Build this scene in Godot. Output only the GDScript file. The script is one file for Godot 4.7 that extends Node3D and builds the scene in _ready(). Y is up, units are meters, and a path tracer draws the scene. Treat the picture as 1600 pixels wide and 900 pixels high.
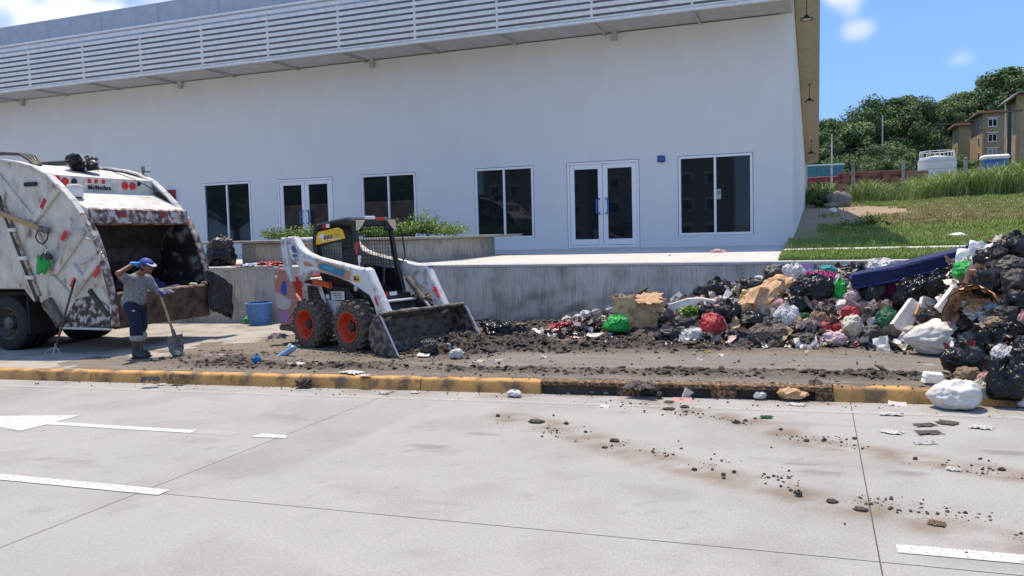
extends Node3D
# A garbage truck, a skid steer loader and a heap of rubbish on a pavement in front of a white commercial hall.
# x runs along the hall, y is up, -z leads away from the camera; the street climbs 1.6 cm per metre towards +x.

const SLOPE := 0.016
var M := {}          # materials
var MS := {}         # shared meshes
var taken := {}
var rng := RandomNumberGenerator.new()

func _ready():
	rng.seed = 7
	# ---- camera, sky, sun, exposure
	var cam := Camera3D.new(); cam.name = "camera"
	cam.fov = 39.208; cam.near = 0.1; cam.far = 1500.0
	cam.transform = Transform3D(Basis(Vector3(0.935442, -0.025636, -0.352548), Vector3(-0.000215, 0.997325, -0.073091), Vector3(0.353479, 0.068448, 0.932935)).orthonormalized(), Vector3(0, 1.85, 0))
	add_child(cam); cam.make_current()
	var env := Environment.new()
	env.background_mode = Environment.BG_SKY
	var sky := Sky.new(); var pm := PanoramaSkyMaterial.new()
	pm.panorama = sky_texture(); pm.energy_multiplier = 1.0
	sky.sky_material = pm; env.sky = sky
	env.tonemap_mode = Environment.TONE_MAPPER_LINEAR
	env.tonemap_exposure = 1.42
	env.sdfgi_enabled = true; env.ssao_enabled = true; env.ssil_enabled = true
	var we := WorldEnvironment.new(); we.name = "world"; we.environment = env; add_child(we)
	var sun := DirectionalLight3D.new(); sun.name = "sun"
	sun.light_energy = 1.25; sun.light_color = Color(1.0, 0.94, 0.84); sun.light_angular_distance = 0.5; sun.shadow_enabled = true
	add_child(sun); sun.look_at_from_position(Vector3(-2.3, 8.6, -2.0), Vector3.ZERO, Vector3.RIGHT)
	make_materials()
	# ---- the setting, large to small
	street()
	retaining_wall_and_terrace()
	hall()
	planter()
	field_and_far()
	opposite_side()
	# ---- the things
	garbage_truck()
	loader()
	worker()
	tools_and_terrace_things()
	rubbish_heap()
	litter_and_clods()

# ------------------------------------------------------------------ small tools
func numbered(n: String) -> String:
	if not taken.has(n):
		taken[n] = 0
		return n
	taken[n] += 1
	return "%s_%03d" % [n, taken[n]]

func tag(o, label: String, category: String, group := "", kind := ""):
	o.set_meta("label", label)
	if category != "": o.set_meta("category", category)
	if group != "": o.set_meta("group", group)
	if kind != "": o.set_meta("kind", kind)
	return o

func thing(n: String, label: String, category: String, at := Vector3.ZERO, group := "") -> Node3D:
	var o := Node3D.new(); o.name = numbered(n); add_child(o); o.position = at
	tag(o, label, category, group)
	return o

func put(n: String, mesh: Mesh, m: Material, parent: Node3D = null) -> MeshInstance3D:
	var o := MeshInstance3D.new(); o.mesh = mesh; o.material_override = m
	if parent == null:
		o.name = numbered(n); add_child(o)
	else:
		o.name = n
		if parent.has_node(NodePath(n)):
			var k := 1
			while parent.has_node(NodePath("%s_%03d" % [n, k])): k += 1
			o.name = "%s_%03d" % [n, k]
		parent.add_child(o)
	return o

func struct(n: String, mesh: Mesh, m: Material, label := "") -> MeshInstance3D:
	var o := put(n, mesh, m); o.set_meta("kind", "structure")
	if label != "": o.set_meta("label", label)
	return o

func gy(x: float) -> float: return SLOPE * x
func pv(x: float) -> float: return SLOPE * x + 0.15
func ss(a: float, b: float, x: float) -> float:
	var t := clampf((x - a) / (b - a), 0.0, 1.0)
	return t * t * (3.0 - 2.0 * t)
func lin(pts: Array, x: float) -> float:      # piecewise linear through [[x, y], ...]
	if x <= pts[0][0]: return pts[0][1]
	for i in range(1, pts.size()):
		if x <= pts[i][0]:
			return lerpf(pts[i - 1][1], pts[i][1], (x - pts[i - 1][0]) / (pts[i][0] - pts[i - 1][0]))
	return pts[-1][1]
func noise(sd: int, f: float, oct := 4, type := FastNoiseLite.TYPE_SIMPLEX_SMOOTH) -> FastNoiseLite:
	var n := FastNoiseLite.new(); n.seed = sd; n.frequency = f; n.noise_type = type
	n.fractal_type = FastNoiseLite.FRACTAL_FBM if oct > 1 else FastNoiseLite.FRACTAL_NONE
	n.fractal_octaves = oct
	return n

# ------------------------------------------------------------------ mesh building: a soup of triangles, wound so that (b-a)x(c-a) points out
class Geo:
	var v := PackedVector3Array()
	var col := PackedColorArray()
	var x := Transform3D.IDENTITY
	var tint := Color.WHITE
	var tinted := false
	func tri(a: Vector3, b: Vector3, c: Vector3):
		v.append(x * a); v.append(x * b); v.append(x * c)
		col.append(tint); col.append(tint); col.append(tint)
	func quad(a, b, c, d):
		tri(a, b, c); tri(a, c, d)
	func box(ctr: Vector3, size: Vector3, bev := 0.0):
		var h := size * 0.5
		bev = minf(bev, minf(h.x, minf(h.y, h.z)) * 0.9)
		if bev <= 0.0:
			for ax in 3:
				for s in [-1.0, 1.0]:
					var n := Vector3.ZERO; n[ax] = s
					var u := Vector3.ZERO; u[(ax + 1) % 3] = 1.0
					var w := Vector3.ZERO; w[(ax + 2) % 3] = s
					var c := ctr + n * h
					quad(c + (-u - w) * h, c + (u - w) * h, c + (u + w) * h, c + (-u + w) * h)
			return
		for ax in 3:
			for s in [-1.0, 1.0]:
				var n := Vector3.ZERO; n[ax] = s
				var u := Vector3.ZERO; u[(ax + 1) % 3] = 1.0
				var w := Vector3.ZERO; w[(ax + 2) % 3] = s
				var c := ctr + n * h
				var hb := h - Vector3(bev, bev, bev)
				quad(c + (-u - w) * hb, c + (u - w) * hb, c + (u + w) * hb, c + (-u + w) * hb)
		for ax in 3:
			var i1 := (ax + 1) % 3; var i2 := (ax + 2) % 3
			for s1 in [-1.0, 1.0]:
				for s2 in [-1.0, 1.0]:
					var a := Vector3.ZERO; var b := Vector3.ZERO
					a[i1] = s1 * h[i1]; a[i2] = s2 * (h[i2] - bev)
					b[i1] = s1 * (h[i1] - bev); b[i2] = s2 * h[i2]
					var d := Vector3.ZERO; d[ax] = h[ax] - bev
					if s1 * s2 > 0: quad(ctr + a - d, ctr + b - d, ctr + b + d, ctr + a + d) if flip(ax, a, b) else quad(ctr + a + d, ctr + b + d, ctr + b - d, ctr + a - d)
					else: quad(ctr + a - d, ctr + b - d, ctr + b + d, ctr + a + d) if flip(ax, a, b) else quad(ctr + a + d, ctr + b + d, ctr + b - d, ctr + a - d)
		for sx in [-1.0, 1.0]:
			for sy in [-1.0, 1.0]:
				for sz in [-1.0, 1.0]:
					var s := Vector3(sx, sy, sz)
					var p := ctr + s * Vector3(h.x, h.y - bev, h.z - bev)
					var q := ctr + s * Vector3(h.x - bev, h.y, h.z - bev)
					var r := ctr + s * Vector3(h.x - bev, h.y - bev, h.z)
					if (q - p).cross(r - p).dot(s) > 0: tri(p, q, r)
					else: tri(p, r, q)
	func flip(ax: int, a: Vector3, b: Vector3) -> bool:
		var d := Vector3.ZERO; d[ax] = 1.0
		return (b - a).cross(d).dot(a + b) > 0
	func prism(poly: Array, z0: float, z1: float, bev := 0.0):   # polygon in x, y (any winding) pushed along z
		var p := PackedVector2Array(poly)
		if not Geometry2D.is_polygon_clockwise(p): pass
		else: p.reverse()
		var n := p.size()
		var inner := PackedVector2Array()
		for i in n:
			var e0 := (p[i] - p[(i + n - 1) % n]).normalized(); var e1 := (p[(i + 1) % n] - p[i]).normalized()
			var m := (Vector2(-e0.y, e0.x) + Vector2(-e1.y, e1.x))
			m = m / maxf(m.length_squared() * 0.5, 0.4)
			inner.append(p[i] + m * bev)
		var t := Geometry2D.triangulate_polygon(p)
		for i in range(0, t.size(), 3):
			var a := inner[t[i]]; var b := inner[t[i + 1]]; var c := inner[t[i + 2]]
			if (b - a).cross(c - a) < 0:
				var k := b; b = c; c = k
			tri(Vector3(a.x, a.y, z1), Vector3(b.x, b.y, z1), Vector3(c.x, c.y, z1))
			tri(Vector3(a.x, a.y, z0), Vector3(c.x, c.y, z0), Vector3(b.x, b.y, z0))
		for i in n:
			var j := (i + 1) % n
			var a := p[i]; var b := p[j]; var ia := inner[i]; var ib := inner[j]
			quad(Vector3(a.x, a.y, z0 + bev), Vector3(b.x, b.y, z0 + bev), Vector3(b.x, b.y, z1 - bev), Vector3(a.x, a.y, z1 - bev))
			if bev > 0:
				quad(Vector3(a.x, a.y, z1 - bev), Vector3(b.x, b.y, z1 - bev), Vector3(ib.x, ib.y, z1), Vector3(ia.x, ia.y, z1))
				quad(Vector3(ia.x, ia.y, z0), Vector3(ib.x, ib.y, z0), Vector3(b.x, b.y, z0 + bev), Vector3(a.x, a.y, z0 + bev))
	func tube(pts: Array, r, sides := 8, caps := true):            # r: a number or one for each point
		var n := pts.size()
		var rings := []
		var up := Vector3.UP
		for i in n:
			var d: Vector3 = (pts[mini(i + 1, n - 1)] - pts[maxi(i - 1, 0)]).normalized()
			if i == 0: up = Vector3.UP if absf(d.y) < 0.9 else Vector3.RIGHT
			var s := d.cross(up).normalized(); up = s.cross(d).normalized()
			var ring := []
			var rr: float = r[i] if r is Array else r
			for k in sides:
				var a := TAU * k / sides
				ring.append(pts[i] + (s * cos(a) + up * sin(a)) * rr)
			rings.append(ring)
		for i in n - 1:
			for k in sides:
				var k2 := (k + 1) % sides
				quad(rings[i][k], rings[i][k2], rings[i + 1][k2], rings[i + 1][k])
		if caps:
			for k in range(1, sides - 1):
				tri(rings[0][0], rings[0][k + 1], rings[0][k]); tri(rings[n - 1][0], rings[n - 1][k], rings[n - 1][k + 1])
	func bar(a: Vector3, b: Vector3, w: float, h: float, bev := 0.0):  # a box from a to b
		var d := b - a
		var keep := x
		var f := d.normalized()
		var up := Vector3.UP if absf(f.y) < 0.95 else Vector3.RIGHT
		var s := f.cross(up).normalized(); up = s.cross(f)
		x = keep * Transform3D(Basis(f, up, s), (a + b) * 0.5)
		box(Vector3.ZERO, Vector3(d.length(), h, w), bev)
		x = keep
	func lathe(prof: Array, sides := 24):                          # profile of Vector2(radius, height) turned round y, from bottom outside to top
		for i in prof.size() - 1:
			var p: Vector2 = prof[i]; var q: Vector2 = prof[i + 1]
			for k in sides:
				var a := TAU * k / sides; var b := TAU * (k + 1) / sides
				var pa := Vector3(cos(a) * p.x, p.y, sin(a) * p.x); var pb := Vector3(cos(b) * p.x, p.y, sin(b) * p.x)
				var qa := Vector3(cos(a) * q.x, q.y, sin(a) * q.x); var qb := Vector3(cos(b) * q.x, q.y, sin(b) * q.x)
				if p.x > 1e-5: tri(pa, qb, pb)
				if q.x > 1e-5: tri(pa, qa, qb)
	func mesh(crease := 35.0) -> ArrayMesh:
		var nrm := PackedVector3Array(); nrm.resize(v.size())
		var fn := PackedVector3Array(); fn.resize(v.size() / 3)
		for f in fn.size():
			fn[f] = (v[f * 3 + 1] - v[f * 3]).cross(v[f * 3 + 2] - v[f * 3])
		if crease <= 0.0:
			for i in v.size(): nrm[i] = fn[i / 3].normalized()
		else:
			var at := {}
			for i in v.size():
				var key := Vector3i((v[i] * 4000.0).round())
				if not at.has(key): at[key] = PackedInt32Array()
				at[key].append(i / 3)
			var lim := cos(deg_to_rad(crease))
			for i in v.size():
				var me := fn[i / 3].normalized(); var s := Vector3.ZERO
				for f in at[Vector3i((v[i] * 4000.0).round())]:
					if fn[f].normalized().dot(me) >= lim: s += fn[f]
				nrm[i] = s.normalized() if s.length() > 0 else me
		var idx := PackedInt32Array(); idx.resize(v.size())
		for f in fn.size():
			idx[f * 3] = f * 3; idx[f * 3 + 1] = f * 3 + 2; idx[f * 3 + 2] = f * 3 + 1
		var arr := []; arr.resize(Mesh.ARRAY_MAX)
		arr[Mesh.ARRAY_VERTEX] = v; arr[Mesh.ARRAY_NORMAL] = nrm; arr[Mesh.ARRAY_INDEX] = idx
		if tinted: arr[Mesh.ARRAY_COLOR] = col
		var m := ArrayMesh.new(); m.add_surface_from_arrays(Mesh.PRIMITIVE_TRIANGLES, arr)
		return m

func indexed(v: PackedVector3Array, tris: PackedInt32Array, col = null) -> ArrayMesh:   # smooth; triangles wound with the normal (b-a)x(c-a) out
	var nrm := PackedVector3Array(); nrm.resize(v.size())
	var idx := PackedInt32Array(); idx.resize(tris.size())
	for i in range(0, tris.size(), 3):
		var a := tris[i]; var b := tris[i + 1]; var c := tris[i + 2]
		var n := (v[b] - v[a]).cross(v[c] - v[a])
		nrm[a] += n; nrm[b] += n; nrm[c] += n
		idx[i] = a; idx[i + 1] = c; idx[i + 2] = b
	for i in nrm.size(): nrm[i] = nrm[i].normalized()
	var arr := []; arr.resize(Mesh.ARRAY_MAX)
	arr[Mesh.ARRAY_VERTEX] = v; arr[Mesh.ARRAY_NORMAL] = nrm; arr[Mesh.ARRAY_INDEX] = idx
	if col != null: arr[Mesh.ARRAY_COLOR] = col
	var m := ArrayMesh.new(); m.add_surface_from_arrays(Mesh.PRIMITIVE_TRIANGLES, arr)
	return m

func sheet(x0: float, x1: float, z0: float, z1: float, nx: int, nz: int, height: Callable, color = null) -> ArrayMesh:   # a grid over x, z seen from above
	var v := PackedVector3Array(); var c := PackedColorArray(); var t := PackedInt32Array()
	for j in nz + 1:
		for i in nx + 1:
			var px := lerpf(x0, x1, float(i) / nx); var pz := lerpf(z0, z1, float(j) / nz)
			var y: float = height.call(px, pz)
			v.append(Vector3(px, y, pz))
			if color != null: c.append(color.call(px, pz, y))
	for j in nz:
		for i in nx:
			var a := j * (nx + 1) + i
			t.append_array(PackedInt32Array([a, a + nx + 1, a + 1, a + 1, a + nx + 1, a + nx + 2]))
	return indexed(v, t, c if color != null else null)

func one_box(ctr: Vector3, size: Vector3, bev := 0.0) -> ArrayMesh:
	var g := Geo.new(); g.box(ctr, size, bev); return g.mesh(20.0)

# ------------------------------------------------------------------ materials
func ntex(sd: int, freq: float, stops: Array, oct := 5, type := FastNoiseLite.TYPE_SIMPLEX_SMOOTH, size := 512) -> NoiseTexture2D:
	# stops: [[offset, linear colour], ...]
	var t := NoiseTexture2D.new(); t.width = size; t.height = size; t.seamless = true; t.generate_mipmaps = false
	t.noise = noise(sd, freq, oct, type)
	var g := Gradient.new(); var off := PackedFloat32Array(); var cs := PackedColorArray()
	for s in stops:
		off.append(s[0]); cs.append(s[1].linear_to_srgb())
	g.offsets = off; g.colors = cs
	t.color_ramp = g
	return t

func ridged(sd: int, freq: float, oct: int, size := 512) -> NoiseTexture2D:
	var t := NoiseTexture2D.new(); t.width = size; t.height = size; t.seamless = true; t.generate_mipmaps = false
	var n := FastNoiseLite.new(); n.seed = sd; n.frequency = freq; n.fractal_type = FastNoiseLite.FRACTAL_RIDGED; n.fractal_octaves = oct
	n.noise_type = FastNoiseLite.TYPE_SIMPLEX_SMOOTH; n.domain_warp_enabled = true; n.domain_warp_amplitude = 30.0; n.domain_warp_frequency = 0.008
	t.noise = n
	return t

func mat(c: Color, rough := 0.7, metal := 0.0, tex: Texture2D = null, scale: Variant = 1.0, world := true) -> StandardMaterial3D:
	var m := StandardMaterial3D.new()
	m.albedo_color = c.linear_to_srgb(); m.roughness = rough; m.metallic = metal
	if tex != null:
		m.albedo_texture = tex; tri(m, scale, world)
	return m

func tri(m: StandardMaterial3D, scale, world := true):
	m.uv1_triplanar = true; m.uv1_world_triplanar = world
	m.uv1_scale = scale if scale is Vector3 else Vector3(scale, scale, scale)

func relief(m: StandardMaterial3D, tex: Texture2D, cm: float):
	m.heightmap_enabled = true; m.heightmap_texture = tex; m.heightmap_scale = cm

func detail(m: StandardMaterial3D, tex: Texture2D, scale, world := true):   # a coarse pattern multiplied over the fine one
	m.detail_enabled = true; m.detail_albedo = tex; m.detail_blend_mode = BaseMaterial3D.BLEND_MODE_MUL
	m.detail_uv_layer = BaseMaterial3D.DETAIL_UV_2
	m.uv2_triplanar = true; m.uv2_world_triplanar = world
	m.uv2_scale = scale if scale is Vector3 else Vector3(scale, scale, scale)

func L(r: float, g: float = -1.0, b: float = -1.0) -> Color:
	return Color(r, r if g < 0 else g, r if b < 0 else b)

func make_materials():
	var fine := ntex(1, 0.03, [[0.25, L(0.82)], [0.75, L(1.0)]], 5)
	var soft := ntex(2, 0.008, [[0.2, L(0.86)], [0.8, L(1.0)]], 4)
	var stain := ntex(3, 0.006, [[0.15, L(0.62, 0.6, 0.58)], [0.42, L(0.9, 0.9, 0.89)], [0.62, L(1.0)], [0.9, L(0.93)]], 6)
	var grain := ntex(4, 0.12, [[0.2, L(0.7)], [0.8, L(1.0)]], 3)
	var bump := ntex(5, 0.06, [[0.1, L(0.0)], [0.9, L(1.0)]], 5)
	var lumps := ntex(6, 0.02, [[0.1, L(0.0)], [0.9, L(1.0)]], 6)
	var wrinkle := ridged(7, 0.012, 4)
	var wrinkle_fine := ridged(8, 0.03, 3)
	var dirt := ntex(9, 0.01, [[0.2, L(0.22, 0.16, 0.11)], [0.36, L(0.55, 0.47, 0.38)], [0.5, L(0.9, 0.88, 0.85)], [0.8, L(1.0)]], 6)
	var rust := ntex(10, 0.014, [[0.25, L(0.07, 0.045, 0.035)], [0.45, L(0.17, 0.1, 0.075)], [0.56, L(0.33, 0.26, 0.22)], [0.72, L(0.55, 0.5, 0.46)]], 6)
	var streaks := ntex(11, 0.02, [[0.2, L(0.7)], [0.5, L(0.95)], [0.8, L(1.0)]], 5)
	MS.tex = {"fine": fine, "soft": soft, "stain": stain, "grain": grain, "bump": bump, "lumps": lumps, "wrinkle": wrinkle, "wrinkle_fine": wrinkle_fine, "dirt": dirt, "rust": rust, "streaks": streaks}
	# paving and concrete
	M.road = mat(L(0.372, 0.363, 0.343), 0.85, 0.0, ntex(30, 0.09, [[0.2, L(0.84)], [0.8, L(1.0)]], 4), Vector3(1.1, 1.1, 0.45)); detail(M.road, ntex(31, 0.006, [[0.2, L(0.88, 0.88, 0.87)], [0.5, L(1.0)], [0.85, L(0.96)]], 6), 0.21); relief(M.road, grain, 0.12); M.road.vertex_color_use_as_albedo = true
	M.groove = mat(L(0.11, 0.1, 0.09), 0.95)
	M.paving = mat(L(0.4, 0.375, 0.335), 0.9, 0.0, fine, 1.3); detail(M.paving, stain, 0.35); relief(M.paving, bump, 0.25)
	M.kerb = mat(L(1.0), 0.75, 0.0, ntex(12, 0.011, [[0.2, L(0.11, 0.085, 0.065)], [0.36, L(0.26, 0.15, 0.06)], [0.46, L(0.5, 0.27, 0.085)], [0.85, L(0.62, 0.35, 0.1)]], 6), 0.42); detail(M.kerb, fine, 3.0); relief(M.kerb, bump, 0.3)
	M.kerb_rust = mat(L(1.0), 0.85, 0.0, ntex(13, 0.02, [[0.2, L(0.035, 0.027, 0.02)], [0.5, L(0.13, 0.075, 0.04)], [0.65, L(0.3, 0.17, 0.06)], [0.9, L(0.4, 0.33, 0.26)]], 6), 1.5); relief(M.kerb_rust, bump, 0.5)
	M.pit = mat(L(0.012), 1.0)
	var worn := ntex(14, 0.05, [[0.22, Color(1, 1, 1, 0.35)], [0.34, Color(1, 1, 1, 0.88)], [0.5, Color(1, 1, 1, 1)]], 5)
	M.paint = mat(L(0.56, 0.555, 0.53), 0.7, 0.0, worn, 0.8); M.paint.transparency = BaseMaterial3D.TRANSPARENCY_ALPHA
	var faint := ntex(15, 0.04, [[0.3, Color(1, 1, 1, 0.1)], [0.55, Color(1, 1, 1, 0.25)], [0.8, Color(1, 1, 1, 0.5)]], 5)
	M.paint_faint = mat(L(0.58, 0.575, 0.55), 0.75, 0.0, faint, 0.7); M.paint_faint.transparency = BaseMaterial3D.TRANSPARENCY_ALPHA
	M.wall_concrete = mat(L(0.62, 0.59, 0.53), 0.85, 0.0, streaks, Vector3(1.6, 0.12, 1.6)); detail(M.wall_concrete, stain, 0.3); relief(M.wall_concrete, bump, 0.25); M.wall_concrete.vertex_color_use_as_albedo = true
	M.terrace = mat(L(0.6, 0.585, 0.55), 0.85, 0.0, fine, 1.2); detail(M.terrace, soft, 0.3)
	M.planter = mat(L(0.36, 0.34, 0.285), 0.85, 0.0, streaks, Vector3(1.2, 0.25, 1.2)); detail(M.planter, stain, 0.5); relief(M.planter, bump, 0.3)
	# hall
	M.white_wall = mat(L(0.7, 0.7, 0.69), 0.8, 0.0, ntex(32, 0.008, [[0.2, L(0.965, 0.965, 0.96)], [0.8, L(1.0)]], 5), Vector3(0.22, 0.1, 0.22))
	M.louvre = mat(L(0.74, 0.78, 0.82), 0.4, 0.0, soft, 1.0)
	M.soffit = mat(L(0.5, 0.49, 0.48), 0.7, 0.0, soft, 0.6)
	M.eave = mat(L(0.56, 0.5, 0.43), 0.7, 0.0, soft, 0.6)
	M.parapet = mat(L(0.42, 0.46, 0.52), 0.5, 0.2, soft, 0.5)
	M.frame = mat(L(0.8, 0.8, 0.8), 0.4)
	M.glass = mat(L(0.012, 0.016, 0.02), 0.03); M.glass.metallic_specular = 0.5
	M.blue_film = mat(L(0.03, 0.12, 0.4), 0.35)
	M.dark_metal = mat(L(0.03), 0.5, 0.4)
	M.black = mat(L(0.012), 0.6)
	M.navy_box = mat(L(0.02, 0.025, 0.12), 0.4)
	M.red_paint = mat(L(0.5, 0.03, 0.03), 0.4)
	M.red_dark = mat(L(0.25, 0.03, 0.04), 0.5)
	M.white_plain = mat(L(0.75), 0.5)
	# mud and earth
	M.mud = mat(L(1.0), 0.85, 0.0, fine, 2.0); M.mud.vertex_color_use_as_albedo = true; relief(M.mud, lumps, 1.2)
	M.clod = mat(L(0.085, 0.066, 0.052), 0.9, 0.0, grain, 3.0)
	M.clod_copies = mat(L(1.0), 0.9, 0.0, grain, 3.0); M.clod_copies.vertex_color_use_as_albedo = true
	M.litter = mat(L(1.0), 0.55); M.litter.vertex_color_use_as_albedo = true
	M.earth = mat(L(1.0), 0.95, 0.0, ntex(16, 0.03, [[0.2, L(0.75)], [0.8, L(1.0)]], 5), 0.6); M.earth.vertex_color_use_as_albedo = true; relief(M.earth, lumps, 3.0)
	# plants
	M.blade = mat(L(1.0), 0.7); M.blade.vertex_color_use_as_albedo = true; M.blade.backlight_enabled = true; M.blade.backlight = Color(0.35, 0.4, 0.2)
	M.bark = mat(L(0.12, 0.09, 0.065), 0.9, 0.0, grain, 1.0)
	# plastics
	M.bag = plastic(L(0.008, 0.008, 0.009), 0.14, 0.3)
	M.bag_dusty = plastic(L(0.045, 0.041, 0.038), 0.32, 0.4)
	M.bag_grey = plastic(L(0.07, 0.065, 0.06), 0.3, 0.4)
	M.bag_white = plastic(L(0.68, 0.66, 0.62), 0.4, 0.35)
	M.bag_cream = plastic(L(0.58, 0.52, 0.42), 0.45, 0.35)
	M.bag_green = plastic(L(0.02, 0.42, 0.07), 0.28, 0.5)
	M.bag_dark_green = plastic(L(0.015, 0.12, 0.05), 0.28, 0.5)
	M.bag_red = plastic(L(0.4, 0.03, 0.04), 0.28, 0.5)
	M.bag_pink = plastic(L(0.6, 0.35, 0.34), 0.4, 0.4)
	M.bag_magenta = plastic(L(0.5, 0.03, 0.2), 0.35, 1.2)
	M.bag_yellow = plastic(L(0.42, 0.32, 0.06), 0.4, 1.2)
	M.bag_teal = plastic(L(0.03, 0.45, 0.38), 0.35, 1.0)
	M.bag_blue = plastic(L(0.05, 0.3, 0.6), 0.35, 1.0)
	M.film = plastic(L(0.78, 0.77, 0.76), 0.22, 0.5); M.film.backlight_enabled = true; M.film.backlight = Color(0.6, 0.6, 0.6)
	M.tan_cloth = mat(L(0.38, 0.29, 0.2), 0.9, 0.0, dirt, 1.5, false); relief(M.tan_cloth, wrinkle, 1.0)
	M.dirty_cloth = mat(L(0.3, 0.265, 0.23), 0.9, 0.0, dirt, 2.0, false); relief(M.dirty_cloth, wrinkle, 1.5)
	M.printed_cloth = mat(L(1.0), 0.85, 0.0, ntex(17, 0.05, [[0.35, L(0.05, 0.035, 0.04)], [0.48, L(0.2, 0.12, 0.1)], [0.55, L(0.45, 0.4, 0.38)], [0.7, L(0.25, 0.2, 0.2)]], 4), 1.5, false)
	M.white_print = mat(L(1.0), 0.7, 0.0, ntex(18, 0.03, [[0.3, L(0.35, 0.03, 0.06)], [0.42, L(0.6, 0.5, 0.5)], [0.6, L(0.62)], [0.75, L(0.2, 0.2, 0.24)]], 3), 2.0, false)
	M.card = mat(L(0.6, 0.39, 0.22), 0.9, 0.0, ntex(33, 0.012, [[0.2, L(0.6, 0.55, 0.5)], [0.45, L(0.95)], [0.8, L(1.0)]], 5), 0.9, false)
	M.card_in = mat(L(0.3, 0.2, 0.12), 0.9, 0.0, soft, 1.0, false)
	M.foam = mat(L(0.78, 0.77, 0.74), 0.7, 0.0, ntex(19, 0.006, [[0.2, L(0.8, 0.77, 0.72)], [0.5, L(0.97)], [0.8, L(1.0)]], 4), 0.5, false)
	M.mattress = mat(L(0.008, 0.018, 0.075), 0.85, 0.0, soft, 1.0, false); relief(M.mattress, wrinkle, 0.6)
	M.can_print = mat(L(1), 0.35, 0.1, ntex(29, 0.03, [[0.4, L(0.02, 0.25, 0.5)], [0.52, L(0.1, 0.4, 0.6)], [0.56, L(0.6)], [0.72, L(0.6, 0.5, 0.55)]], 2), 5.0, false)
	# vehicles
	M.truck_white = mat(L(0.62, 0.585, 0.51), 0.5, 0.0, ntex(34, 0.012, [[0.12, L(0.36, 0.31, 0.26)], [0.25, L(0.74, 0.7, 0.64)], [0.42, L(0.9, 0.88, 0.85)], [0.65, L(1.0)]], 6), Vector3(0.55, 0.24, 0.55)); detail(M.truck_white, soft, 0.7)
	M.truck_clean = mat(L(0.7, 0.68, 0.62), 0.5, 0.0, soft, 0.6); detail(M.truck_clean, streaks, 0.4)
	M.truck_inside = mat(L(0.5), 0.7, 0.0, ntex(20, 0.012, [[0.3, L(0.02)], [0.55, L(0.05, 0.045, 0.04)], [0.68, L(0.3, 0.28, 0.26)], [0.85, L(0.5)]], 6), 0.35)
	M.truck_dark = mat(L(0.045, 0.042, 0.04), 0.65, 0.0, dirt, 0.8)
	M.truck_rust = mat(L(1.0), 0.75, 0.0, rust, 0.8)
	M.rubber = mat(L(0.016, 0.016, 0.017), 0.75, 0.0, fine, 2.0)
	M.rim_grey = mat(L(0.14, 0.13, 0.12), 0.6, 0.3, dirt, 1.0)
	M.lens_red = mat(L(0.55, 0.02, 0.025), 0.2)
	M.pole = mat(L(0.42, 0.28, 0.13), 0.6, 0.0, soft, 1.5)
	M.steel = mat(L(0.45), 0.35, 0.8)
	M.loader_white = mat(L(0.74, 0.74, 0.73), 0.35, 0.0, soft, 1.0); detail(M.loader_white, ntex(21, 0.012, [[0.2, L(0.5, 0.43, 0.36)], [0.35, L(0.93)], [0.8, L(1.0)]], 5), 0.5)
	M.loader_black = mat(L(0.014, 0.014, 0.016), 0.4, 0.0, fine, 1.0)
	M.loader_grey = mat(L(0.16, 0.15, 0.14), 0.55, 0.2, dirt, 1.0)
	M.orange = mat(L(0.62, 0.08, 0.015), 0.4, 0.0, soft, 1.0)
	M.decal_tan = mat(L(0.5, 0.24, 0.13), 0.45)
	M.decal_blue = mat(L(0.03, 0.2, 0.32), 0.35)
	M.pink_panel = mat(L(0.5, 0.22, 0.17), 0.45, 0.0, soft, 1.0)
	M.purple = mat(L(0.33, 0.18, 0.36), 0.5)
	M.grey_art = mat(L(0.48, 0.46, 0.45), 0.5)
	M.yellow_sign = mat(L(0.72, 0.45, 0.01), 0.4)
	M.lamp_glass = mat(L(0.7, 0.5, 0.35), 0.25)
	M.reflector_white = mat(L(0.7), 0.35)
	M.muddy_tyre = mat(L(1.0), 0.95, 0.0, ntex(22, 0.02, [[0.25, L(0.05, 0.04, 0.033)], [0.45, L(0.13, 0.1, 0.078)], [0.8, L(0.22, 0.18, 0.14)]], 5), 2.0, false); relief(M.muddy_tyre, lumps, 2.5)
	M.bucket_steel = mat(L(1.0), 0.7, 0.1, ntex(23, 0.015, [[0.25, L(0.045, 0.036, 0.03)], [0.5, L(0.12, 0.098, 0.082)], [0.8, L(0.25, 0.22, 0.19)]], 6), 1.0, false); relief(M.bucket_steel, lumps, 0.8)
	# person
	M.skin = mat(L(0.19, 0.085, 0.05), 0.55)
	M.shirt = mat(L(1.0), 0.9, 0.0, ntex(24, 0.03, [[0.3, L(0.13, 0.135, 0.145)], [0.62, L(0.19, 0.195, 0.205)], [0.72, L(0.3)]], 3), 1.2, false)
	M.navy = mat(L(0.008, 0.012, 0.04), 0.85, 0.0, fine, 4.0)
	M.boot = mat(L(0.035, 0.04, 0.042), 0.5, 0.0, soft, 3.0)
	M.cuff = mat(L(0.3, 0.3, 0.31), 0.8)
	M.cap_blue = mat(L(0.015, 0.06, 0.26), 0.7)
	M.glove_blue = mat(L(0.02, 0.26, 0.6), 0.5)
	M.hair = mat(L(0.012, 0.01, 0.009), 0.7)

func plastic(c: Color, rough: float, cm: float) -> StandardMaterial3D:
	var m := mat(c, rough, 0.0, MS.tex.soft, 2.0, false)
	relief(m, MS.tex.wrinkle_fine, cm); m.uv1_scale = Vector3(1.6, 0.5, 1.6)
	m.metallic_specular = 0.45
	return m

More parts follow.
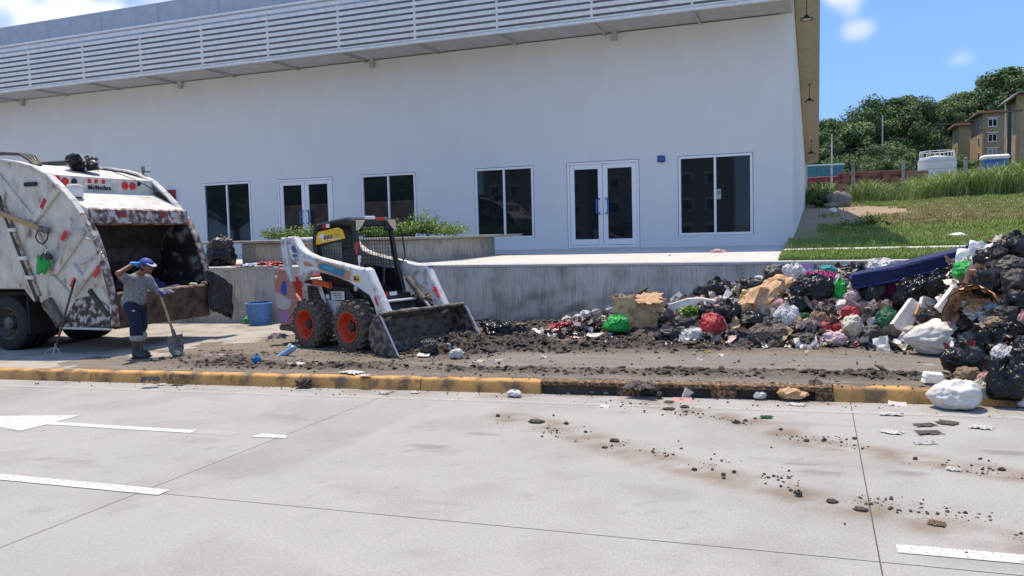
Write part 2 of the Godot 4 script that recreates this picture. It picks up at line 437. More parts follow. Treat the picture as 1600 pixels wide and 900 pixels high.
# ------------------------------------------------------------------ sky
func sky_texture() -> ImageTexture:
	var w := 1024; var h := 512
	var im := Image.create(w, h, false, Image.FORMAT_RGBF)
	var n := noise(31, 1.3, 5); var n2 := noise(32, 5.0, 4)
	var spots := [[-0.93, 0.245, 0.06, 1.0], [-0.84, 0.24, 0.036, 0.95], [-0.755, 0.263, 0.015, 0.6], [0.02, 0.262, 0.026, 1.0], [0.07, 0.266, 0.02, 0.8], [0.042, 0.211, 0.011, 0.55], [0.142, 0.17, 0.008, 0.35], [0.2, 0.285, 0.012, 0.5]]   # clouds seen: azimuth, elevation, radius, density
	for j in h:
		var el := PI * (0.5 - (j + 0.5) / h)
		var y := sin(el)
		for i in w:
			var az := wrapf(TAU * (i + 0.5) / w, -PI, PI)      # -z lies at the left edge of a panorama
			var d := Vector3(sin(az) * cos(el), y, -cos(az) * cos(el))
			var t := pow(clampf(y, 0.0, 1.0), 0.55)
			var c := Color(0.32, 0.55, 0.8).lerp(Color(0.06, 0.19, 0.6), clampf(t * 1.1, 0, 1))
			if y < 0: c = Color(0.3, 0.3, 0.27)
			else:
				var cover := 0.0
				var inside := ss(-1.2, -1.0, az) * ss(0.6, 0.4, az) * ss(0.5, 0.34, el)
				if inside > 0.0:
					for s in spots:
						var q: float = Vector2((az - s[0]) * 0.5, el - s[1]).length() / s[2] + n2.get_noise_3dv(d * 3.5) * 0.75
						cover = maxf(cover, s[3] * ss(1.0, 0.3, q) * inside)
				if inside < 1.0:
					var f := n.get_noise_3dv(Vector3(d.x, d.y * 2.2, d.z) * 1.6) + 0.3 * n2.get_noise_3dv(d)
					cover = maxf(cover, ss(0.06, 0.34, f) * ss(0.02, 0.12, y) * (1.0 - inside))
				c = c.lerp(Color(0.78, 0.79, 0.82), cover * 0.92)
			im.set_pixel(i, j, c)
	return ImageTexture.create_from_image(im)

# ------------------------------------------------------------------ street, kerb, pavement, mud
func kz(x: float) -> float: return -8.83 - 0.025 * (x + 5.0)      # foot of the kerb face

const TRACKS := [[[-3.03, -7.71], [-2.29, -7.34], [-1.64, -6.72], [-0.89, -6.21], [-0.64, -6.09], [-0.11, -5.76], [0.26, -5.56], [0.66, -5.37], [1.09, -5.19]], [[-1.82, -8.66], [-1.35, -8.32], [-0.64, -7.93], [-0.09, -7.26], [0.71, -6.87], [1.38, -6.56]]]

func road_tint(x: float, z: float, n1: FastNoiseLite, n2: FastNoiseLite) -> Color:
	var c := Color(1, 1, 1)
	# soil dropped along two wheel paths that lead from the drain towards the near right
	var best := 0.0
	for path in TRACKS:
		for i in path.size() - 1:
			var a := Vector2(path[i][0], path[i][1]); var b := Vector2(path[i + 1][0], path[i + 1][1])
			var p := Vector2(x, z)
			var t := clampf((p - a).dot(b - a) / (b - a).length_squared(), 0, 1)
			best = maxf(best, 1.0 - p.distance_to(a.lerp(b, t)) / 0.3)
	var soil := ss(0.0, 0.75, best) * clampf(0.6 + 1.1 * n1.get_noise_2d(x * 1.5, z * 1.5), 0, 1)
	soil = maxf(soil, ss(0.55, 0.0, z - kz(x)) * clampf(0.3 + 1.2 * n1.get_noise_2d(x * 0.7 + 9, z), 0, 0.8) * ss(-9.0, -5.0, x))
	c = c.lerp(Color(0.6, 0.49, 0.38), soil * 0.9)
	var damp := ss(0.36, 0.55, n2.get_noise_2d(x * 1.0, z * 2.6))
	c = c.lerp(Color(0.72, 0.71, 0.7), damp * 0.4)
	var k := 0.97 + 0.05 * n2.get_noise_2d(x * 0.35 + 40, z * 0.35)
	for s in [[-3.29, -6.43, 0.26, 0.08], [-3.0, -6.95, 0.2, 0.06], [0.03, -6.36, 0.2, 0.07], [0.63, -6.47, 0.18, 0.06], [1.42, -7.21, 0.25, 0.08], [-0.15, -6.55, 0.14, 0.04]]:      # dark scuffs
		var q := Vector2((x - s[0]) / s[2], (z - s[1]) / s[3]).length() + 0.5 * n1.get_noise_2d(x * 3.0, z * 3.0)
		c = c.lerp(Color(0.6, 0.585, 0.57), 0.75 * ss(1.1, 0.5, q))
	for zl in [-5.75, -7.35, -3.4]:      # tyre darkening in each wheel path
		k -= 0.035 * exp(-pow((z - zl) / 0.38, 2.0)) * (0.7 + 0.8 * n2.get_noise_2d(x * 0.5, z * 3.0))
	k -= 0.13 * ss(0.42, 0.55, n1.get_noise_2d(x * 4.0 + 31.0, z * 4.0)) * ss(-3.0, -5.0, z)      # drips
	# the strip along the cross joint at x = -4.9 is smoother and darker, as after a repair
	if absf(x + 4.45) < 0.4 and z < -5.2: k -= 0.06
	return c * k

func street():
	var road := Node3D.new(); road.name = "road"; road.set_meta("kind", "structure"); road.set_meta("label", "pale concrete road of large slabs in the foreground"); add_child(road)
	road.rotation.z = atan(SLOPE)
	var bed := put("joint_filler", one_box(Vector3(0, -0.1145, -1.0), Vector3(90, 0.2, 16.6)), M.groove, road)
	bed.set_meta("label", "dark joint filler between the road slabs")
	var n1 := noise(41, 1.6, 4); var n2 := noise(42, 0.55, 4)
	var xs := []
	for i in range(-6, 6): xs.append(0.32 + 5.22 * i)
	var zs := [-8.86, -4.72, -0.6, 3.5, 7.4]
	var gap := 0.004
	for i in xs.size() - 1:
		for j in zs.size() - 1:
			var x0: float = xs[i] + gap; var x1: float = xs[i + 1] - gap
			var z1: float = zs[j + 1] - gap; var z0: float = zs[j] + (gap if j > 0 else 0.0)
			var near := j <= 1 and x0 > -13.0 and x1 < 11.0
			var nx := 90 if near else 4; var nz := 70 if near else 3
			if near and j == 1: nz = 30
			var edge := func(x, z): return -0.002 if (x <= x0 + 0.0001 or x >= x1 - 0.0001 or z <= z0 + 0.0001 or z >= z1 - 0.0001) else 0.0
			var tint := func(x, z, _y): return road_tint(x, z, n1, n2)
			if j == 0:      # follows the kerb
				var m := sheet(0.0, 1.0, 0.0, 1.0, nx, nz, func(_u, _w): return 0.0)
				var arr := m.surface_get_arrays(0); var vv: PackedVector3Array = arr[Mesh.ARRAY_VERTEX]; var cc := PackedColorArray()
				for q in vv.size():
					var px := lerpf(x0, x1, vv[q].x); var pz := lerpf(kz(px) - 0.03, z1, vv[q].z)
					vv[q] = Vector3(px, -0.002 if (vv[q].x < 0.0001 or vv[q].x > 0.9999 or vv[q].z > 0.9999) else 0.0, pz)
					cc.append(road_tint(px, pz, n1, n2))
				arr[Mesh.ARRAY_VERTEX] = vv; arr[Mesh.ARRAY_COLOR] = cc
				var am := ArrayMesh.new(); am.add_surface_from_arrays(Mesh.PRIMITIVE_TRIANGLES, arr)
				put("slab", am, M.road, road)
			else:
				put("slab", sheet(x0, x1, z0, z1, nx, nz, edge, tint), M.road, road)
	# painted markings, 4 mm above the slabs
	var mk := func(pts: Array, m: Material):
		var g := Geo.new()
		var v := []
		for p in pts: v.append(Vector2(p[0], -p[1]))
		g.x = Transform3D(Basis(Vector3(1, 0, 0), Vector3(0, 0, -1), Vector3(0, 1, 0)), Vector3.ZERO)
		g.prism(v, 0.0035, 0.005)
		put("lane_marking", g.mesh(0), m, road)
	mk.call([[-16.0, -8.15], [2.6, -8.56], [2.6, -8.47], [-16.0, -8.06]], M.paint_faint)
	mk.call([[2.62, -8.56], [16.0, -8.85], [16.0, -8.76], [2.62, -8.47]], M.paint_faint)
	mk.call([[-9.4, -4.81], [-4.69, -4.8], [-4.69, -4.67], [-9.4, -4.68]], M.paint)
	mk.call([[0.42, -5.0], [4.2, -5.02], [4.2, -4.89], [0.42, -4.87]], M.paint)
	mk.call([[-9.75, -6.45], [-7.95, -6.83], [-7.93, -6.5], [-5.95, -6.5], [-5.95, -6.38], [-7.93, -6.38], [-7.95, -6.08]], M.paint)
	mk.call([[-5.9, -6.5], [-5.4, -6.5], [-5.42, -6.38], [-5.95, -6.37]], M.paint_faint)
	mk.call([[-5.15, -6.52], [-4.85, -6.5], [-4.8, -6.4], [-5.2, -6.38]], M.paint)
	# kerb: separate stones, with the mouths of a storm drain between them
	var kerb := Node3D.new(); kerb.name = "kerb"; kerb.set_meta("kind", "structure"); kerb.set_meta("label", "worn yellow painted kerb along the edge of the road"); add_child(kerb)
	kerb.transform = Transform3D(Basis(Vector3(1, SLOPE, -0.025).normalized(), Vector3(-SLOPE, 1, 0), Vector3(0.025, 0, 1)).orthonormalized(), Vector3(-5.0, gy(-5.0), kz(-5.0)))
	var prof := [Vector2(0, -0.08), Vector2(0.0, 0.0), Vector2(0.035, 0.118), Vector2(0.045, 0.136), Vector2(0.06, 0.147), Vector2(0.08, 0.15), Vector2(0.185, 0.15), Vector2(0.185, -0.08)]
	var cut := [-31.0, -26.0, -21.0, -17.0, -14.6, -12.2, -9.9, -7.6, -6.35, -4.6, -3.04]
	var cut2 := [0.16, 2.1, 4.4, 6.8, 9.2, 14.0, 20.0]
	for list in [cut, cut2]:
		for i in list.size() - 1:
			var g := Geo.new()
			g.x = Transform3D(Basis(Vector3(0, 0, -1), Vector3(0, 1, 0), Vector3(1, 0, 0)), Vector3(list[i] + 5.0, 0, 0))
			g.prism(prof, 0.004, list[i + 1] - list[i] - 0.004, 0.006)
			put("kerb_stone", g.mesh(50), M.kerb, kerb)
	var d0 := -3.035 + 5.0; var d1 := 0.155 + 5.0
	var lid := Geo.new(); lid.box(Vector3((d0 + d1) * 0.5, 0.125, -0.11), Vector3(d1 - d0 - 0.01, 0.052, 0.17), 0.01)
	put("drain_lid", lid.mesh(20), M.kerb_rust, kerb).set_meta("label", "rusty brown lid over the storm drain mouths")
	for p in [[-2.14, -1.86], [-1.1, -0.82], [-0.02, 0.15]]:
		var g := Geo.new(); g.box(Vector3((p[0] + p[1]) * 0.5 + 5.0, 0.008, -0.105), Vector3(p[1] - p[0], 0.178, 0.16), 0.008)
		put("drain_pier", g.mesh(20), M.kerb_rust, kerb)
	var pit := Geo.new()
	pit.box(Vector3((d0 + d1) * 0.5, -0.3, -0.72), Vector3(d1 - d0 - 0.02, 0.9, 0.05)); pit.box(Vector3((d0 + d1) * 0.5, -0.5, -0.35), Vector3(d1 - d0 - 0.02, 0.05, 0.7))
	put("drain_pit", pit.mesh(0), M.pit, kerb)
	# pavement of concrete bays, its front edge along the kerb
	var pave := Node3D.new(); pave.name = "pavement"; pave.set_meta("kind", "structure"); pave.set_meta("label", "dirty concrete pavement between kerb and retaining wall"); add_child(pave)
	pave.rotation.z = atan(SLOPE)
	put("joint_filler", sheet(-40, 22, -15.2, -9.3, 4, 3, func(_x, _z): return 0.137), M.groove, pave)
	for i in 28:
		for j in 4:
			var x0 := -27.0 + i * 1.75; var x1 := x0 + 1.742
			var zb := lerpf(-9.0, -15.12, j / 4.0); var za := lerpf(-9.0, -15.12, (j + 1) / 4.0)
			var m := sheet(0, 1, 0, 1, 2, 2, func(_u, _w): return 0.15)
			var arr := m.surface_get_arrays(0); var vv: PackedVector3Array = arr[Mesh.ARRAY_VERTEX]
			for q in vv.size():
				var px := lerpf(x0, x1, vv[q].x)
				var back := za + 0.004; var front := zb - 0.004
				if j == 0: front = kz(px) - 0.19
				vv[q] = Vector3(px, 0.15, lerpf(back, front, vv[q].z))
			arr[Mesh.ARRAY_VERTEX] = vv
			var am := ArrayMesh.new(); am.add_surface_from_arrays(Mesh.PRIMITIVE_TRIANGLES, arr)
			put("paving_bay", am, M.paving, pave)
	mud_sheet()
	# the near side of the street, behind the camera
	struct("near_pavement", one_box(Vector3(0, -0.05, 12.4), Vector3(90, 0.4, 10.0), 0.02), M.paving, "pavement on the near side of the road")

func heap(x: float, z: float) -> float:       # height of the rubbish heap above the pavement
	var zf := lerpf(-11.45, -9.2, ss(1.15, 2.0, x))
	var h := lin([[-6.0, 0.0], [-4.6, 0.1], [-3.3, 0.2], [-2.4, 0.42], [-1.2, 0.8], [-0.2, 0.98], [1.2, 1.05], [2.0, 1.3], [2.8, 1.5], [3.2, 1.3], [4.4, 0.0]], x)
	var t := clampf((zf - z) / 2.9, 0.0, 1.0)
	return h * pow(t * t * (3.0 - 2.0 * t), 0.8)

func mud_parts(x: float, z: float, n1: FastNoiseLite, n2: FastNoiseLite, n3: FastNoiseLite) -> Array:   # [thickness, rawness]
	var a := n1.get_noise_2d(x, z); var b := n2.get_noise_2d(x, z); var c := n3.get_noise_2d(x, z)
	var left := ss(-10.6, -8.6, x + a * 1.2 + 0.25 * (z + 12.0))
	var film := left * 0.016 * clampf(0.75 + 0.8 * a + 0.25 * b, -1, 1.4) * ss(0.0, -0.06, z - kz(x) + 0.18)
	# churned mud: round the loader, along the wall foot, and a broken row near the kerb
	var churn := ss(2.3, 0.5, Vector2((x + 4.9) * 0.6, z + 11.6).length()) * ss(-8.6, -6.9, x)
	churn = maxf(churn, ss(1.0, 0.3, absf(z + 11.7 + 0.15 * (x + 4.0))) * ss(-6.0, -5.0, x) * ss(2.2, 1.2, x))
	churn = maxf(churn, 0.8 * ss(2.2, 0.6, absf(z + 13.9)) * ss(-8.0, -6.0, x))
	churn = maxf(churn, 0.55 * ss(0.55, 0.15, absf(z + 9.55 + 0.025 * (x + 5.0))) * ss(-9.6, -7.6, x))
	churn = maxf(churn, 0.5 * ss(1.2, 0.3, Vector2((x + 8.6) * 0.7, z + 10.0).length()))
	churn *= clampf(0.75 + 1.2 * a, 0.0, 1.0)
	# the wet lane that the bucket scraped clean
	var lane := ss(0.75, 0.45, absf(z + 10.45 + 0.04 * (x + 1.0))) * ss(-5.0, -3.6, x)
	churn *= 1.0 - 0.9 * lane
	var lump := 0.055 * churn * (0.7 + 1.5 * absf(b) + 0.9 * c)
	var push := 0.2 * ss(1.0, 0.0, Vector2((x + 5.0) / 0.85, (z + 11.15) / 0.62).length()) * (0.8 + 0.5 * b + 0.3 * c)
	push += 0.1 * ss(1.0, 0.0, Vector2((x + 4.4) / 0.6, (z + 11.9) / 0.7).length()) * (0.8 + 0.6 * b)
	return [film + lump + push, clampf(churn * 1.6 + push * 6.0, 0.0, 1.0), lane * left]

func mud_sheet():
	var n1 := noise(51, 0.55, 3); var n2 := noise(52, 3.2, 3); var n3 := noise(53, 9.0, 2)
	var hgt := func(x, z):
		var m := mud_parts(x, z, n1, n2, n3)
		var h: float = heap(x, z)
		var over: float = z - kz(x) + 0.18       # past the back of the kerb the sheet dips out of sight
		if over > 0.0: return pv(x) - 0.004 - (1.2 if x > -3.1 and x < 0.2 else 0.3) * ss(0.0, 0.05, over)
		return pv(x) - 0.003 + m[0] + maxf(0.0, h - lerpf(0.12, 0.55, ss(0.4, 1.8, x)) + 0.06 * n2.get_noise_2d(x, z))
	var tint := func(x, z, _y):
		var m := mud_parts(x, z, n1, n2, n3)
		var dry := Color(0.22, 0.187, 0.152) * (0.9 + 0.3 * n2.get_noise_2d(x * 0.5, z * 2.0))
		var raw := Color(0.055, 0.042, 0.033) * (1.0 + 0.8 * n3.get_noise_2d(x, z))
		var c: Color = dry.lerp(raw, m[1])
		c = c.lerp(Color(0.21, 0.19, 0.17) * (1.0 + 0.25 * n1.get_noise_2d(x * 1.5, z * 6.0)), m[2] * 0.85)
		return c
	struct("mud", sheet(-11.6, 7.0, -15.09, -8.84, 560, 196, hgt, tint), M.mud, "dark churned mud smeared over the pavement").set_meta("kind", "stuff")

# ------------------------------------------------------------------ retaining wall and terrace
func ty(z: float) -> float: return 1.22 + (-z - 15.1) * 0.0188     # the terrace rises gently to the hall

func retaining_wall_and_terrace():
	var wall := thing("retaining_wall", "long grey concrete retaining wall stained by mud below the terrace", "retaining wall")
	var n := noise(61, 0.8, 5); var nf := noise(62, 4.0, 3)
	var v := PackedVector3Array(); var c := PackedColorArray(); var t := PackedInt32Array()
	var nx := 260; var ny := 24
	for j in ny + 1:
		for i in nx + 1:
			var x := lerpf(-40.0, 14.0, float(i) / nx); var y := lerpf(-0.7, 1.155, float(j) / ny)
			v.append(Vector3(x, y, -15.1))
			var up := y - pv(x)
			var k := n.get_noise_2d(x, y * 1.4)
			var dirt := ss(0.62, 0.0, up + k * 0.6) * ss(-7.5, -5.8, x + k) * ss(-0.2, 0.3, nf.get_noise_2d(x, y) + 0.15)
			var col := Color(1, 1, 1).lerp(Color(0.3, 0.26, 0.22), dirt * 0.8)
			col *= 0.95 + 0.12 * n.get_noise_2d(x * 3.0, 0.0)
			c.append(col)
	for j in ny:
		for i in nx:
			var a := j * (nx + 1) + i
			t.append_array(PackedInt32Array([a, a + 1, a + nx + 2, a, a + nx + 2, a + nx + 1]))
	put("wall_face", indexed(v, t, c), M.wall_concrete, wall)
	put("wall_core", one_box(Vector3(-13, 0.22, -15.26), Vector3(54, 1.87, 0.3)), M.wall_concrete, wall)
	var cop := Geo.new(); cop.box(Vector3(-13, 1.19, -15.2), Vector3(54, 0.065, 0.22), 0.012)
	put("coping", cop.mesh(20), M.terrace, wall)
	var g := Geo.new()
	g.x = Transform3D(Basis(Vector3(0, 0, -1), Vector3(0, 1, 0), Vector3(1, 0, 0)), Vector3.ZERO)
	g.prism([Vector2(15.313, ty(-15.313)), Vector2(22.3, ty(-22.3)), Vector2(22.3, 0.0), Vector2(15.42, 0.0)], -45.0, -0.66, 0.01)
	struct("terrace", g.mesh(20), M.terrace, "bright concrete terrace in front of the hall")

# ------------------------------------------------------------------ the hall
func window_unit(parent: Node3D, x0: float, x1: float, y0: float, y1: float, door: bool):
	var n := "door" if door else "window"
	var z := -22.025
	x0 += 0.014; x1 -= 0.014; y1 -= 0.014
	var f := Geo.new(); var w := 0.065
	f.box(Vector3((x0 + x1) * 0.5, y1 - w * 0.5, z), Vector3(x1 - x0, w, 0.12), 0.008)
	f.box(Vector3((x0 + x1) * 0.5, y0 + w * 0.5, z), Vector3(x1 - x0, w, 0.12), 0.008)
	for x in [x0 + w * 0.5, x1 - w * 0.5]: f.box(Vector3(x, (y0 + y1) * 0.5, z), Vector3(w, y1 - y0 - 2 * w - 0.002, 0.12), 0.008)
	var mid := (x0 + x1) * 0.5
	if not door: f.box(Vector3(mid, (y0 + y1) * 0.5, z), Vector3(0.06, y1 - y0 - 2 * w - 0.002, 0.1), 0.008)
	var fr := put(n, f.mesh(20), M.frame, parent)
	for s in [0, 1]:
		var a := x0 + w if s == 0 else mid; var b := mid if s == 0 else x1 - w
		if door:
			var l := Geo.new(); var q := 0.13; a += 0.006; b -= 0.006
			for x in [a + q * 0.5, b - q * 0.5]: l.box(Vector3(x, (y0 + y1) * 0.5, z + 0.0), Vector3(q, y1 - y0 - 2 * w - 0.01, 0.07), 0.008)
			l.box(Vector3((a + b) * 0.5, y1 - w - q * 0.5, z), Vector3(b - a - 2 * q - 0.002, q, 0.07), 0.008)
			l.box(Vector3((a + b) * 0.5, y0 + w + 0.09, z), Vector3(b - a - 2 * q - 0.002, 0.16, 0.07), 0.008)
			put("door_leaf", l.mesh(20), M.frame, fr)
			put("pane", one_box(Vector3((a + b) * 0.5, (y0 + y1) * 0.5, z - 0.01), Vector3(b - a - 2 * q + 0.01, y1 - y0 - 2 * w - 0.2, 0.02)), M.glass, fr)
			var hx := mid - 0.1 if s == 0 else mid + 0.1
			var h := Geo.new(); var hy := y0 + 1.15
			h.tube([Vector3(hx, hy - 0.2, z + 0.03), Vector3(hx, hy - 0.2, z + 0.1), Vector3(hx - 0.06 if s == 0 else hx + 0.06, hy - 0.19, z + 0.11), Vector3(hx - 0.06 if s == 0 else hx + 0.06, hy + 0.19, z + 0.11), Vector3(hx, hy + 0.2, z + 0.1), Vector3(hx, hy + 0.2, z + 0.03)], 0.024, 8)
			h.x = Transform3D.IDENTITY
			put("handle", h.mesh(40), M.blue_film, fr).set_meta("label", "pull handle still wrapped in blue film")
		else:
			put("pane", one_box(Vector3((a + b) * 0.5, (y0 + y1) * 0.5, z - 0.01), Vector3(b - a - 0.02, y1 - y0 - 2 * w + 0.01, 0.02)), M.glass, fr)

func hall():
	var b := thing("hall_building", "long white single storey commercial hall with louvred fascia and dark glazing", "building")
	# front wall with real openings, each reveal 12 cm deep
	var opens := [[-19.37, -17.41, 1.68, 3.76], [-16.37, -14.27, 1.36, 3.75], [-13.25, -11.34, 1.68, 3.75], [-9.42, -7.58, 1.68, 3.745], [-6.6, -4.54, 1.37, 3.76], [-3.5, -1.56, 1.65, 3.77]]
	var g := Geo.new(); var zc := -22.14
	var x := -48.0
	for o in opens:
		g.box(Vector3((x + o[0]) * 0.5, 4.12, zc), Vector3(o[0] - x, 6.12, 0.32))
		g.box(Vector3((o[0] + o[1]) * 0.5, (o[3] + 7.18) * 0.5, zc), Vector3(o[1] - o[0], 7.18 - o[3], 0.32))
		g.box(Vector3((o[0] + o[1]) * 0.5, (1.06 + o[2]) * 0.5, zc), Vector3(o[1] - o[0], o[2] - 1.06, 0.32))
		x = o[1]
	g.box(Vector3((x - 0.59) * 0.5, 4.12, zc), Vector3(-0.59 - x, 6.12, 0.32))
	put("front_wall", g.mesh(0), M.white_wall, b)
	for i in opens.size(): window_unit(b, opens[i][0], opens[i][1], opens[i][2], opens[i][3], i == 1 or i == 4)
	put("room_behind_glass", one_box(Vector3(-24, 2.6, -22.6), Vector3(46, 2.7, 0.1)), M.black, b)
	# side wall: its top follows the roof, which falls away to the rear
	var s := Geo.new(); s.x = Transform3D(Basis(Vector3(0, 0, -1), Vector3(0, 1, 0), Vector3(1, 0, 0)), Vector3.ZERO)
	s.prism([Vector2(22.3, 1.0), Vector2(45.0, 1.0), Vector2(45.0, 5.1), Vector2(22.3, 7.88)], -0.9, -0.59)
	put("side_wall", s.mesh(0), M.white_wall, b)
	var e := Geo.new(); e.x = s.x
	e.prism([Vector2(20.42, 8.13), Vector2(45.3, 5.08), Vector2(45.3, 5.26), Vector2(20.42, 8.31)], -0.588, 0.035, 0.01)
	put("eave", e.mesh(20), M.eave, b)
	var r := Geo.new(); r.x = s.x
	r.prism([Vector2(21.7, 8.2), Vector2(45.3, 5.27), Vector2(45.3, 5.4), Vector2(21.7, 8.34)], -48.0, 0.06)
	put("roof", r.mesh(0), M.parapet, b)
	put("rear_wall", one_box(Vector3(-24, 3.0, -45.1), Vector3(47, 4.2, 0.2)), M.white_wall, b)
	# soffit panels between wall and louvres, carried by ribs
	var posts := []
	for i in range(19): posts.append([-0.6, -2.87, -5.4][i] if i < 3 else -8.0 - 2.455 * (i - 3))
	for i in posts.size() - 1:
		var p0: float = posts[i + 1]; var p1: float = posts[i]
		put("soffit_panel", one_box(Vector3((p0 + p1) * 0.5, 7.22, -21.19), Vector3(p1 - p0 - 0.012, 0.03, 1.57), 0.004), M.soffit, b)
		put("soffit_rib", one_box(Vector3(p0, 7.165, -21.19), Vector3(0.05, 0.075, 1.55), 0.005), M.soffit, b)
		if i % 3 == 1: put("drain_pipe_stub", one_box(Vector3(p0 + 0.25, 7.08, -21.9), Vector3(0.14, 0.26, 0.12), 0.01), M.soffit, b)
	for i in 9:
		var y := 7.2 + i * 0.166
		var l := Geo.new(); l.x = Transform3D(Basis(Vector3(1, 0, 0), 0.2), Vector3(-24.2, y + 0.02, -20.42))
		l.box(Vector3.ZERO, Vector3(47.2, 0.1, 0.025), 0.006)
		put("louvre_slat", l.mesh(20), M.louvre, b)
	put("louvre_top_rail", one_box(Vector3(-24.2, 8.68, -20.44), Vector3(47.2, 0.05, 0.12), 0.008), M.louvre, b)
	put("louvre_bottom_rail", one_box(Vector3(-24.2, 7.165, -20.46), Vector3(47.2, 0.05, 0.1), 0.008), M.louvre, b)
	for i in posts.size():
		put("louvre_post", one_box(Vector3(posts[i] if i > 0 else -0.68, 7.9, -20.5), Vector3(0.05 if i > 0 else 0.16, 1.5, 0.07), 0.006), M.louvre, b)
	put("louvre_backing", one_box(Vector3(-24.2, 7.95, -21.3), Vector3(47.0, 1.4, 0.04)), mat(L(0.1, 0.11, 0.13), 0.6), b)
	put("end_frame", one_box(Vector3(-0.65, 7.5, -21.2), Vector3(0.1, 0.56, 1.5), 0.01), M.soffit, b)
	for i in 19:
		var p0 := -48.0 + i * 2.5
		put("parapet_panel", one_box(Vector3(p0 + 1.25, 8.95, -21.62), Vector3(2.488, 1.62, 0.08), 0.006), M.parapet, b)
	# pendants under the side eave
	var spots := [["nearest", 22.95], ["middle", 31.0], ["farthest", 40.0]]
	for k in 3:
		var d: float = spots[k][1]; var y := 8.13 - (d - 20.42) * 0.1226
		var o := thing("pendant_lamp", ["black dish pendant lamp hanging highest under the side eave of the hall", "black dish pendant lamp halfway along the side eave of the hall", "black pendant lamp at the far end of the side eave"][k], "lamp", Vector3(-0.27, y, -d), "pendant lamps under the eave")
		var rod := Geo.new(); rod.tube([Vector3(0, 0.0, 0), Vector3(0, -0.5, 0)], 0.012, 6); rod.lathe([Vector2(0.05, -0.02), Vector2(0.05, 0.0)], 10)
		put("rod", rod.mesh(40), M.black, o)
		var sh := Geo.new(); sh.x = Transform3D(Basis(), Vector3(0, -0.62, 0))
		sh.lathe([Vector2(0.15, 0.0), Vector2(0.17, 0.0), Vector2(0.165, 0.025), Vector2(0.07, 0.075), Vector2(0.03, 0.13), Vector2(0.0, 0.135)], 20); sh.lathe([Vector2(0.0, 0.06), Vector2(0.06, 0.055), Vector2(0.15, 0.0)], 20)
		put("shade", sh.mesh(40), M.black, o)
		var lens := Geo.new(); lens.x = sh.x; lens.lathe([Vector2(0.0, 0.012), Vector2(0.14, 0.012), Vector2(0.14, 0.02), Vector2(0.0, 0.02)], 20)
		put("lens", lens.mesh(40), M.white_plain, o)
	# small things on the front wall
	var bx := thing("electrical_box", "small dark blue box fixed high on the white wall between door and window", "box", Vector3(-3.93, 3.72, -21.98))
	put("case", one_box(Vector3(0, 0, 0.03), Vector3(0.19, 0.17, 0.08), 0.01), M.navy_box, bx); put("cover", one_box(Vector3(0.01, 0.0, 0.075), Vector3(0.13, 0.11, 0.012), 0.004), M.blue_film, bx)
	var fh := thing("fire_hose_cabinet", "red framed fire hose cabinet on the white wall behind the truck", "cabinet", Vector3(-20.72, 3.36, -21.98))
	var ff := Geo.new()
	for q in [[0, 0.21, 0.38, 0.06], [0, -0.21, 0.38, 0.06], [-0.16, 0, 0.06, 0.36], [0.16, 0, 0.06, 0.36]]: ff.box(Vector3(q[0], q[1], 0.06), Vector3(q[2], q[3], 0.14), 0.01)
	put("frame", ff.mesh(20), M.red_dark, fh); put("pane", one_box(Vector3(0, 0, 0.05), Vector3(0.26, 0.36, 0.03)), M.glass, fh); put("notice", one_box(Vector3(-0.02, 0.02, 0.071), Vector3(0.12, 0.2, 0.01)), M.white_plain, fh)
	var st := thing("window_sticker", "small pale green notice stuck on the rightmost window pane", "sticker", Vector3(-2.44, 2.72, -21.985))
	put("sheet", one_box(Vector3(0, 0, 0), Vector3(0.12, 0.26, 0.006)), mat(L(0.32, 0.42, 0.33), 0.5), st)
	put("print", one_box(Vector3(0, 0.03, 0.004), Vector3(0.08, 0.1, 0.004)), mat(L(0.12, 0.25, 0.18), 0.5), st)

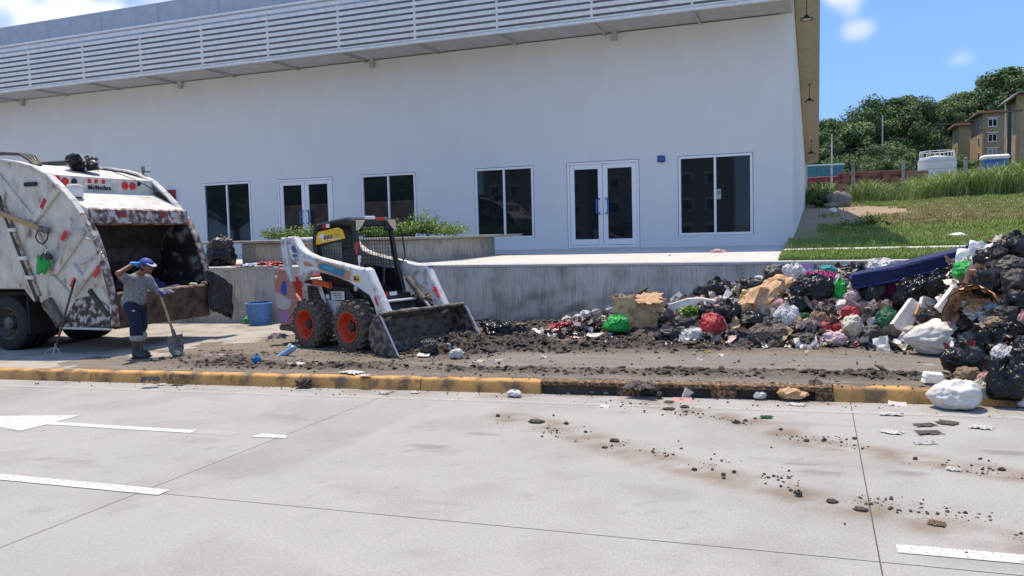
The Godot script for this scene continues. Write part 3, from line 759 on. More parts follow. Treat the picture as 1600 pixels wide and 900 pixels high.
# ------------------------------------------------------------------ planter with its bench slab
func planter():
	var o := thing("planter", "curved concrete planter with a bench slab round its rim on the terrace", "planter")
	var front := [Vector2(-13.3, -17.6), Vector2(-13.3, -16.35), Vector2(-12.4, -16.02), Vector2(-11.4, -15.86), Vector2(-10.4, -15.78), Vector2(-9.5, -15.8), Vector2(-8.8, -15.9), Vector2(-8.25, -16.15), Vector2(-7.95, -16.7), Vector2(-7.78, -17.5), Vector2(-7.7, -18.3), Vector2(-7.68, -19.1), Vector2(-8.6, -19.4), Vector2(-11.0, -19.4)]
	var flat := func(pts: Array, y0: float, y1: float, bev: float) -> ArrayMesh:
		var g := Geo.new(); g.x = Transform3D(Basis(Vector3(1, 0, 0), Vector3(0, 0, -1), Vector3(0, 1, 0)), Vector3.ZERO)
		var p := []
		for q in pts: p.append(Vector2(q.x, -q.y))
		g.prism(p, y0, y1, bev); return g.mesh(30)
	put("body", flat.call(front, 1.2, 1.745, 0.01), M.planter, o)
	var soil := []
	for q in front: soil.append(Vector2(-10.5, -17.6) + (q - Vector2(-10.5, -17.6)) * 0.9)
	put("soil", flat.call(soil, 1.7, 1.785, 0.02), mat(L(0.07, 0.05, 0.035), 0.95), o)
	# rim slab following the front, running on past the body at both ends
	var line := [Vector2(-17.4, -16.35), Vector2(-13.3, -16.3), Vector2(-12.4, -15.98), Vector2(-11.4, -15.82), Vector2(-10.4, -15.74), Vector2(-9.5, -15.76), Vector2(-8.8, -15.86), Vector2(-8.22, -16.12), Vector2(-7.9, -16.7), Vector2(-7.72, -17.5), Vector2(-7.62, -18.3), Vector2(-7.5, -18.85), Vector2(-7.25, -19.02), Vector2(-6.98, -19.05)]
	var g := Geo.new()
	var pr := func(i: int, w: float) -> Vector3:
		var d: Vector2 = (line[mini(i + 1, line.size() - 1)] - line[maxi(i - 1, 0)]).normalized()
		var nn := Vector2(-d.y, d.x)
		return Vector3(line[i].x + nn.x * w, 0, line[i].y + nn.y * w)
	var sec := [Vector2(0.05, 1.748), Vector2(0.075, 1.76), Vector2(0.075, 1.80), Vector2(0.06, 1.815), Vector2(-0.3, 1.815), Vector2(-0.31, 1.80), Vector2(-0.31, 1.748)]
	for i in line.size() - 1:
		for k in sec.size():
			var s0: Vector2 = sec[k]; var s1: Vector2 = sec[(k + 1) % sec.size()]
			var a: Vector3 = pr.call(i, s0.x) + Vector3(0, s0.y, 0); var b2: Vector3 = pr.call(i, s1.x) + Vector3(0, s1.y, 0)
			var c: Vector3 = pr.call(i + 1, s1.x) + Vector3(0, s1.y, 0); var d2: Vector3 = pr.call(i + 1, s0.x) + Vector3(0, s0.y, 0)
			g.quad(a, d2, c, b2)
	for e in [0, line.size() - 1]:
		var pts := []
		for s in sec: pts.append(pr.call(e, s.x) + Vector3(0, s.y, 0))
		for k in range(1, pts.size() - 1):
			if e == 0: g.tri(pts[0], pts[k], pts[k + 1])
			else: g.tri(pts[0], pts[k + 1], pts[k])
	put("bench_slab", g.mesh(30), M.planter, o)
	put("bench_leg", one_box(Vector3(-16.9, 1.49, -16.2), Vector3(0.2, 0.53, 0.3), 0.01), M.planter, o)
	# plants
	rng.seed = 21
	var names := ["low leafy shrub at the left end of the planter", "leafy shrub in the planter left of the loader cab", "leafy shrub in the planter just behind the loader arm", "pale leafy shrub in the planter behind the loader cab", "low shrub in the planter right of the loader cab", "tallest flowering shrub near the right of the planter", "bushy green shrub next to the tallest one in the planter", "small shrub at the right end of the planter"]
	var xs := [-12.55, -11.7, -10.9, -10.1, -9.35, -8.55, -8.95, -8.05]
	var hs := [0.36, 0.36, 0.4, 0.4, 0.4, 0.62, 0.46, 0.34]
	for i in 8:
		var z := -16.9 if i < 5 else -17.1
		var sh := thing("shrub", names[i], "shrub", Vector3(xs[i], 1.78, z), "shrubs in the planter")
		put("foliage", leafy(200 + i, 0.66 if i != 5 else 0.55, hs[i] * 1.1, 900, 0.055, [L(0.22, 0.32, 0.07), L(0.32, 0.4, 0.11), L(0.12, 0.2, 0.045)]), M.blade, sh)
		var stem := Geo.new()
		for k in 7:
			var a := rng.randf() * TAU
			stem.tube([Vector3(0, -0.02, 0), Vector3(cos(a) * 0.12, hs[i] * 0.4, sin(a) * 0.12), Vector3(cos(a) * 0.3, hs[i] * 0.8, sin(a) * 0.3)], [0.008, 0.006, 0.003], 4, false)
		put("stem", stem.mesh(60), M.bark, sh)

# a cushion of small leaves on arching shoots
func leafy(sd: int, rad: float, h: float, n: int, leaf: float, cols: Array) -> ArrayMesh:
	var r := RandomNumberGenerator.new(); r.seed = sd
	var g := Geo.new(); g.tinted = true
	for i in n / 6:
		var a := r.randf() * TAU; var q := sqrt(r.randf())
		var top := Vector3(cos(a) * rad * q, h * (1.0 - 0.5 * q * q) * r.randf_range(0.55, 1.12), sin(a) * rad * q * 0.8)
		var foot := Vector3(top.x * 0.5, h * 0.2, top.z * 0.5)
		for k in 6:
			var p := foot.lerp(top, (k + r.randf()) / 6.0) + Vector3(r.randf_range(-1, 1), r.randf_range(-0.5, 0.5), r.randf_range(-1, 1)) * leaf * 1.2
			var d := Vector3(r.randf_range(-1, 1), r.randf_range(-0.4, 0.9), r.randf_range(-1, 1)).normalized()
			var s := d.cross(Vector3(r.randf_range(-1, 1), 1, r.randf_range(-1, 1))).normalized()
			var l := leaf * r.randf_range(0.7, 1.4)
			g.tint = cols[r.randi() % cols.size()] * r.randf_range(0.75, 1.25)
			var up := s.cross(d) * l * 0.18
			g.tri(p, p + d * l * 0.5 + s * l * 0.32 + up, p + d * l); g.tri(p, p + d * l, p + d * l * 0.5 - s * l * 0.32 + up)
	return g.mesh(0)

# ------------------------------------------------------------------ the field right of the hall, fence, trees, flats
func land(x: float, z: float) -> float:
	var s := -18.6 - z
	if s < 0.0: return lerpf(1.2, 1.33, ss(-3.5, 0.0, s))
	var y := 1.33 + 0.057 * minf(s, 28.0) + 0.075 * clampf(s - 28.0, 0.0, 30.0) + 0.028 * clampf(x - 1.0, 0.0, 14.0) * ss(4.0, 28.0, s)
	y += 0.15 * MS.land.get_noise_2d(x * 0.25, z * 0.25) * ss(1.0, 8.0, s)
	return y + 15.0 * ss(125.0, 190.0, -z)

func soil_share(x: float, z: float) -> float:      # where bare earth shows on the field
	var n: float = MS.land.get_noise_2d(x * 0.7, z * 0.35)
	var k := ss(0.6, -0.2, absf(z + 36.0) / 9.0 + (x - 0.6) * 0.22 - 0.85 + n)
	k = maxf(k, 0.55 * ss(-0.05, 0.35, MS.land.get_noise_2d(x * 0.5 + 70, z * 0.22)) * ss(1.0, 3.0, x) * ss(-23.5, -27.0, z))
	return clampf(k, 0, 1)

func grass_tuft(sd: int, n: int, h: float, w: float, spread: float, lean := 0.5) -> ArrayMesh:
	var r := RandomNumberGenerator.new(); r.seed = sd
	var g := Geo.new(); g.tinted = true
	for i in n:
		var a := r.randf() * TAU; var q := sqrt(r.randf()) * spread
		var p := Vector3(cos(a) * q, 0, sin(a) * q)
		var b := r.randf() * TAU; var d := Vector3(cos(b), 0, sin(b)); var s := Vector3(-d.z, 0, d.x) * w * r.randf_range(0.6, 1.2)
		var hh := h * r.randf_range(0.55, 1.15); var l := lean * hh * r.randf_range(0.3, 1.2)
		var m := p + Vector3.UP * hh * 0.6 + d * l * 0.35; var t := p + Vector3.UP * hh * (1.0 - 0.25 * lean) + d * l
		g.tint = Color(1, 1, 1) * r.randf_range(0.7, 1.25)
		g.tri(p - s, p + s, m + s * 0.8); g.tri(p - s, m + s * 0.8, m - s * 0.8); g.tri(m - s * 0.8, m + s * 0.8, t)
	return g.mesh(0)

func scatter(n: String, mesh: Mesh, m: Material, where: Array, cols: Array, label: String) -> MultiMeshInstance3D:
	var mm := MultiMesh.new(); mm.transform_format = MultiMesh.TRANSFORM_3D; mm.use_colors = true
	mm.mesh = mesh; mm.instance_count = where.size()
	for i in where.size():
		mm.set_instance_transform(i, where[i]); mm.set_instance_color(i, cols[i])
	var o := MultiMeshInstance3D.new(); o.multimesh = mm; o.material_override = m; o.name = numbered(n); add_child(o)
	o.set_meta("kind", "stuff"); o.set_meta("label", label)
	return o

func field_and_far():
	MS.land = noise(71, 0.4, 4)
	var n2 := noise(72, 2.0, 3)
	var earth := func(x, z, _y):
		var k := soil_share(x, z)
		var g := Color(0.19, 0.23, 0.065).lerp(Color(0.27, 0.24, 0.12), clampf(0.45 + MS.land.get_noise_2d(x * 0.4, z * 0.3) + ss(-23, -28, z) * 0.35, 0, 1))
		var c := g.lerp(Color(0.34, 0.26, 0.17), k) * (1.0 + 0.25 * n2.get_noise_2d(x, z))
		return c
	struct("field", sheet(-0.66, 60.0, -76.0, -15.3, 240, 240, land, earth), M.earth, "sloping grassy field with bare earth right of the hall")
	struct("hill", sheet(-260.0, 320.0, -420.0, -76.0, 60, 40, func(x, z): return land(clampf(x, 0.0, 30.0), z) + 0.0, func(x, z, _y): return Color(0.04, 0.065, 0.02)), M.earth, "dark wooded hill behind the flats")
	struct("ground", sheet(-300.0, 400.0, -76.0, 300.0, 6, 6, func(_x, _z): return -1.2), M.paving, "open ground round the street")
	struct("footpath", sheet(-0.655, 40.0, -18.5, -17.3, 60, 2, func(x, z): return 1.35 + 0.004 * x), M.terrace, "narrow concrete footpath between two strips of grass")
	struct("wall_apron", one_box(Vector3(-0.18, 1.3, -24.4), Vector3(0.8, 0.2, 5.0), 0.02), M.paving, "concrete apron along the side wall of the hall")
	# short grass
	rng.seed = 33
	var tr := []; var cs := []
	var n := 0
	while n < 26000:
		var u := rng.randf()
		var z := -15.42 - 1.75 * rng.randf() if n < 7000 else lerpf(-18.6, -47.0, u * u * 0.6 + 0.4 * u)
		var d := -z
		var x := lerpf(-0.62, 0.29 * d + 0.2, rng.randf())
		n += 1
		if z < -21.0 and x < 0.1: continue
		if rng.randf() < soil_share(x, z) * 1.0: continue
		var s := rng.randf_range(0.6, 1.25) * (1.0 if d < 24 else 1.5)
		tr.append(Transform3D(Basis(Vector3.UP, rng.randf() * TAU).scaled(Vector3(s, s * rng.randf_range(0.7, 1.3), s)), Vector3(x, land(x, z) - 0.01, z)))
		var dry := clampf(0.05 + 1.2 * MS.land.get_noise_2d(x * 0.5 + 20, z * 0.3) + ss(-23.0, -28.0, z) * 0.35, 0, 1)
		cs.append(Color(0.23, 0.32, 0.07).lerp(Color(0.38, 0.32, 0.16), dry) * rng.randf_range(0.8, 1.2))
	scatter("grass", grass_tuft(1, 11, 0.11, 0.006, 0.09, 0.6), M.blade, tr, cs, "short sunlit grass on the verge and the field")
	# rank growth along the fence
	tr = []; cs = []
	for i in 1500:
		var x := rng.randf_range(-0.3, 17.5); var z := rng.randf_range(-49.0, -44.0)
		var k := lin([[-0.4, 0.5], [0.2, 0.75], [0.9, 0.25], [2.0, 0.7], [4.4, 0.65], [5.6, 0.75], [7.0, 0.85], [9.0, 0.92], [12.0, 0.95], [18.0, 1.3]], x) * rng.randf_range(0.4, 1.25)
		if rng.randf() > 0.35 + 0.5 * ss(4.0, 7.0, x) and x > 0.4: continue
		if x > 3.0 and x < 4.6 and rng.randf() < 0.5: continue
		tr.append(Transform3D(Basis(Vector3.UP, rng.randf() * TAU).scaled(Vector3(k, k, k)), Vector3(x, land(x, z) - 0.05, z)))
		cs.append(Color(0.16, 0.29, 0.07).lerp(Color(0.38, 0.42, 0.18), rng.randf()) * rng.randf_range(0.55, 1.3))
	scatter("tall_weeds", grass_tuft(2, 46, 1.75, 0.02, 0.5, 0.75), M.blade, tr, cs, "tall rank weeds growing along the fence")
	# dirt verge with low plants beside the hall
	var shrubs := [["low dark shrub by the rear corner of the hall", 0.35, -42.5, 0.9, 0.8], ["leafy bush left of the first fence post beside the rubble", 0.1, -45.5, 1.0, 1.4], ["broad leafy bush between the two pale fence posts", 2.9, -47.0, 0.9, 1.0], ["pale dry bush beside the second fence post", 3.55, -46.8, 0.55, 0.9], ["light green broadleaf plant in the tall weeds left of the dark pole", 9.6, -45.2, 0.8, 1.0], ["ragged weed in the shade beside the hall wall", 0.9, -26.3, 0.5, 0.4], ["spindly weed at the edge of the shade on the grass", 1.5, -27.0, 0.45, 0.5]]
	for i in shrubs.size():
		var q: Array = shrubs[i]
		var o := thing("bush", q[0], "bush", Vector3(q[1], land(q[1], q[2]) - 0.05, q[2]), "bushes along the fence")
		var pale := [L(0.27, 0.22, 0.1), L(0.2, 0.2, 0.08), L(0.32, 0.26, 0.14)]; var green := [L(0.07, 0.13, 0.025), L(0.11, 0.18, 0.035), L(0.05, 0.09, 0.02)]
		put("foliage", leafy(300 + i, q[3], q[4], 900 if q[3] > 0.6 else 300, 0.13 if q[3] > 0.6 else 0.07, pale if i == 3 else green), M.blade, o)
		var st := Geo.new(); st.tube([Vector3(0, -0.1, 0), Vector3(0.05, q[4] * 0.6, 0)], [0.03, 0.01], 5); put("stem", st.mesh(60), M.bark, o)
	# fence: concrete posts and strands of wire
	var fence := thing("wire_fence", "post and wire fence of pale concrete posts among tall weeds", "fence")
	var fpx := [-1.2, 1.73, 4.1, 6.9, 9.75, 12.6, 15.5, 18.4]
	for x in fpx:
		put("fence_post", one_box(Vector3(x, land(x, -46.0) + 0.95, -46.0), Vector3(0.15, 2.1, 0.13), 0.015), M.paving, fence)
	for k in 5:
		var g := Geo.new(); var pts := []
		for x in fpx: pts.append(Vector3(x, land(x, -46.0) + 0.4 + 0.37 * k, -45.92))
		g.tube(pts, 0.006, 4, false); put("fence_wire", g.mesh(60), M.dark_metal, fence)
	# broken concrete and a low wall
	var rub := thing("concrete_rubble", "slab of grey broken concrete lying on bare earth near the hall", "rubble", Vector3(0.95, land(0.95, -42.0), -42.0))
	put("slab", lump_mesh(5, 0.18, 0.5), mat(L(0.2, 0.19, 0.18), 0.95, 0.0, MS.tex.stain, 1.0), rub).transform = Transform3D(Basis(Vector3(0, 0, 1), 0.6).scaled(Vector3(0.55, 0.45, 0.4)), Vector3(0, 0.3, 0))
	put("fragment", lump_mesh(6, 0.2, 0.6), mat(L(0.23, 0.21, 0.19), 0.95), rub).transform = Transform3D(Basis().scaled(Vector3(0.28, 0.16, 0.25)), Vector3(-0.35, 0.1, 0.3))
	var lw := thing("low_brown_wall", "low reddish brown wall behind the weeds", "wall")
	put("panel", one_box(Vector3(3.4, 4.4, -60.0), Vector3(4.2, 1.9, 0.25), 0.02), mat(L(0.2, 0.075, 0.06), 0.8, 0.0, MS.tex.dirt, 0.4), lw)
	put("panel", one_box(Vector3(6.15, 4.35, -59.6), Vector3(1.25, 1.75, 0.3), 0.02), mat(L(0.22, 0.13, 0.085), 0.8, 0.0, MS.tex.soft, 0.4), lw)
	# teal container and the red trailer in front of it
	var con := thing("teal_container", "teal shipping container parked behind the hall", "container", Vector3(-1.2, 4.6, -71.0))
	var cg := Geo.new()
	for i in 22: cg.box(Vector3(-2.9 + i * 0.28, 0.95, 1.22), Vector3(0.14, 1.85, 0.06), 0.01)
	cg.box(Vector3(0, 0.95, 0), Vector3(6.3, 1.9, 2.4)); put("walls", cg.mesh(0), mat(L(0.03, 0.24, 0.26), 0.5, 0.0, MS.tex.soft, 0.5), con)
	put("roof", one_box(Vector3(0, 1.97, 0), Vector3(6.4, 0.14, 2.6), 0.02), mat(L(0.32, 0.55, 0.55), 0.5), con)
	var trl := thing("red_trailer", "dark red flatbed trailer standing in front of the teal container", "trailer", Vector3(-1.0, 4.3, -68.3))
	put("bed", one_box(Vector3(0, 0.85, 0), Vector3(6.0, 0.75, 2.2), 0.03), mat(L(0.2, 0.012, 0.03), 0.5, 0.0, MS.tex.soft, 0.6), trl)
	put("chassis", one_box(Vector3(0, 0.35, 0), Vector3(5.6, 0.22, 1.2), 0.02), M.loader_grey, trl)
	for x in [0.6, 1.7, 2.5]:
		var g := Geo.new(); g.x = Transform3D(Basis(Vector3(1, 0, 0), PI / 2), Vector3(x, 0.3, 1.0)); g.lathe([Vector2(0, -0.12), Vector2(0.36, -0.12), Vector2(0.4, 0), Vector2(0.36, 0.12), Vector2(0, 0.12)], 16); put("wheel", g.mesh(40), M.rubber, trl)
	# white tank
	var tk := thing("white_tank", "big white storage tank with a railed top behind the weeds", "tank", Vector3(9.3, 4.2, -76.0))
	var tg := Geo.new(); tg.lathe([Vector2(1.45, -1.0), Vector2(1.45, 2.7), Vector2(1.3, 2.95), Vector2(0, 3.15)], 28); put("shell", tg.mesh(40), mat(L(0.58, 0.59, 0.6), 0.5, 0.0, MS.tex.soft, 0.3), tk)
	var rl := Geo.new()
	for i in 12:
		var a := TAU * i / 12; rl.tube([Vector3(cos(a) * 1.3, 2.9, sin(a) * 1.3), Vector3(cos(a) * 1.3, 3.45, sin(a) * 1.3)], 0.03, 5)
		var b := TAU * (i + 1) / 12; rl.tube([Vector3(cos(a) * 1.3, 3.45, sin(a) * 1.3), Vector3(cos(b) * 1.3, 3.45, sin(b) * 1.3)], 0.03, 5)
	put("railing", rl.mesh(40), M.white_plain, tk)
	var bt := thing("blue_booth", "blue cabin with a white roof in front of the flats", "cabin", Vector3(10.45, 3.6, -59.0))
	put("cabin", one_box(Vector3(0, 0.9, 0), Vector3(1.35, 2.4, 1.3), 0.05), mat(L(0.02, 0.1, 0.32), 0.4), bt)
	put("roof", one_box(Vector3(0, 2.2, 0), Vector3(1.5, 0.28, 1.45), 0.1), M.white_plain, bt)
	put("door_panel", one_box(Vector3(-0.1, 0.85, 0.66), Vector3(0.85, 2.0, 0.03), 0.01), mat(L(0.03, 0.16, 0.42), 0.4), bt)
	# poles and wires
	var poles := [["dark utility pole in front of the flats at the right edge", 13.1, -68.7, 10.2, 0.13, 0.0], ["leaning utility pole beside the white tank", 12.9, -99.0, 12.8, 0.12, -0.35], ["thin pole behind the teal container", 1.0, -66.0, 8.6, 0.06, 0.0], ["pale lamp post in front of the ochre flats", 15.3, -82.0, 12.0, 0.05, 0.0], ["slender pole among the trees behind the container", 8.0, -118.0, 16.0, 0.09, 0.0]]
	for p in poles:
		var foot := land(p[1], p[2]) - 0.3
		var o := thing("utility_pole", p[0], "pole", Vector3(p[1], foot, p[2]))
		var h: float = p[3] - foot
		var g := Geo.new(); g.tube([Vector3(0, 0, 0), Vector3(p[5] * 1.5, h, 0)], [p[4] * 1.2, p[4] * 0.8], 8); put("shaft", g.mesh(40), M.dark_metal if p[4] > 0.1 else M.wall_concrete, o)
		if p[4] > 0.1: put("crossarm", one_box(Vector3(p[5] * 1.45, h - 0.5, 0.1), Vector3(1.6, 0.12, 0.12), 0.01), M.bark, o)
	var wires := [["overhead wire sagging from the dark pole to the leaning pole", Vector3(13.1, 9.9, -68.6), Vector3(12.4, 12.3, -98.9), 0.3], ["upper overhead wire running left across the trees", Vector3(12.3, 12.2, -98.9), Vector3(-3.0, 9.6, -90.0), 1.0], ["lower overhead wire running left across the trees", Vector3(12.5, 10.7, -98.9), Vector3(-3.0, 7.2, -84.0), 1.4], ["overhead wire leaving the dark pole towards the right", Vector3(13.1, 9.8, -68.7), Vector3(26.0, 12.0, -72.0), 0.4]]
	for w in wires:
		var g := Geo.new(); var pts := []
		for i in 13:
			var t := i / 12.0; pts.append(w[1].lerp(w[2], t) + Vector3.DOWN * w[3] * 4.0 * t * (1.0 - t))
		g.tube(pts, 0.022, 4); var o := put("overhead_wire", g.mesh(60), M.dark_metal); tag(o, w[0], "wire", "overhead wires")
	flats()
	trees()
	# the dark bird
	var bird := thing("bird", "black bird standing on the grass at the edge of the hall's shadow", "bird", Vector3(1.95, land(1.95, -26.0), -26.0))
	var bg := Geo.new()
	bg.tube([Vector3(0.26, 0.17, 0), Vector3(0.14, 0.19, 0), Vector3(0.04, 0.23, 0), Vector3(-0.08, 0.29, 0), Vector3(-0.13, 0.36, 0), Vector3(-0.15, 0.42, 0)], [0.02, 0.05, 0.085, 0.075, 0.04, 0.03], 10)
	bg.tube([Vector3(-0.135, 0.42, 0), Vector3(-0.17, 0.43, 0), Vector3(-0.23, 0.415, 0)], [0.034, 0.034, 0.006], 8)
	bird.scale = Vector3.ONE * 0.55; put("body", bg.mesh(60), M.loader_black, bird)
	for s in [-0.035, 0.035]:
		var lg := Geo.new(); lg.tube([Vector3(0.0, 0.2, s), Vector3(0.02, 0.1, s), Vector3(-0.01, 0.0, s), Vector3(-0.05, 0.005, s)], 0.008, 5); put("leg", lg.mesh(60), M.loader_grey, bird)
	# a scrap of white on the earth
	var sc := put("paper_scrap", lump_mesh(9, 0.3, 0.4), M.white_plain); sc.position = Vector3(0.55, land(0.55, -35.0) + 0.08, -35.0); sc.scale = Vector3(0.16, 0.1, 0.12); tag(sc, "white scrap lying on bare earth in front of the rubble", "litter")
	var sc2 := put("paper_scrap", lump_mesh(10, 0.3, 0.4), M.white_plain); sc2.position = Vector3(3.0, land(3.0, -21.0) + 0.06, -21.0); sc2.scale = Vector3(0.2, 0.05, 0.12); tag(sc2, "white scrap on the sunlit grass above the blue mattress", "litter")

# an uneven lump: a sphere pushed about by noise
func lump_mesh(sd: int, amp: float, freq: float, flat := -1.0, seg := 18) -> ArrayMesh:
	var n := noise(sd, freq, 3)
	var v := PackedVector3Array(); var t := PackedInt32Array()
	var rows := seg / 2
	for j in rows + 1:
		var th := PI * j / rows
		for i in seg:
			var ph := TAU * i / seg
			var d := Vector3(sin(th) * cos(ph), cos(th), sin(th) * sin(ph))
			var p := d * (1.0 + amp * 2.2 * n.get_noise_3dv(d * 2.0))
			if flat > -1.0: p.y = maxf(p.y, flat)
			v.append(p)
	for j in rows:
		for i in seg:
			var a := j * seg + i; var b := j * seg + (i + 1) % seg
			t.append_array(PackedInt32Array([a, b, b + seg, a, b + seg, a + seg]))
	return indexed(v, t)

func flats():
	var wallm := mat(L(0.42, 0.3, 0.165), 0.85, 0.0, MS.tex.soft, 0.2)
	var lightm := mat(L(0.4, 0.29, 0.16), 0.85, 0.0, MS.tex.soft, 0.2)
	var roofm := mat(L(0.42, 0.17, 0.11), 0.7); var slate := mat(L(0.2, 0.17, 0.15), 0.7)
	var list := [
		["ochre block of flats with a gabled roof at the right edge", 21.6, 10.0, -110.0, 15.4, 0.5, true],
		["ochre block of flats with three stacked white windows behind the blue cabin", 21.1, 3.0, -127.5, 16.4, 4.6, false],
		["windowless ochre stair block between two blocks of flats", 20.85, 2.0, -146.5, 16.9, 0.6, false],
		["farthest ochre block of flats with a red roof beside the leaning pole", 19.3, 2.4, -163.0, 15.6, 4.0, false]]
	for k in 4:
		var q: Array = list[k]
		var x0: float = q[1]; var w: float = q[2]; var z: float = q[3]; var top: float = q[4]; var dp: float = q[5] + 5.0
		var b := thing("apartment_block", q[0], "building", Vector3(x0, 0, z), "ochre flats on the hillside")
		put("wall", one_box(Vector3(w * 0.5, top * 0.5, -dp * 0.5), Vector3(w, top, dp)), wallm, b)
		if q[6]:
			var g := Geo.new(); g.prism([Vector2(-0.95, top + 0.1), Vector2(0.2, top + 1.0), Vector2(w + 1, top + 1.2), Vector2(w + 1, top + 1.42), Vector2(0.1, top + 1.22), Vector2(-1.05, top + 0.26)], -dp, 0.7); put("roof", g.mesh(0), slate, b)
			var g2 := Geo.new(); g2.prism([Vector2(0.0, top - 0.02), Vector2(w, top - 0.02), Vector2(w, top + 1.1), Vector2(0.2, top + 0.9), Vector2(0.0, top + 0.7)], -dp + 0.2, -0.004); put("gable", g2.mesh(0), wallm, b)
		else:
			put("roof", one_box(Vector3(w * 0.5 - 0.2, top + 0.12, -dp * 0.5 + 0.2), Vector3(w + 1.0, 0.25, dp + 0.8), 0.03), roofm if k != 1 else slate, b)
			if k == 1: put("roof_edge", one_box(Vector3(w * 0.5 - 0.2, top + 0.12, 0.63), Vector3(w + 1.0, 0.25, 0.05), 0.01), roofm, b)
		for f in 5:
			var y := top - (1.3 if k != 3 else 0.95) - f * (2.05 if k != 3 else 1.92)
			var wins := []
			if k == 1: wins = [[1.2, 1.1, 1.15]]
			elif k == 3: wins = [[1.35, 1.0, 1.15]]
			elif k == 0: wins = [[4.0, 1.2, 1.3], [7.0, 1.2, 1.3]]
			for v in wins:
				var fr := put("window", one_box(Vector3(v[0], y, 0.02), Vector3(v[1], v[2], 0.12), 0.01), M.frame, b)
				for s in [-1, 1]: put("pane", one_box(Vector3(v[0] + s * v[1] * 0.235, y, 0.07), Vector3(v[1] * 0.38, v[2] * 0.78, 0.04)), M.glass if (f + k) % 3 != 0 else mat(L(0.3, 0.32, 0.33), 0.3), fr)
				put("sill", one_box(Vector3(v[0], y + v[2] * 0.5 + 0.12, 0.1), Vector3(v[1] + 0.35, 0.12, 0.3), 0.01), M.white_plain, b)
			# small windows on the flank that faces the sun
			var sd := put("window", one_box(Vector3(0.0, y - 0.2, -2.2), Vector3(0.1, 1.0, 1.0), 0.01), M.frame, b)
			put("pane", one_box(Vector3(-0.03, y - 0.2, -2.2), Vector3(0.08, 0.84, 0.8)), M.glass, sd)
		var dp2 := Geo.new(); dp2.tube([Vector3(0.12, 0, 0.1), Vector3(0.12, top, 0.1)], 0.1, 6); put("drain_pipe", dp2.mesh(40), lightm, b)

# a crown: leaf sprays round a set of limbs, thinner at the rim so that the sky shows through
func crown_mesh(sd: int, blobs: int, leaves: int, leaf: float, flatness: float) -> Array:
	var r := RandomNumberGenerator.new(); r.seed = sd
	var g := Geo.new(); g.tinted = true
	var limbs := Geo.new()
	limbs.tube([Vector3(0, -1.6, 0), Vector3(0.03, -0.9, 0), Vector3(0, -0.3, 0.02)], [0.07, 0.05, 0.035], 7)
	for i in blobs:
		var a := r.randf() * TAU; var e := asin(clampf(r.randf_range(-0.35, 1.0), -1, 1)); var q := r.randf_range(0.35, 1.0)
		var c := Vector3(cos(a) * cos(e), sin(e) * flatness, sin(a) * cos(e)) * q * r.randf_range(0.75, 1.05)
		var rad := r.randf_range(0.17, 0.36)
		limbs.tube([Vector3(0, -0.5 + 0.2 * r.randf(), 0), c * 0.55 + Vector3(0, -0.15, 0), c], [0.03, 0.018, 0.006], 5, false)
		var shade := r.randf_range(0.72, 1.25); var yel := r.randf()
		for k in leaves:
			var d := Vector3(r.randfn(), r.randfn(), r.randfn()).normalized()
			var p := c + Vector3(d.x, d.y * 0.7, d.z) * rad * pow(r.randf(), 0.4)
			var n := (d + Vector3(r.randfn(), r.randfn() + 0.6, r.randfn()) * 0.6).normalized()
			var u := n.cross(Vector3(r.randfn(), r.randfn(), r.randfn())).normalized(); var w := n.cross(u)
			var l := leaf * r.randf_range(0.6, 1.5)
			g.tint = Color(0.075, 0.135, 0.045).lerp(Color(0.19, 0.26, 0.09), yel * yel) * shade * r.randf_range(0.7, 1.4)
			g.tri(p - u * l, p + w * l * 0.45 + n * l * 0.15, p + u * l); g.tri(p - u * l, p + u * l, p - w * l * 0.45 + n * l * 0.15)
	return [g.mesh(0), limbs.mesh(60)]

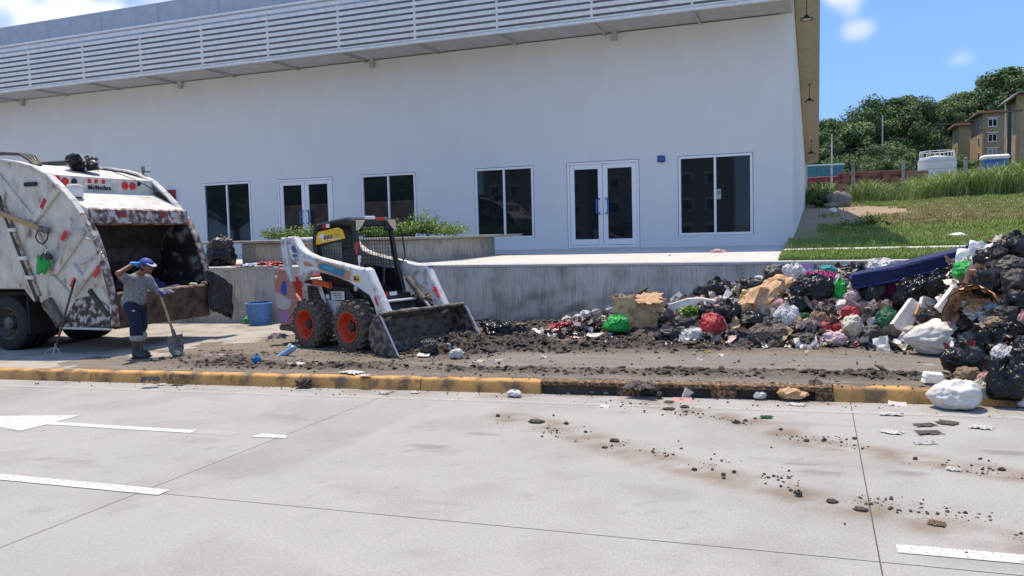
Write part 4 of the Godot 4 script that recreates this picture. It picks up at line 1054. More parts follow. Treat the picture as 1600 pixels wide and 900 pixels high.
func trees():
	var kinds := [crown_mesh(401, 46, 260, 0.04, 0.75), crown_mesh(402, 40, 280, 0.038, 1.0), crown_mesh(403, 44, 240, 0.038, 0.55)]
	MS.crowns = kinds
	# [label, x, z, crown centre y, radius, kind, tint]
	var list := [
		["rounded dark tree just right of the hall's eave", 2.6, -128.0, 13.6, 5.8, 0, 1.0],
		["low tree behind the teal container", 0.2, -110.0, 8.8, 4.4, 1, 0.9],
		["small tree with grey green leaves above the teal container", 3.4, -100.0, 7.6, 3.4, 2, 1.3],
		["mid height tree left of the tallest dark crown", 6.6, -134.0, 14.6, 5.6, 1, 1.0],
		["tall spreading dark tree in the middle of the wooded hill", 12.6, -140.0, 18.2, 5.6, 0, 0.8],
		["deep green tree under the tall spreading crown", 13.2, -134.0, 12.2, 5.2, 1, 0.7],
		["flat topped thin tree right of the tall spreading crown", 20.4, -168.0, 21.0, 4.6, 2, 1.0],
		["light green tree left of the leaning pole", 15.4, -124.0, 9.2, 3.4, 0, 1.3],
		["silvery leaved tree below the tall crown beside the tank", 10.6, -108.0, 7.8, 3.8, 0, 1.3],
		["grey green tree left of the white tank", 6.2, -104.0, 7.4, 3.2, 1, 1.3],
		["bright green tree left of the farthest flats", 14.0, -146.0, 13.0, 4.0, 1, 1.0],
		["large leafy tree on the ridge above the stair block", 24.6, -178.0, 22.6, 6.4, 0, 0.95],
		["tallest tree of the hill above the flats at right", 34.2, -178.0, 25.8, 8.4, 0, 0.95],
		["lower tree on the slope above the second flats", 29.0, -172.0, 18.8, 6.4, 1, 0.9],
		["dark tree at the far right above the gabled flats", 39.2, -168.0, 20.6, 7.8, 1, 0.8],
		["dark tree closing the gap behind the stair block", 21.0, -178.0, 16.0, 6.0, 1, 0.75],
		["tree behind the hall's eave, mostly hidden by it", -2.8, -126.0, 11.4, 5.6, 1, 0.85],
		["undersized tree between the container and the tank", 8.8, -122.0, 10.2, 4.6, 0, 0.85],
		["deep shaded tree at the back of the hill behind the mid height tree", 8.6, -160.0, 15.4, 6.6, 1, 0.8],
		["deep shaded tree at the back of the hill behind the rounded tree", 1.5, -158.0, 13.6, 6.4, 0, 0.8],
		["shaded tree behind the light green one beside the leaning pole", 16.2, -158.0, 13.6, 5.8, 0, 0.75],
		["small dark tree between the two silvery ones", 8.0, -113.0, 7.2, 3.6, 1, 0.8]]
	for i in list.size():
		var q: Array = list[i]
		var o := thing("tree", q[0], "tree", Vector3(q[1], q[3], q[2]), "trees on the hill behind the flats")
		o.rotation.y = i * 2.4
		var c: Array = kinds[q[5]]
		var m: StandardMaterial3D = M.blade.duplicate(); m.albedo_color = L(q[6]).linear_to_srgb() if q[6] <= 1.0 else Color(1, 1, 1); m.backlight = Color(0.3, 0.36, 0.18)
		if q[6] > 1.2: m = M.blade.duplicate(); m.albedo_color = Color(1.0, 0.97, 1.0)
		var cr := put("crown", c[0], m, o); cr.scale = Vector3.ONE * q[4]
		var tk := put("trunk", c[1], M.bark, o); tk.scale = Vector3(q[4], maxf(q[4], (q[3] - land(clampf(q[1], 0, 30), q[2])) / 1.5), q[4])
	# thicket that fills the foot of the hill
	rng.seed = 55
	var tr := []; var cs := []
	for i in 420:
		var x := rng.randf_range(-8.0, 50.0); var z := rng.randf_range(-190.0, -112.0)
		if x > 18.0 and z > -172.0: continue
		var s := rng.randf_range(2.0, 3.6)
		tr.append(Transform3D(Basis(Vector3.UP, rng.randf() * TAU).scaled(Vector3(s, s * 0.8, s)), Vector3(x, land(clampf(x, 0, 30), z) + s * 0.5, z)))
		cs.append(L(rng.randf_range(0.6, 1.1)))
	scatter("undergrowth", crown_mesh(404, 12, 110, 0.07, 0.8)[0], M.blade, tr, cs, "dense undergrowth covering the wooded hill")

# what the dark panes mirror: flats, trees and a white box trailer across the street
func opposite_side():
	var wallm := mat(L(0.17, 0.16, 0.155), 0.85, 0.0, MS.tex.soft, 0.2)
	var spots := [["ochre block of flats across the street, mirrored in the right windows", -15.0, 40.0, 14.0], ["second ochre block of flats across the street, mirrored in the glass doors", -31.0, 46.0, 13.0]]
	for k in 2:
		var q: Array = spots[k]
		var b := thing("apartment_block", q[0], "building", Vector3(q[1], 0, q[2]))
		put("wall", one_box(Vector3(0, q[3] * 0.5, 4.0), Vector3(13.0, q[3], 8.0)), wallm, b)
		put("roof", one_box(Vector3(0, q[3] + 0.1, 4.0), Vector3(14.0, 0.25, 9.0), 0.02), M.soffit, b)
		for f in 5:
			for c in 5:
				var w := put("window", one_box(Vector3(-5.0 + c * 2.5, 1.6 + f * 2.6, -0.02), Vector3(1.2, 1.3, 0.1), 0.01), M.frame, b)
				put("pane", one_box(Vector3(-5.0 + c * 2.5, 1.6 + f * 2.6, -0.06), Vector3(1.0, 1.1, 0.06)), M.glass, w)
	var kinds: Array = MS.crowns
	var tl := [["tree across the street mirrored in the left windows", -61.0, 30.0, 8.5], ["broad tree across the street mirrored in the left door", -51.0, 33.0, 8.0], ["tree across the street behind the white box trailer", -43.0, 32.0, 7.0]]
	for i in 3:
		var q: Array = tl[i]
		var o := thing("tree", q[0], "tree", Vector3(q[1], 7.0, q[2])); 
		put("crown", kinds[i][0], M.blade, o).scale = Vector3.ONE * q[3]
		put("trunk", kinds[i][1], M.bark, o).scale = Vector3.ONE * q[3]
	var t := thing("box_trailer", "white box trailer parked across the street, mirrored in the middle window", "trailer", Vector3(-30.0, 0, 11.0))
	var g := Geo.new(); g.prism([Vector2(-3.4, 0.9), Vector2(3.4, 0.9), Vector2(3.4, 2.9), Vector2(2.6, 3.35), Vector2(-3.2, 3.5)], -1.2, 1.2, 0.05); put("box", g.mesh(20), M.white_plain, t)
	for x in [-1.6, 1.9]:
		var w := Geo.new(); w.x = Transform3D(Basis(Vector3(1, 0, 0), PI / 2), Vector3(x, 0.5, -1.0)); w.lathe([Vector2(0, -0.12), Vector2(0.45, -0.12), Vector2(0.5, 0), Vector2(0.45, 0.12), Vector2(0, 0.12)], 18); put("wheel", w.mesh(40), M.rubber, t)

# ------------------------------------------------------------------ the rear loading garbage truck
func garbage_truck():
	var o := thing("garbage_truck", "dirty white rear loading garbage truck with its open hopper facing right", "garbage truck", Vector3(-13.0, gy(-13.0) + 0.15, -11.5))
	var off := Transform3D(Basis(), -o.position)
	var G := func() -> Geo:
		var g := Geo.new(); g.x = off; return g
	var zn := -10.3; var zf := -12.7
	var curve := [Vector2(-13.95, 3.40), Vector2(-13.5, 3.36), Vector2(-13.1, 3.30), Vector2(-12.71, 3.20), Vector2(-12.39, 3.05), Vector2(-12.09, 2.80), Vector2(-11.85, 2.58), Vector2(-11.65, 2.35), Vector2(-11.5, 2.14), Vector2(-11.4, 1.96), Vector2(-11.3, 1.68), Vector2(-11.22, 1.4), Vector2(-11.16, 1.15), Vector2(-11.11, 0.9), Vector2(-11.08, 0.44)]
	var side := curve.duplicate(); side.append_array([Vector2(-12.29, 0.40), Vector2(-12.69, 0.71), Vector2(-12.80, 0.95), Vector2(-13.57, 2.70), Vector2(-13.95, 3.3)])
	var g: Geo = G.call(); g.prism(side, zn - 0.07, zn, 0.006); put("tailgate_side", g.mesh(20), M.truck_white, o).set_meta("label", "scratched near side of the tailgate")
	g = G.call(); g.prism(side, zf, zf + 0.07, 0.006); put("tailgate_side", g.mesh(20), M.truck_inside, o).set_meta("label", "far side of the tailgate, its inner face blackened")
	# rolled flange along both curved edges: white above, rusty below
	for z in [zn - 0.03, zf + 0.03]:
		g = G.call()
		var p1 := []; var p2 := []
		for i in curve.size():
			var q := Vector3(curve[i].x, curve[i].y, z)
			if i <= 7: p1.append(q)
			if i >= 7: p2.append(q)
		for i in p1.size() - 1: g.bar(p1[i], p1[i + 1], 0.15, 0.04, 0.008)
		put("flange", g.mesh(30), M.truck_clean, o)
		g = G.call()
		for i in p2.size() - 1: g.bar(p2[i], p2[i + 1], 0.15, 0.045, 0.008)
		put("flange", g.mesh(30), M.truck_rust, o)
	# body in front of the tailgate
	g = G.call(); g.prism([Vector2(-24, 1.07), Vector2(-13.75, 1.07), Vector2(-13.2, 1.07), Vector2(-12.98, 0.84), Vector2(-12.86, 0.88), Vector2(-13.66, 2.70), Vector2(-14.02, 3.34), Vector2(-24, 3.34)], -12.66, -10.34, 0.02)
	put("body", g.mesh(20), M.truck_white, o)
	g = G.call()
	g.bar(Vector3(-14.0, 3.36, zn + 0.005), Vector3(-13.57, 2.66, zn + 0.005), 0.05, 0.11, 0.01); g.bar(Vector3(-13.57, 2.66, zn + 0.005), Vector3(-12.8, 0.86, zn + 0.005), 0.05, 0.09, 0.01)
	put("hinge_seal", g.mesh(20), M.truck_dark, o)
	g = G.call(); g.bar(Vector3(-13.48, 2.62, zn + 0.02), Vector3(-12.74, 0.95, zn + 0.02), 0.05, 0.07, 0.012); put("edge_rail", g.mesh(20), mat(L(0.4, 0.33, 0.25), 0.7, 0.0, MS.tex.dirt, 1.0), o)
	for p in [[-13.28, 2.12], [-13.05, 1.62], [-12.92, 1.28]]:
		g = G.call(); g.box(Vector3(p[0], p[1], zn + 0.05), Vector3(0.2, 0.07, 0.06), 0.012); put("latch", g.mesh(20), M.truck_clean, o)
	# raised channels that stiffen the side
	for c in [[-12.1, 2.84, -12.78, 2.26, 0.15], [-13.6, 3.12, -12.8, 2.3, 0.12], [-11.62, 2.08, -12.36, 1.36, 0.15], [-11.22, 1.66, -11.98, 0.96, 0.13], [-12.8, 2.26, -12.36, 1.36, 0.1], [-12.0, 0.96, -12.42, 1.3, 0.1]]:
		g = G.call(); g.bar(Vector3(c[0], c[1], zn + 0.02), Vector3(c[2], c[3], zn + 0.02), 0.06, c[4], 0.02); put("stiffener", g.mesh(20), M.truck_white, o)
	for c in [[-11.58, 1.06, -11.18, 0.62, 0.09]]:
		g = G.call(); g.bar(Vector3(c[0], c[1], zn + 0.015), Vector3(c[2], c[3], zn + 0.015), 0.05, c[4], 0.01); put("channel", g.mesh(20), M.truck_dark, o)
	g = G.call(); g.prism([Vector2(-12.2, 1.33), Vector2(-11.88, 1.52), Vector2(-11.62, 1.24), Vector2(-11.93, 0.98)], zn, zn + 0.07, 0.015); put("bolted_plate", g.mesh(20), M.truck_white, o)
	g = G.call(); g.prism([Vector2(-12.66, 0.84), Vector2(-12.45, 0.93), Vector2(-12.14, 0.5), Vector2(-12.32, 0.40)], zn, zn + 0.09, 0.02); put("chute", g.mesh(20), M.rim_grey, o)
	g = G.call(); g.prism([Vector2(-12.3, 0.40), Vector2(-11.08, 0.44), Vector2(-11.1, 0.74), Vector2(-11.5, 0.98), Vector2(-11.9, 0.9), Vector2(-12.2, 0.55)], zn, zn + 0.012, 0.004); put("skirt", g.mesh(20), mat(L(0.5), 0.75, 0.0, ntex(26, 0.02, [[0.3, L(0.09, 0.07, 0.055)], [0.5, L(0.25, 0.2, 0.16)], [0.62, L(0.75, 0.72, 0.68)], [0.8, L(0.9)]], 5), 0.7), o)
	g = G.call(); g.box(Vector3(-11.7, 0.40, zn + 0.03), Vector3(1.15, 0.035, 0.08), 0.01); put("bottom_rail", g.mesh(20), M.truck_clean, o)
	for p in [[-12.47, 2.55], [-12.04, 1.99], [-11.36, 1.36], [-11.87, 1.19]]:
		g = G.call(); var d := Vector3(0.055, 0.075, 0)
		g.bar(Vector3(p[0], p[1], zn + 0.072 if p[0] > -11.9 and p[0] < -11.5 else zn + 0.052) - d, Vector3(p[0], p[1], zn + 0.072 if p[0] > -11.9 and p[0] < -11.5 else zn + 0.052) + d, 0.012, 0.075); put("reflector", g.mesh(20), M.lens_red, o)
	g = G.call(); g.box(Vector3(-12.77, 2.9, zn + 0.03), Vector3(0.31, 0.075, 0.05), 0.02); put("grip_slot", g.mesh(20), M.black, o)
	g = G.call(); g.tube([Vector3(-11.9, 2.28, zn + 0.02), Vector3(-11.82, 2.25, zn + 0.09), Vector3(-11.72, 2.12, zn + 0.1), Vector3(-11.53, 1.95, zn + 0.1), Vector3(-11.4, 1.91, zn + 0.1), Vector3(-11.3, 1.91, zn + 0.1), Vector3(-11.24, 1.97, zn + 0.08), Vector3(-11.27, 2.04, zn + 0.05)], 0.016, 7); put("grab_rail", g.mesh(40), M.steel, o)
	g = G.call(); g.tube([Vector3(-11.66, 1.51, zn + 0.08), Vector3(-11.5, 1.57, zn + 0.08), Vector3(-11.4, 1.6, zn + 0.07)], 0.022, 7); g.tube([Vector3(-11.36, 1.64, zn + 0.06), Vector3(-11.26, 1.76, zn + 0.07), Vector3(-11.2, 1.7, zn + 0.06), Vector3(-11.24, 1.55, zn + 0.05)], 0.014, 6); put("latch_lever", g.mesh(40), M.steel, o)
	g = G.call(); g.tube([Vector3(-14.4, 2.72, zn + 0.1), Vector3(-12.52, 2.13, zn + 0.1)], 0.045, 10); put("cylinder", g.mesh(40), M.pole, o)
	g = G.call(); g.tube([Vector3(-12.52, 2.13, zn + 0.1), Vector3(-12.42, 2.1, zn + 0.1)], 0.05, 10); g.tube([Vector3(-12.38, 2.09, zn + 0.05), Vector3(-12.38, 2.09, zn + 0.14)], 0.055, 10); put("cylinder_head", g.mesh(40), M.loader_grey, o)
	g = G.call(); g.tube([Vector3(-12.56, 2.1, zn + 0.12), Vector3(-12.62, 1.98, zn + 0.12), Vector3(-12.56, 1.89, zn + 0.12), Vector3(-12.46, 1.86, zn + 0.12), Vector3(-12.35, 1.93, zn + 0.12), Vector3(-12.31, 2.06, zn + 0.12)], 0.012, 6); put("hose_loop", g.mesh(40), M.black, o)
	# hood: roof, lamp panel, sloping deck
	g = G.call(); g.prism([Vector2(-13.95, 3.38), Vector2(-13.1, 3.25), Vector2(-12.35, 3.05), Vector2(-12.38, 2.80), Vector2(-11.6, 2.44), Vector2(-11.62, 2.19), Vector2(-11.75, 2.18), Vector2(-12.5, 2.45), Vector2(-13.8, 2.9)], zf + 0.072, zn - 0.072); put("hood", g.mesh(20), M.truck_clean, o)
	g = G.call(); g.prism([Vector2(-11.60, 2.46), Vector2(-11.535, 2.43), Vector2(-11.5, 2.19), Vector2(-11.6, 2.16)], zf + 0.075, zn - 0.075, 0.01); put("hood_lip", g.mesh(20), M.truck_rust, o)
	for c in [[-11.02, 0.16, true], [-10.78, 0.14, false], [-11.95, 0.16, true], [-12.25, 0.16, false]]:
		g = G.call(); g.bar(Vector3(-11.515, 2.40, c[0]), Vector3(-11.497, 2.30, c[0]), c[1], 0.012); put("reflector", g.mesh(20), M.red_dark if c[2] else M.grey_art, o)
	for l in [[2.94, -10.61, 0.075, 0], [2.98, -10.45, 0.07, 0], [2.95, -10.80, 0.06, 1], [2.98, -11.12, 0.042, 0], [2.98, -11.27, 0.042, 0], [2.98, -11.43, 0.042, 0], [2.93, -11.93, 0.075, 0], [2.93, -12.11, 0.075, 0], [2.98, -12.27, 0.045, 1]]:
		g = G.call(); g.x = off * Transform3D(Basis(Vector3(0, 0, 1), -PI / 2 - 0.1), Vector3(-12.362, l[0], l[1]))
		g.lathe([Vector2(l[2], -0.02), Vector2(l[2], 0.012), Vector2(l[2] * 0.86, 0.022), Vector2(l[2] * 0.5, 0.032), Vector2(0, 0.036)], 18); put("tail_lamp", g.mesh(40), M.lens_red if l[3] == 0 else M.black, o)
	var tm := TextMesh.new(); tm.text = "McNeilus"; tm.font = SystemFont.new(); (tm.font as SystemFont).font_names = PackedStringArray(["Droid Sans"]); (tm.font as SystemFont).font_weight = 700; tm.font_size = 32; tm.pixel_size = 0.0034; tm.depth = 0.008
	var lt := put("lettering", tm, M.black, o); lt.transform = Transform3D(Basis(Vector3(0, 0, -1), Vector3(-0.12, 0.99, 0).normalized(), Vector3(0.99, 0.12, 0).normalized()), Vector3(-12.358, 2.865, -11.34) - o.position)
	lt.scale = Vector3(1.06, 1.0, 1.0)
	g = G.call(); g.x = off * Transform3D(Basis(), Vector3(-12.1, 2.66, -10.57)); g.lathe([Vector2(0.13, 0.0), Vector2(0.14, 0.04), Vector2(0.14, 0.17), Vector2(0.11, 0.215), Vector2(0.05, 0.225), Vector2(0, 0.228)], 18)
	put("jug", g.mesh(40), M.foam, o).set_meta("label", "white plastic tub standing on the sloping deck")
	# inside of the hopper
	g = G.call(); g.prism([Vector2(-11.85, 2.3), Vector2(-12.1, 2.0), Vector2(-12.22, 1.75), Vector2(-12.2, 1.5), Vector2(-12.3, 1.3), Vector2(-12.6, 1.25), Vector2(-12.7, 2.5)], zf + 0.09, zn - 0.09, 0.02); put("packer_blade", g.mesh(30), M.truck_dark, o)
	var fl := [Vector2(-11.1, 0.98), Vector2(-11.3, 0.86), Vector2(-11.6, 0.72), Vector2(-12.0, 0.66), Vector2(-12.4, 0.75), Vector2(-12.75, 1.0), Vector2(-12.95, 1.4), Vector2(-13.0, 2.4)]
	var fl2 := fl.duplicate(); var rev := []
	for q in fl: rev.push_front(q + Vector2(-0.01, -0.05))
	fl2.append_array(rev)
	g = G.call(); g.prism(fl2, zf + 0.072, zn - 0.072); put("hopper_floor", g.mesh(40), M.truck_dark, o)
	g = G.call(); g.prism([Vector2(-11.09, 0.99), Vector2(-11.045, 0.97), Vector2(-11.16, 0.38), Vector2(-11.22, 0.40)], zf + 0.01, zn - 0.075, 0.006); put("tail_plate", g.mesh(20), mat(L(0.09, 0.065, 0.05), 0.8, 0.0, MS.tex.dirt, 0.7), o)
	g = G.call(); g.tube([Vector3(-11.07, 0.985, zn - 0.08), Vector3(-11.07, 0.985, zf - 0.02)], 0.028, 8); put("tail_lip", g.mesh(40), M.tan_cloth, o)
	g = G.call(); g.prism([Vector2(-11.2, 0.46), Vector2(-11.2, 0.41), Vector2(-12.5, 0.41), Vector2(-12.5, 0.46)], zf + 0.08, zn - 0.08); put("hopper_bottom", g.mesh(20), M.truck_dark, o)
	# running gear
	g = G.call(); g.box(Vector3(-18.5, 0.82, -11.5), Vector3(11.0, 0.34, 1.1), 0.02); put("chassis", g.mesh(20), M.black, o)
	for wx in [-13.86, -15.2]:
		for s in [0, 1]:
			var cz := -10.62 if s == 0 else -12.38
			var r := 0.5; var cy := gy(wx) + 0.15 + r
			var w: MeshInstance3D
			for k in 2:
				g = Geo.new(); g.x = Transform3D(Basis(Vector3(1, 0, 0), PI / 2 if s == 0 else -PI / 2), Vector3(wx, cy, cz + (0.0 if k == 0 else (-0.32 if s == 0 else 0.32))) - o.position)
				g.lathe([Vector2(0.28, -0.13), Vector2(0.4, -0.145), Vector2(0.47, -0.13), Vector2(r, -0.1), Vector2(r, -0.035), Vector2(r - 0.015, -0.03), Vector2(r - 0.015, -0.015), Vector2(r, -0.01), Vector2(r, 0.03), Vector2(r - 0.015, 0.035), Vector2(r - 0.015, 0.05), Vector2(r, 0.055), Vector2(r, 0.1), Vector2(0.47, 0.13), Vector2(0.4, 0.145), Vector2(0.3, 0.14), Vector2(0.28, 0.1)], 40)
				if k == 0: w = put("wheel", g.mesh(40), M.rubber, o)
				else: put("wheel", g.mesh(40), M.rubber, o)
			g = Geo.new(); g.x = Transform3D(Basis(Vector3(1, 0, 0), PI / 2 if s == 0 else -PI / 2), Vector3(wx, cy, cz) - o.position)
			g.lathe([Vector2(0, -0.06), Vector2(0.2, -0.06), Vector2(0.25, 0.0), Vector2(0.285, 0.11), Vector2(0.295, 0.125), Vector2(0.275, 0.125), Vector2(0.24, 0.02), Vector2(0.2, -0.03), Vector2(0.13, -0.03), Vector2(0.12, 0.1), Vector2(0.08, 0.13), Vector2(0, 0.135)], 32)
			for k in 8:
				var a := TAU * k / 8; g.tube([Vector3(cos(a) * 0.165, -0.04, sin(a) * 0.165), Vector3(cos(a) * 0.165, 0.0, sin(a) * 0.165)], 0.018, 6)
			put("rim", g.mesh(40), M.rim_grey, w)
	g = G.call(); g.box(Vector3(-13.2, 0.62, -10.75), Vector3(0.03, 0.75, 0.7), 0.006); put("mudflap", g.mesh(20), M.rubber, o)
	g = G.call(); g.box(Vector3(-13.2, 0.62, -12.25), Vector3(0.03, 0.75, 0.7), 0.006); put("mudflap", g.mesh(20), M.rubber, o)
	# work lamp on the far flange
	g = G.call(); g.bar(Vector3(-12.72, 3.2, -12.72), Vector3(-12.68, 3.3, -12.78), 0.03, 0.03); g.box(Vector3(-12.66, 3.31, -12.78), Vector3(0.1, 0.12, 0.2), 0.02); put("work_lamp", g.mesh(20), M.loader_grey, o)
	put("lamp_lens", one_box(Vector3(-12.605, 3.31, -12.78) - o.position, Vector3(0.012, 0.09, 0.16), 0.004), M.reflector_white, o)
	g = G.call(); g.tube([Vector3(-12.75, 3.28, -11.8), Vector3(-12.3, 3.06, -12.1), Vector3(-12.2, 2.88, -12.45), Vector3(-12.0, 2.7, -12.6)], 0.008, 5); put("cable", g.mesh(40), M.black, o)
	# hoses along the roof
	for k in 4:
		g = G.call(); var dz := 0.1 * k
		g.tube([Vector3(-17.0, 3.5, -10.75 - dz), Vector3(-14.6, 3.5 + 0.03 * k, -10.7 - dz), Vector3(-13.9, 3.53, -10.62 - dz), Vector3(-13.3, 3.47, -10.52 - dz * 0.6), Vector3(-12.95, 3.34 + 0.02 * k, -10.42 - dz * 0.5), Vector3(-12.8, 3.24, -10.4 - dz * 0.4)], 0.024, 7); put("hydraulic_hose", g.mesh(50), M.black, o)
	g = G.call(); g.tube([Vector3(-17, 3.5, -12.2), Vector3(-13.9, 3.48, -12.2), Vector3(-13.4, 3.42, -11.6)], 0.05, 8); put("roof_pipe", g.mesh(50), M.truck_dark, o)

	# things that ride on the truck
	var bun := thing("black_bundle", "bundle of black plastic tied down on top of the garbage truck", "bundle", Vector3(-12.85, 3.2, -11.45))
	put("bundle_bag", bag_mesh(1), M.bag, bun).transform = Transform3D(Basis(Vector3.UP, 1.5).scaled(Vector3(0.3, 0.14, 0.24)), Vector3(0.0, 0.1, 0.0))
	put("bundle_bag", bag_mesh(3), M.bag, bun).transform = Transform3D(Basis(Vector3.UP, 0.3).scaled(Vector3(0.17, 0.13, 0.17)), Vector3(-0.02, 0.19, 0.18))
	put("bundle_bag", bag_mesh(2), M.bag, bun).transform = Transform3D(Basis(Vector3.UP, 0.9).scaled(Vector3(0.18, 0.12, 0.18)), Vector3(0.0, 0.18, -0.14))
	for z in [-0.16, 0.12]:
		g = Geo.new(); g.tube([Vector3(0.19, -0.02, z), Vector3(0.2, 0.16, z), Vector3(0.08, 0.29, z), Vector3(-0.12, 0.29, z), Vector3(-0.2, 0.1, z)], 0.012, 5); put("strap", g.mesh(40), M.grey_art, bun)
	var hang := thing("hanging_black_bag", "torn black bag hanging from the far corner of the hopper", "garbage bag", Vector3(-10.98, 0.3, -12.72))
	put("plastic", hanging_mesh(), mat(L(0.01, 0.01, 0.011), 0.34), hang)
	var gl := thing("green_gloves", "bright green gloves hooked on the side of the truck", "gloves", Vector3(-12.46, 1.4, -10.2))
	var cl := cloth_mesh(61, 0.9)
	put("glove", cl, M.bag_green, gl).transform = Transform3D(Basis(Vector3(1, 0, 0), 1.45) .scaled(Vector3(0.12, 0.16, 0.05)), Vector3(-0.05, 0.09, 0.0))
	put("glove", cl, M.bag_green, gl).transform = Transform3D(Basis(Vector3(0, 0, 1), 0.3) * Basis(Vector3(1, 0, 0), 1.4).scaled(Vector3(0.09, 0.12, 0.05)), Vector3(0.06, 0.11, 0.02))
	put("dark_rag", bag_mesh(2), M.bag_dusty, gl).transform = Transform3D(Basis().scaled(Vector3(0.14, 0.08, 0.06)), Vector3(0.05, 0.24, 0.01))
	g = Geo.new(); g.tube([Vector3(0.03, 0.22, 0.05), Vector3(0.09, 0.36, 0.03), Vector3(0.12, 0.38, -0.04)], 0.012, 6); put("hook", g.mesh(40), M.foam, gl)
	# what lies in the hopper
	var inside := [["garbage_bag", "crumpled grey bag at the near end of the truck's hopper", "garbage bag", -11.35, 1.1, -10.85, 0.2, 0.14, 0.2, "bag_grey", 0], ["garbage_bag", "dark bag low in the hopper behind the worker", "garbage bag", -11.4, 0.95, -10.95, 0.3, 0.16, 0.26, "bag_dusty", 4], ["blue_sheet", "folded blue plastic sheet in the hopper in front of the worker", "plastic sheet", -11.5, 0.98, -11.62, 0.2, 0.2, 0.24, "mattress", 2], ["garbage_bag", "pale bag lying on the lip of the hopper", "garbage bag", -11.25, 0.98, -11.9, 0.17, 0.06, 0.22, "bag_pink", 2], ["scrap", "cream scrap on the hopper lip towards the far corner", "litter", -11.1, 1.02, -12.2, 0.06, 0.04, 0.12, "bag_cream", 1], ["scrap", "small tan scrap at the far end of the hopper lip", "litter", -11.1, 1.02, -12.5, 0.06, 0.05, 0.09, "tan_cloth", 0], ["garbage_bag", "black heap of waste filling the floor of the hopper", "garbage bag", -11.7, 0.86, -11.6, 0.4, 0.16, 0.8, "bag", 5]]
	for q in inside:
		var b := put(q[0], bag_mesh(q[10]), M[q[9]]); b.transform = Transform3D(Basis(Vector3.UP, q[10] * 1.3) * Basis().scaled(Vector3(q[6], q[7], q[8])), Vector3(q[3], q[4], q[5])); tag(b, q[1], q[2])

# a sheet of thin plastic hanging in folds from its top edge
func hanging_mesh() -> ArrayMesh:
	var n := noise(81, 1.4, 4); var v := PackedVector3Array(); var t := PackedInt32Array(); var nu := 30; var nv := 26
	for side in 2:
		for j in nv + 1:
			for i in nu + 1:
				var u := float(i) / nu; var w := float(j) / nv
				var z := lerpf(0.28, -0.32, u) * (1.0 - 0.2 * w); var y := lerpf(0.98 - 0.45 * pow(u, 1.2) + 0.1 * u, 0.0 + 0.22 * (1.0 - u), w)
				y += 0.08 * n.get_noise_2d(u * 4.0, 3.0) * w
				var bulge := sin(PI * u) * (0.05 + 0.12 * w) * (1.0 if side == 0 else -0.5)
				var x := bulge + 0.045 * n.get_noise_2d(u * 5.0, w * 1.2 + side * 9) + 0.007 * sin(u * 24.0 + 5.0 * n.get_noise_2d(u, w)) 
				v.append(Vector3(x + 0.1 * u, y, z))
	for side in 2:
		var o := side * (nu + 1) * (nv + 1)
		for j in nv:
			for i in nu:
				var a := o + j * (nu + 1) + i
				if side == 0: t.append_array(PackedInt32Array([a, a + nu + 1, a + 1, a + 1, a + nu + 1, a + nu + 2]))
				else: t.append_array(PackedInt32Array([a, a + 1, a + nu + 1, a + 1, a + nu + 2, a + nu + 1]))
	return indexed(v, t)

# six crumpled bags, about 2 units across, flattened underneath; kept and shared
func bag_mesh(k: int) -> ArrayMesh:
	var key := "bag%d" % k
	if MS.has(key): return MS[key]
	# broad bulges, and thin raised folds that run from the knot downwards, as stretched plastic has
	var n := noise(500 + k, 0.8, 3); var f := noise(530 + k, 1.0, 1)
	var seg := 112; var rows := 60
	var v := PackedVector3Array(); var t := PackedInt32Array()
	var knot := k == 1 or k == 3 or k == 5 or k == 7
	var turn := Basis.from_euler(Vector3(0.9 * sin(k * 2.3), k * 1.1, 0.9 * cos(k * 1.7))) if not knot else Basis(Vector3.UP, k * 1.1)
	var depth: float = [0.62, 0.72, 0.5, 0.8, 0.3, 0.7, 0.5, 0.55][k]
	for j in rows + 1:
		var th := PI * j / rows
		for i in seg:
			var ph := TAU * i / seg
			var d := Vector3(sin(th) * cos(ph), cos(th), sin(th) * sin(ph))
			var w := Vector3(n.get_noise_3dv(d * 1.6), n.get_noise_3dv(d * 1.6 + Vector3(7, 0, 0)), n.get_noise_3dv(d * 1.6 + Vector3(0, 7, 0)))
			var q := turn * d + w * 0.55
			var a1 := 1.0 - absf(f.get_noise_3dv(q * Vector3(2.6, 0.9, 2.6))) * 1.6; var a2 := 1.0 - absf(f.get_noise_3dv(q * Vector3(5.0, 1.6, 5.0) + Vector3(5, 5, 5))) * 1.6; var a3 := 1.0 - absf(f.get_noise_3dv(q * Vector3(9.0, 5.0, 9.0) + Vector3(9, 2, 5))) * 1.5
			var r := 0.86 + 0.34 * n.get_noise_3dv(d * 1.0) + depth * (0.10 * pow(maxf(a1, 0.0), 4.0) + 0.055 * pow(maxf(a2, 0.0), 4.0) + 0.02 * pow(maxf(a3, 0.0), 3.0))
			var p := d * r
			if knot:
				var a := ss(0.62, 0.985, d.y)        # gathered towards the knot
				p.x *= 1.0 - 0.35 * a; p.z *= 1.0 - 0.35 * a
				p *= 1.0 + 0.07 * sin(ph * 13.0 + 5.0 * n.get_noise_3dv(d * 3.0)) * ss(0.25, 0.9, d.y)
				if d.y > 0.985: p.y += 0.12 + 0.06 * sin(ph * 3.0); p.x *= 1.8; p.z *= 1.8
			p.y = p.y if p.y > -0.62 else -0.62 + (p.y + 0.62) * 0.12
			v.append(p)
	for j in rows:
		for i in seg:
			var a := j * seg + i; var b := j * seg + (i + 1) % seg
			t.append_array(PackedInt32Array([a, b, b + seg, a, b + seg, a + seg]))
	MS[key] = indexed(v, t)
	return MS[key]

